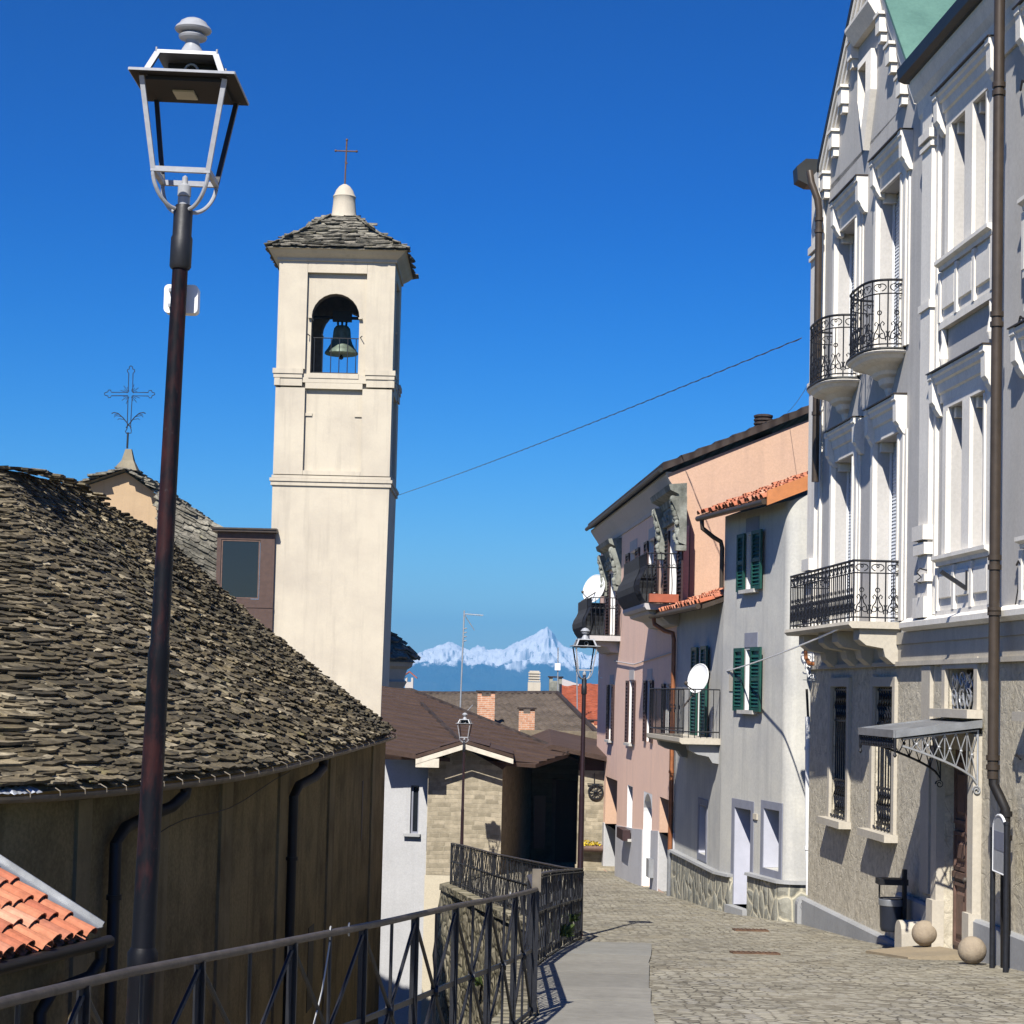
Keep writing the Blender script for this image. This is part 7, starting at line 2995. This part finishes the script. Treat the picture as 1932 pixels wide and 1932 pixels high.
# ------------------------------------------------------------------ stone house at the end of the lane
YG = 53.0
sh = thing('stone_house', 'low stone house with brown roof, front gable and white side wall at the lane end', 'house', (0, 56, -6))
gx0, gx1 = P(806, 1550, YG).x, P(946, 1550, YG).x
zap = P(880, 1412, YG).z
zl0, zl1 = P(808, 1440, YG).z, P(946, 1452, YG).z
zf0 = P(806, 1650, YG).z
mb = MB()
mb.face([(gx0, YG, zf0), (gx1, YG, zf0), (gx1, YG, zl1), (P(878, 1400, YG).x, YG, zap), (gx0, YG, zl0)])
mb.build('gable_wall', 'sand_stone', sh)
mb = MB()
mb.face([(gx0 - 0.03, YG + .01, -10), (gx1, YG + .01, -10), (gx1, YG + .01, zf0 - 0.003), (gx0 - 0.03, YG + .01, zf0 - 0.003)])
mb.build('foundation_wall', 'cream', sh)
mb = MB()
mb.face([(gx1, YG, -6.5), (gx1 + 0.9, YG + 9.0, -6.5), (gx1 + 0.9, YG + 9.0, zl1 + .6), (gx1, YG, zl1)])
mb.build('side_wall', 'shaded_stone', sh)
# white wall to the left of the gable, with its window
WH = Fac((gx0 - 1.45, YG + 0.62), (1.43, -0.30))
WH.N = V((WH.T.y, -WH.T.x, 0))
if WH.N.y > 0:
    WH.N = -WH.N
Lw = V((1.43, -0.30, 0)).length
wh = dh(WH, 774, 790, 1482, 1573)
mb = MB()
WH.wall(mb, -0.6, Lw, -10, zl0 + 0.06, [wh])
WH.reveal(mb, wh, 0.16)
mb.build('white_wall', 'white_wall', sh)
mb = MB()
WH.frame(mb, (wh[0] + .05, wh[1] - .05, wh[2] + .05, wh[3] - .05), 0.05, -0.15, -0.10, True)
w = mb.build('window', 'blue_grey', sh)
mb = MB()
WH.box(mb, wh[0], wh[1], -0.155, -0.14, wh[2], wh[3])
mb.build('window_pane', 'glass', w)
mb = MB()
WH.box(mb, wh[0] - 0.15, wh[1] + 0.08, -0.05, 0.14, wh[2] - 0.07, wh[2] - 0.002)
mb.build('window_sill', 'plinth', w)
# main roof plane (low pitch) through three measured points
p1, p2, p3 = P(778, 1304, 64.0), P(1078, 1421, 57.0), P(738, 1412, 53.0)
nrm = (p2 - p1).cross(p3 - p1).normalized()
zpl = lambda x, y: p1.z - (nrm.x * (x - p1.x) + nrm.y * (y - p1.y)) / nrm.z
mb = MB()
outline = [(-3.4, 52.6), (gx0 - 0.2, 52.6), (gx1 + 0.9, 54.2), (1.75, 56.8), (p1.x, 64.0), (-4.15, 64.0)]
b = [V((x, y, zpl(x, y) - 0.10)) for x, y in outline]
t = [V((x, y, zpl(x, y))) for x, y in outline]
mb.hexa(b, t)
xs_ = lambda y: -3.4 - 0.75 * (y - 52.6) / 11.4
edge_r = lambda y: lerp_table([(52.6, gx0 - 0.2), (54.2, gx1 + 0.9), (56.8, 1.75), (64.0, p1.x)], y)
y_ = 52.6
while y_ < 63.9:
    y2 = min(64.0, y_ + 0.62)
    xa, xb, xc, xd = xs_(y_), edge_r(y_), edge_r(y2), xs_(y2)
    up_ = V((0, 0, 0.045))
    q0, q1, q2, q3 = V((xa, y_, zpl(xa, y_))), V((xb, y_, zpl(xb, y_))), V((xc, y2, zpl(xc, y2))), V((xd, y2, zpl(xd, y2)))
    mb.face([q0, q1, q1 + up_, q0 + up_])
    mb.face([q0 + up_, q1 + up_, q2 + V((0, 0, .004)), q3 + V((0, 0, .004))])
    y_ = y2
roofA = mb.build('roof', 'brown_roof', sh)
mb = MB()
mb.tube([V((p1.x, 64.0, zpl(p1.x, 64.0) + .02)), V((1.75, 56.8, zpl(1.75, 56.8) + .02))], 0.07, 8)
mb.tube([V((-4.15, 64.0, p1.z + .02)), V((p1.x, 64.0, p1.z + .02))], 0.08, 8)
hA_ = P(795, 1325, 61.5)
mb.tube([V((hA_.x, hA_.y, zpl(hA_.x, hA_.y) + .03)), V((P(880, 1382, 55).x, 55.0, zpl(P(880, 1382, 55).x, 55.0) + .03))], 0.07, 6)
mb.build('ridge_tile', 'dark_tile', roofA)
# back slope of the main roof
mb = MB()
mb.face([(-4.15, 64.02, p1.z - .02), (p1.x, 64.02, p1.z - .02), (3.4, 62, -2.6), (3.4, 65.6, -3.4), (-4.15, 65.6, -2.4)])
mb.face([(p1.x, 64.0, p1.z - 0.05), (1.75, 56.8, zpl(1.75, 56.8) - 0.05), (3.6, 58.5, zpl(1.75, 56.8) - 0.9), (3.4, 62, -2.6)])
mb.build('rear_slope', 'brown_roof', roofA)
# front gable roof
gxm = P(878, 1400, YG).x
zr_ = P(878, 1396, 52.3).z
mb = MB()
y0, y1 = 52.3, 58.0
eL = V((P(800, 1430, y0).x, y0, P(800, 1424, y0).z))
eL = V((gx0 - 0.32, y0, P(803, 1425, y0).z))
eR = V((gx1 + 0.28, y0, P(962, 1424, y0).z))
ra = V((gxm, y0, zr_))
back = V((0.0, y1 - y0, 0.0))
for e in (eL, eR):
    a, b_, c, d = e, ra, ra + back, e + back
    mb.hexa([q - V((0, 0, 0.09)) for q in (a, b_, c, d)], [a, b_, c, d])
    tiled_quad(mb, a, d, c, b_, 0.3, 0, 0.5, 0.03)
mb.build('gable_roof', 'brown_roof', roofA)
mb = MB()
for e in (eL, eR):
    a, b_ = e + V((0, -0.03, -0.11)), ra + V((0, -0.03, -0.11))
    f_ = V((0, -0.001, 0.0))
    mb.hexa([a - V((0, 0, 0.13)), b_ - V((0, 0, 0.13)), b_ - V((0, -0.028, 0.13)), a - V((0, -0.028, 0.13))], [a, b_, b_ + V((0, 0.028, 0)), a + V((0, 0.028, 0))])
a = eL + V((0, -.02, -0.1))
mb.hexa([a + V((0, 0, -.22)), a + V((0.62, 0, -.22)), a + V((0.62, 0.5, -.22)), a + V((0, .5, -.22))], [a, a + V((0.62, 0, 0.02)), a + V((0.62, 0.5, 0.02)), a + V((0, .5, 0))])
mb.build('fascia', 'fascia', roofA)
mb = MB()
mb.box(gx0 - 0.02, gx1 + 0.05, y0 + 0.05, YG - 0.002, zl0 + 0.02, zl0 + 0.05)
# dark porch to the right with its own low gable
y0 = 56.8
bL, bA, bR = P(1008, 1426, y0), P(1041, 1404, y0), P(1132, 1430, y0)
bL, bA, bR = V((gx1 + 0.75, y0, P(1010, 1421, y0).z)), P(1042, 1405, y0), V((3.1, y0, P(1132, 1430, y0).z))
bk = V((0, 5.2, 0.35))
mb = MB()
for e in (bL, bR):
    a, b_, c, d = e, bA, bA + bk, e + bk
    mb.hexa([q - V((0, 0, 0.14)) for q in (a, b_, c, d)], [a, b_, c, d])
mb.build('porch_roof', 'brown_roof', roofA)
# porch walls
YB = 62.0
mb = MB()
dl, dr_ = P(1048, 1530, YB).x, P(1090, 1530, YB).x
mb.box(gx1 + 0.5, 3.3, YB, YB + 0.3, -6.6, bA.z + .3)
mb.build('porch_wall', 'shaded_stone', sh)
mb = MB()
mb.box(dl, dr_, YB - 0.05, YB - 0.003, gz(YB) - .1, P(1065, 1472, YB).z)
dd = mb.build('door', 'red_door', sh)
mb = MB()
mb.box(dr_ + .002, dr_ + 0.12, YB - 0.09, YB - 0.004, gz(YB) - .1, P(1065, 1470, YB).z)
mb.box(dl - 0.12, dl - .002, YB - 0.09, YB - 0.004, gz(YB) - .1, P(1065, 1470, YB).z)
mb.build('door_frame', 'wood', dd)
for px0, px1, pt_, pb_ in ((962, 985, 1470, 1590), (1008, 1030, 1500, 1600)):
    mb = MB()
    mb.box(P(px0, 1500, 60.5).x, P(px1, 1500, 60.5).x, 60.4, 60.5, P(1000, pb_, 60.5).z, P(1000, pt_, 60.5).z)
    mb.build('shutter', 'brown_shutter', sh)
# lit sandstone pier on the right with a wheel hung on it
YP = 57.4
mb = MB()
px0 = P(1090, 1530, YP).x
mb.box(px0, 3.4, YP, YP + 0.5, -6.5, P(1110, 1470, YP).z + 0.25)
mb.build('pier', 'sand_stone', sh)
mb = MB()
mb.box(px0, 3.4, YP - .02, YP + 0.5, P(1110, 1470, YP).z + 0.253, bR.z + .1)
mb.build('porch_beam', 'red_door', sh)
mb = MB()
mb.box(px0 - 0.05, 3.4, YP - 0.45, YP - 0.003, gz(YP) - 0.2, gz(YP) + 0.15)
mb.build('stone_bench', 'sand_stone', sh)

wc = P(1124, 1494, YP - 0.06)
t = thing('cart_wheel', 'old black cart wheel hung on the sunlit stone pier', 'wheel', wc)
mb = MB()
R_w = 0.205
mb.tube([wc + V((R_w * math.cos(a), 0, R_w * math.sin(a))) for a in [2 * math.pi * k / 24 for k in range(24)]], 0.026, 6, True)
mb.build('rim', 'iron', t)
mb = MB()
for k in range(10):
    a = math.pi * k / 5
    mb.bar(wc, wc + V((R_w * math.cos(a), 0, R_w * math.sin(a))), 0.026, 0.02, (0, 1, 0))
mb.build('spoke', 'iron', t)
mb = MB()
mb.sphere(wc, 0.05, 12, 8)
mb.bar(wc + V((-0.25, 0, R_w + 0.02)), wc + V((0.2, 0, R_w + 0.02)), 0.03, 0.03)
mb.tube([wc + V((-0.05, 0, 0.55)), wc + V((-0.05, 0, R_w))], 0.012, 5)
mb.build('hub', 'iron', t)

lc = P(1110, 1600, YP - 0.25)
t = thing('flower_log', 'hollow log planter with yellow flowers at the foot of the stone pier', 'planter', lc)
mb = MB()
mb.tube([(lc.x - 0.28, lc.y, lc.z), (lc.x + 0.42, lc.y, lc.z - .01)], [0.10, 0.11], 14)
mb.build('log', 'wood', t, True)
mb = MB()
r5 = random.Random(3)
for k in range(160):
    c = V((lc.x + r5.uniform(-.22, .35), lc.y + r5.uniform(-.1, .1), lc.z + 0.08 + abs(r5.gauss(0, .05))))
    e = V((r5.uniform(-1, 1), r5.uniform(-1, 1), r5.uniform(-1, 1))).normalized() * 0.035
    f_ = e.cross(V((r5.uniform(-1, 1), r5.uniform(-1, 1), r5.uniform(-1, 1)))).normalized() * 0.035
    mb.face([c - e, c + f_, c + e, c - f_])
mb.build('flowers', 'flower', t)


# ------------------------------------------------------------------ roofs behind
def brick_chimney(parent, pl, pr, ptop, pbot, Y, mat='brick', cap=True, deep=0.55, capmat='dark_tile'):
    a, b = P(pl, pbot, Y), P(pr, pbot, Y)
    zt_ = P((pl + pr) / 2, ptop, Y).z
    h = 0.34 if cap else 0.0
    mb = MB()
    mb.box(a.x, b.x, Y, Y + deep, a.z - 1.2, zt_ - h * 0.62)
    c = mb.build('chimney', mat, parent)
    if cap:
        mb = MB()
        for x0 in (a.x, b.x - 0.16):
            for yy in (Y, Y + deep - 0.16):
                mb.box(x0, x0 + 0.16, yy, yy + 0.16, zt_ - h * 0.62, zt_ - 0.06)
        mb.build('chimney_pier', mat, c)
        mb = MB()
        mb.box(a.x - 0.06, b.x + 0.06, Y - 0.06, Y + deep + 0.06, zt_ - 0.058, zt_)
        mb.build('chimney_cap', capmat, c)
    return c


YR = 84.0
r0, r1_ = P(860, 1311, YR), P(1052, 1309, YR)
e0, e1_ = P(860, 1420, 68.0), P(1175, 1432, 66.5)
dk = thing('brown_tiled_house', 'house behind with wide wavy grey-brown tile roof and two brick chimneys', 'house', (r0.x, 76, -8))
mb = MB()
L0 = V((r0.x - 1.8, YR, r0.z))
L1 = V((e0.x - 2.0, 68, e0.z))
ring = [L1, V((e1_.x, 66.5, e1_.z)), V((r1_.x, YR, r1_.z)), L0]
mb.hexa([q - V((0, 0, .12)) for q in ring], ring)
tiled_quad(mb, ring[0], ring[1], ring[2], ring[3], 0.34, 0.03, 0.40, 0.05)
rp_ = mb.build('roof', 'grey_tile', dk)
mb = MB()
mb.tube([L0, V((r1_.x, YR, r1_.z + .03))], 0.10, 8)
mb.tube([V((r1_.x, YR, r1_.z + .03)), V((e1_.x, 66.5, e1_.z + .03))], 0.10, 8)
mb.build('ridge_tile', 'dark_tile', rp_)
mb = MB()
mb.face([L0, V((r1_.x, YR, r1_.z)), V((r1_.x + 1.5, YR + 8, r1_.z - 3)), V((L0.x, YR + 8, L0.z - 3))])
mb.build('rear_slope', 'grey_tile', rp_)
mb = MB()
mb.box(L1.x, e1_.x - .3, 68.6, YR + 7, -11, e1_.z - .2)
mb.build('wall', 'cream', dk)
brick_chimney(rp_, 900, 933, 1303, 1352, 74.0)
brick_chimney(rp_, 978, 1008, 1335, 1392, 70.0)

rd = thing('red_tiled_house', 'house with bright red wavy tile roof glimpsed beside the pink house', 'house', (5, 96, -8))
mb = MB()
ra0, ra1 = P(1046, 1290, 100), P(1180, 1291, 100)
rb0, rb1 = P(1118, 1425, 80), P(1200, 1425, 80)
ring = [rb0, rb1, ra1, ra0]
mb.hexa([q - V((0, 0, .12)) for q in ring], ring)
tiled_quad(mb, ring[0], ring[1], ring[2], ring[3], 0.38, 0.04, 0.5, 0.06)
rr_ = mb.build('roof', 'red_tile', rd)
mb = MB()
mb.box(ra0.x + 1.2, ra1.x, 84, 104, -10, ra0.z - 3.0)
mb.build('wall', 'cream', rd)
brick_chimney(rr_, 1036, 1060, 1276, 1306, 92.0, 'ornament', True, 0.6)
brick_chimney(rr_, 1112, 1142, 1358, 1415, 78.0, 'brick', True, 0.7)
mb = MB()
qa, qb = P(1060, 1280, 99), P(1092, 1291, 99)
mb.hexa([(qa.x, 99, qa.z - .8), (qb.x, 99, qb.z - .8), (qb.x, 100, qb.z - .8), (qa.x, 100, qa.z - .8)], [(qa.x, 99, qa.z), (qb.x, 99, qb.z), (qb.x, 100, qb.z), (qa.x, 100, qa.z)])
mb.build('parapet', 'white_wall', rd)

st = thing('grey_slate_house', 'low grey roof with a ribbed pale chimney on the skyline', 'house', (2, 106, -8))
mb = MB()
a, b_ = P(940, 1314, 112), P(1062, 1309, 108)
c, d = P(1062, 1330, 96), P(940, 1335, 98)
mb.hexa([q - V((0, 0, .15)) for q in (d, c, b_, a)], [d, c, b_, a])
rs = mb.build('roof', 'grey_tile', st)
mb = MB()
mb.box(a.x, b_.x, 99, 111, -10, c.z - .3)
mb.build('wall', 'cream', st)
cy0 = 104.0
cl, cr = P(996, 1290, cy0), P(1020, 1290, cy0)
mb = MB()
mb.box(cl.x, cr.x, cy0, cy0 + .7, cl.z - 1.8, P(1008, 1287, cy0).z)
ch = mb.build('chimney', 'stone_trim', rs)
mb = MB()
for k in range(4):
    z = P(1008, 1284 - 5 * k, cy0).z
    mb.box(cl.x + .02, cr.x - .02, cy0 + .02, cy0 + .68, z - 0.05, z + 0.03)
    mb.box(cl.x + .08, cr.x - .08, cy0 + .08, cy0 + .62, z + 0.031, z + 0.10)
mb.build('chimney_louvre', 'stone_trim', ch)

SC = 1.06
fh = thing('far_small_house', 'far roof with a little gabled plaster chimney beside the church', 'house', (-6, 82, -8))
mb = MB()
a, b_ = P(730, 1302, 110), P(800, 1306, 110)
mb.hexa([(a.x - 3, 98, -2.4), (b_.x + 2, 98, -2.4), (b_.x + 2, 110, a.z - .15), (a.x - 3, 110, a.z - .15)], [(a.x - 3, 98, -2.3), (b_.x + 2, 98, -2.3), (b_.x + 2, 110, a.z), (a.x - 3, 110, a.z)])
rf_ = mb.build('roof', 'grey_tile', fh)
mb = MB()
mb.box(a.x - 3, b_.x + 1.8, 99, 109, -10, -2.6)
mb.build('wall', 'cream', fh)
cl, cr = P(764, 1300, 104), P(779, 1300, 104)
zt_ = P(770, 1283, 104).z
mb = MB()
mb.box(cl.x, cr.x, 104, 104.4, cl.z - 1.2, zt_ - .1)
mb.box(cl.x, cl.x + .11, 104, 104.4, zt_ - .1, zt_ + .13)
mb.box(cr.x - .11, cr.x, 104, 104.4, zt_ - .1, zt_ + .13)
ch = mb.build('chimney', 'cove', rf_)
mb = MB()
xm = (cl.x + cr.x) / 2
za, zbb = P(770, 1266, 104).z, P(770, 1278, 104).z
for sx in (-1, 1):
    q = [V((xm, 103.85, za)), V((xm + sx * 0.42, 103.85, zbb)), V((xm + sx * 0.42, 104.55, zbb)), V((xm, 104.55, za))]
    mb.hexa([w_ - V((0, 0, .06)) for w_ in q], q)
mb.build('chimney_cap', 'red_tile', ch)

SC = 1.0

# ------------------------------------------------------------------ antennas
def mast(name, label, base, top, parts):
    t = thing(name, label, 'antenna', base)
    mb = MB()
    mb.tube([base, top], 0.028, 6)
    mb.build('mast', 'aluminium', t)
    return t


bq = P(868, 1345, 70)
tq = P(876, 1152, 70)
t = mast('tv_antenna', 'tall television antenna mast rising before the snowy peak', bq, tq, None)
mb = MB()
a0 = tq + V((0, 0, -0.12))
mb.tube([a0, P(912, 1161, 70)], 0.014, 5)
for k in range(9):
    c = a0.lerp(P(912, 1161, 70), 0.12 + k * 0.1)
    mb.tube([c - V((0.02, 0.12, 0.05)), c + V((0.02, 0.12, 0.05))], 0.008, 4)
for k in range(3):
    c = tq + V((0.02 + 0.07 * k, 0, -0.16 - 0.10 * k))
    mb.tube([c, c + V((0.22, 0, -0.34))], 0.012, 4)
for k in range(4):
    c = bq.lerp(tq, 0.70 + 0.04 * k)
    mb.tube([c, c + V((0.12, 0, 0.03))], 0.02, 4)
mb.build('aerial', 'aluminium', t)
mb = MB()
mb.tube([bq, bq + V((0.04, -0.1, -0.22)), P(880, 1368, 69.5), P(895, 1378, 69)], 0.03, 6)
mb.tube([bq + V((.1, 0, -.1)), P(892, 1330, 70)], 0.014, 5)
mb.build('mast_foot', 'aluminium', t)
bq = P(1052, 1310, 91)
t = mast('mobile_antenna', 'thin mast with a white box beside the plaster chimney', bq, P(1053, 1222, 91), None)
mb = MB()
c = P(1052, 1258, 91)
mb.box(c.x - 0.13, c.x + 0.13, 90.9, 91.1, c.z - 0.16, c.z + 0.16)
mb.build('antenna_box', 'white_plastic', t)
mast('thin_mast', 'very thin brown mast near the head of the second lamp', P(1089, 1345, 88), P(1088, 1208, 88), None)

# ------------------------------------------------------------------ overhead cables
def cable(name, label, a, b, sag, r, mat, twist=False):
    pts = []
    N = 60
    for k in range(N + 1):
        f = k / N
        q = V(a).lerp(V(b), f)
        q.z -= sag * 4 * f * (1 - f)
        pts.append(q)
    mb = MB()
    mb.tube(pts, r, 5)
    if twist:
        n = 420
        tw = []
        for k in range(n + 1):
            f = k / n
            q = V(a).lerp(V(b), f)
            q.z -= sag * 4 * f * (1 - f)
            an = k * 0.9
            tw.append(q + V((r * 1.5 * math.cos(an), 0, r * 1.5 * math.sin(an))))
        mb.tube(tw, r, 4)
    o = mb.build(name, mat)
    return tag(o, label, 'cable')


cable('power_cable', 'dark twisted power cable strung from the bell tower to the palazzo corner', P(746, 936, 85.0), PZ.pt(-0.02, 0.25, PZ.z(1529, 624, .25)), 0.10, 0.0075, 'wire_grey', True)
cable('white_cable', 'pale cable running from under the palazzo balcony to the pink house', PZ.pt(PZ.u(1588, 1184, .72), 0.72, PZ.z(1588, 1184, .72)), P(1133, 1278, 59.0), 0.45, 0.014, 'white_plastic')
cable('thin_wire', 'thin dark wire drooping from the palazzo corner toward the pink roof', P(1532, 712, 34.3), P(1486, 778, 43.5), 0.06, 0.005, 'black_pipe')

# ------------------------------------------------------------------ covers in the road and litter
for (pl, pr, pt_, pb_), lab in (((1384, 1448, 1748, 1754), 'rusty narrow drain cover in the cobbles nearer the grey house'), ((1380, 1468, 1790, 1797), 'rusty drain cover in the cobbles, larger and nearer the viewer')):
    ym = (pt_ + pb_) / 2
    Y = 30.0
    for _ in range(30):
        Y = gz(Y) / ((HOR + ROLL * (1420 - 966) - ym) / FPX)
    c = P((pl + pr) / 2, ym, Y)
    w = (pr - pl) / FPX * Y
    d = 0.42
    t = thing('drain_cover', lab, 'drain cover', V((c.x, Y, gz(Y))), 'rusty drain covers in the road')
    mb = MB()
    mb.hexa([(c.x - w / 2, Y - d / 2, gz(Y - d / 2) - .02), (c.x + w / 2, Y - d / 2, gz(Y - d / 2) - .02), (c.x + w / 2, Y + d / 2, gz(Y + d / 2) - .02), (c.x - w / 2, Y + d / 2, gz(Y + d / 2) - .02)],
            [(c.x - w / 2, Y - d / 2, gz(Y - d / 2) + .02), (c.x + w / 2, Y - d / 2, gz(Y - d / 2) + .02), (c.x + w / 2, Y + d / 2, gz(Y + d / 2) + .02), (c.x - w / 2, Y + d / 2, gz(Y + d / 2) + .02)])
    mb.build('plate', 'rust', t)
    mb = MB()
    n = 9
    for k in range(n):
        x = c.x - w / 2 + w * (k + .5) / n
        mb.hexa([(x - .012, Y - d / 2 + .04, gz(Y - d / 2) + .019), (x + .012, Y - d / 2 + .04, gz(Y - d / 2) + .019), (x + .012, Y + d / 2 - .04, gz(Y + d / 2) + .019), (x - .012, Y + d / 2 - .04, gz(Y + d / 2) + .019)],
                [(x - .012, Y - d / 2 + .04, gz(Y - d / 2) + .028), (x + .012, Y - d / 2 + .04, gz(Y - d / 2) + .028), (x + .012, Y + d / 2 - .04, gz(Y + d / 2) + .028), (x - .012, Y + d / 2 - .04, gz(Y + d / 2) + .028)])
    mb.build('rib', 'rust', t)

# ------------------------------------------------------------------ mountains
def mtn_sky(px):
    tab = [(-1500, 1262), (-600, 1250), (0, 1240), (400, 1246), (700, 1242), (760, 1246), (790, 1240), (812, 1230), (838, 1220), (852, 1214), (866, 1222), (890, 1230), (906, 1220), (926, 1228), (942, 1230),
           (962, 1221), (984, 1210), (1000, 1204), (1014, 1196), (1024, 1190), (1035, 1183), (1044, 1192), (1054, 1206), (1066, 1216), (1076, 1220), (1092, 1226), (1112, 1236), (1140, 1232), (1250, 1240), (1600, 1236), (2200, 1250), (3400, 1262)]
    return lerp_table(tab, px)


mb = MB()
NX, NY = 520, 130
pxs = []
for i in range(NX + 1):
    f = i / NX
    pxs.append(720 + 430 * (f - 0.14) / 0.72 if 0.14 <= f <= 0.86 else (-700 + (720 + 700) * f / 0.14 if f < 0.14 else 1150 + 1500 * (f - 0.86) / 0.14))
for j in range(NY + 1):
    v = j / NY
    Y = 12300 + 3600 * v
    for i in range(NX + 1):
        px = pxs[i]
        x = (px - 966) / FPX * 14600.0
        crest = (HOR - mtn_sky(px)) / FPX * 14600.0
        a = min(1.0, v / 0.64)
        s = a * a * (3 - 2 * a)
        h = -150 + (crest + 150) * (0.35 * a + 0.65 * s ** 1.4)
        if v > 0.64:
            h -= (v - 0.64) * 1500
        q = V((x * 0.0042, Y * 0.0042, 0.3))
        n = noise.ridged_multi_fractal(q, 0.9, 2.1, 7, 1.0, 2.0) - 1.1
        n2 = noise.fractal(q * 4.0, 1.0, 2.0, 5)
        amp = 78 * (0.25 + 0.75 * a) * (1 - 0.75 * math.exp(-((v - 0.64) / 0.09) ** 2))
        h += n * amp + n2 * 14 * a
        mb.v.append(V((x, Y, h)))
for j in range(NY):
    for i in range(NX):
        a = j * (NX + 1) + i
        mb.f.append((a, a + 1, a + NX + 2, a + NX + 1))
m, nt, b = new_mat('mountain_snow')
t = NT(nt)
v = t.coord()
sp = t.add('ShaderNodeSeparateXYZ')
t.l.new(v, sp.inputs[0])
nz = t.noise(v, 0.0052, 8, 0.65)
ad = t.add('ShaderNodeMath', operation='MULTIPLY_ADD')
t.l.new(nz, ad.inputs[0])
ad.inputs[1].default_value = 260.0
t.l.new(sp.outputs['Z'], ad.inputs[2])
mr = t.add('ShaderNodeMapRange')
mr.inputs['From Min'].default_value = 300.0
mr.inputs['From Max'].default_value = 325.0
t.l.new(ad.outputs[0], mr.inputs['Value'])
geo = t.add('ShaderNodeNewGeometry')
sn = t.add('ShaderNodeSeparateXYZ')
t.l.new(geo.outputs['Normal'], sn.inputs[0])
rk = t.ramp(sn.outputs['Z'], [(0.50, 0.0), (0.72, 1.0)])
mx = t.add('ShaderNodeMath', operation='MULTIPLY')
t.l.new(mr.outputs[0], mx.inputs[0])
t.l.new(rk, mx.inputs[1])
low = t.ramp(nz, [(0.4, (0.030, 0.045, 0.050)), (0.65, (0.055, 0.065, 0.060))])
rock = t.ramp(t.noise(v, 0.02, 6), [(0.3, (0.10, 0.10, 0.11)), (0.7, (0.20, 0.20, 0.21))])
up_ = t.mix(mr.outputs[0], low, rock)
c = t.mix(mx.outputs[0], up_, (0.92, 0.92, 0.93))
nt.links.new(c, b.inputs['Base Color'])
b.inputs['Roughness'].default_value = 0.9
b.inputs['Specular IOR Level'].default_value = 0.1
MAT['mountain'] = m
o = mb.build('mountain_range', 'mountain', None, True)
o['kind'] = 'structure'

# ------------------------------------------------------------------ air
mb = MB()
mb.box(-8200, 8200, -70, 18500, -153, 640)
hz, nt, b = new_mat('haze_air')
nt.nodes.remove(b)
out = nt.nodes['Material Output']
pv = nt.nodes.new('ShaderNodeVolumePrincipled')
pv.inputs['Color'].default_value = (0.16, 0.55, 1.0, 1)
pv.inputs['Density'].default_value = HAZE_DENSITY
pv.inputs['Anisotropy'].default_value = 0.0
nt.links.new(pv.outputs[0], out.inputs['Volume'])
MAT['haze'] = hz
o = mb.build('haze', 'haze')
o['kind'] = 'stuff'

# ------------------------------------------------------------------ sun and sky
SUN = V((0.265, 0.95, -1.0)).normalized()
elev = math.asin(-SUN.z)
az = math.atan2(-SUN.x, -SUN.y)          # azimuth of the sun, from +Y toward +X
sd = bpy.data.lights.new('sun', 'SUN')
sd.energy = SUN_E
sd.angle = math.radians(0.53)
sd.color = (1.0, 0.955, 0.88)
so = bpy.data.objects.new('sun', sd)
COL.objects.link(so)
so.rotation_euler = SUN.to_track_quat('-Z', 'Y').to_euler()
so.location = (0, -20, 40)
w = bpy.data.worlds.new('World')
scene.world = w
w.use_nodes = True
nt = w.node_tree
bg = nt.nodes['Background']
sk = nt.nodes.new('ShaderNodeTexSky')
sk.sky_type = 'NISHITA'
sk.sun_disc = False
sk.sun_elevation = elev
sk.sun_rotation = az
sk.altitude = 500
sk.air_density = SKY_AIR
sk.dust_density = SKY_DUST
sk.ozone_density = SKY_OZONE
hs = nt.nodes.new('ShaderNodeHueSaturation')
hs.inputs['Saturation'].default_value = 1.5
hs.inputs['Value'].default_value = 1.0
nt.links.new(sk.outputs[0], hs.inputs['Color'])
sc_ = nt.nodes.new('ShaderNodeVectorMath')
sc_.operation = 'MULTIPLY'
sc_.inputs[1].default_value = (0.20, 0.20, 0.20)
gm = nt.nodes.new('ShaderNodeGamma')
gm.inputs['Gamma'].default_value = 1.5
s2_ = nt.nodes.new('ShaderNodeVectorMath')
s2_.operation = 'MULTIPLY'
s2_.inputs[1].default_value = (4.4, 4.75, 5.4)
nt.links.new(hs.outputs[0], sc_.inputs[0])
nt.links.new(sc_.outputs[0], gm.inputs['Color'])
nt.links.new(gm.outputs[0], s2_.inputs[0])
nt.links.new(s2_.outputs[0], bg.inputs['Color'])
bg.inputs['Strength'].default_value = SKY_E

scene.view_settings.view_transform = 'Standard'
scene.view_settings.look = 'None'
scene.view_settings.exposure = EXPO
scene.view_settings.gamma = 1.0
scene.render.engine = 'CYCLES'
cy_ = scene.cycles
cy_.use_denoising = True
cy_.max_bounces = 6
cy_.diffuse_bounces = 1
cy_.glossy_bounces = 2
cy_.transmission_bounces = 2
cy_.transparent_max_bounces = 6
cy_.volume_bounces = 0
cy_.caustics_reflective = False
cy_.caustics_refractive = False
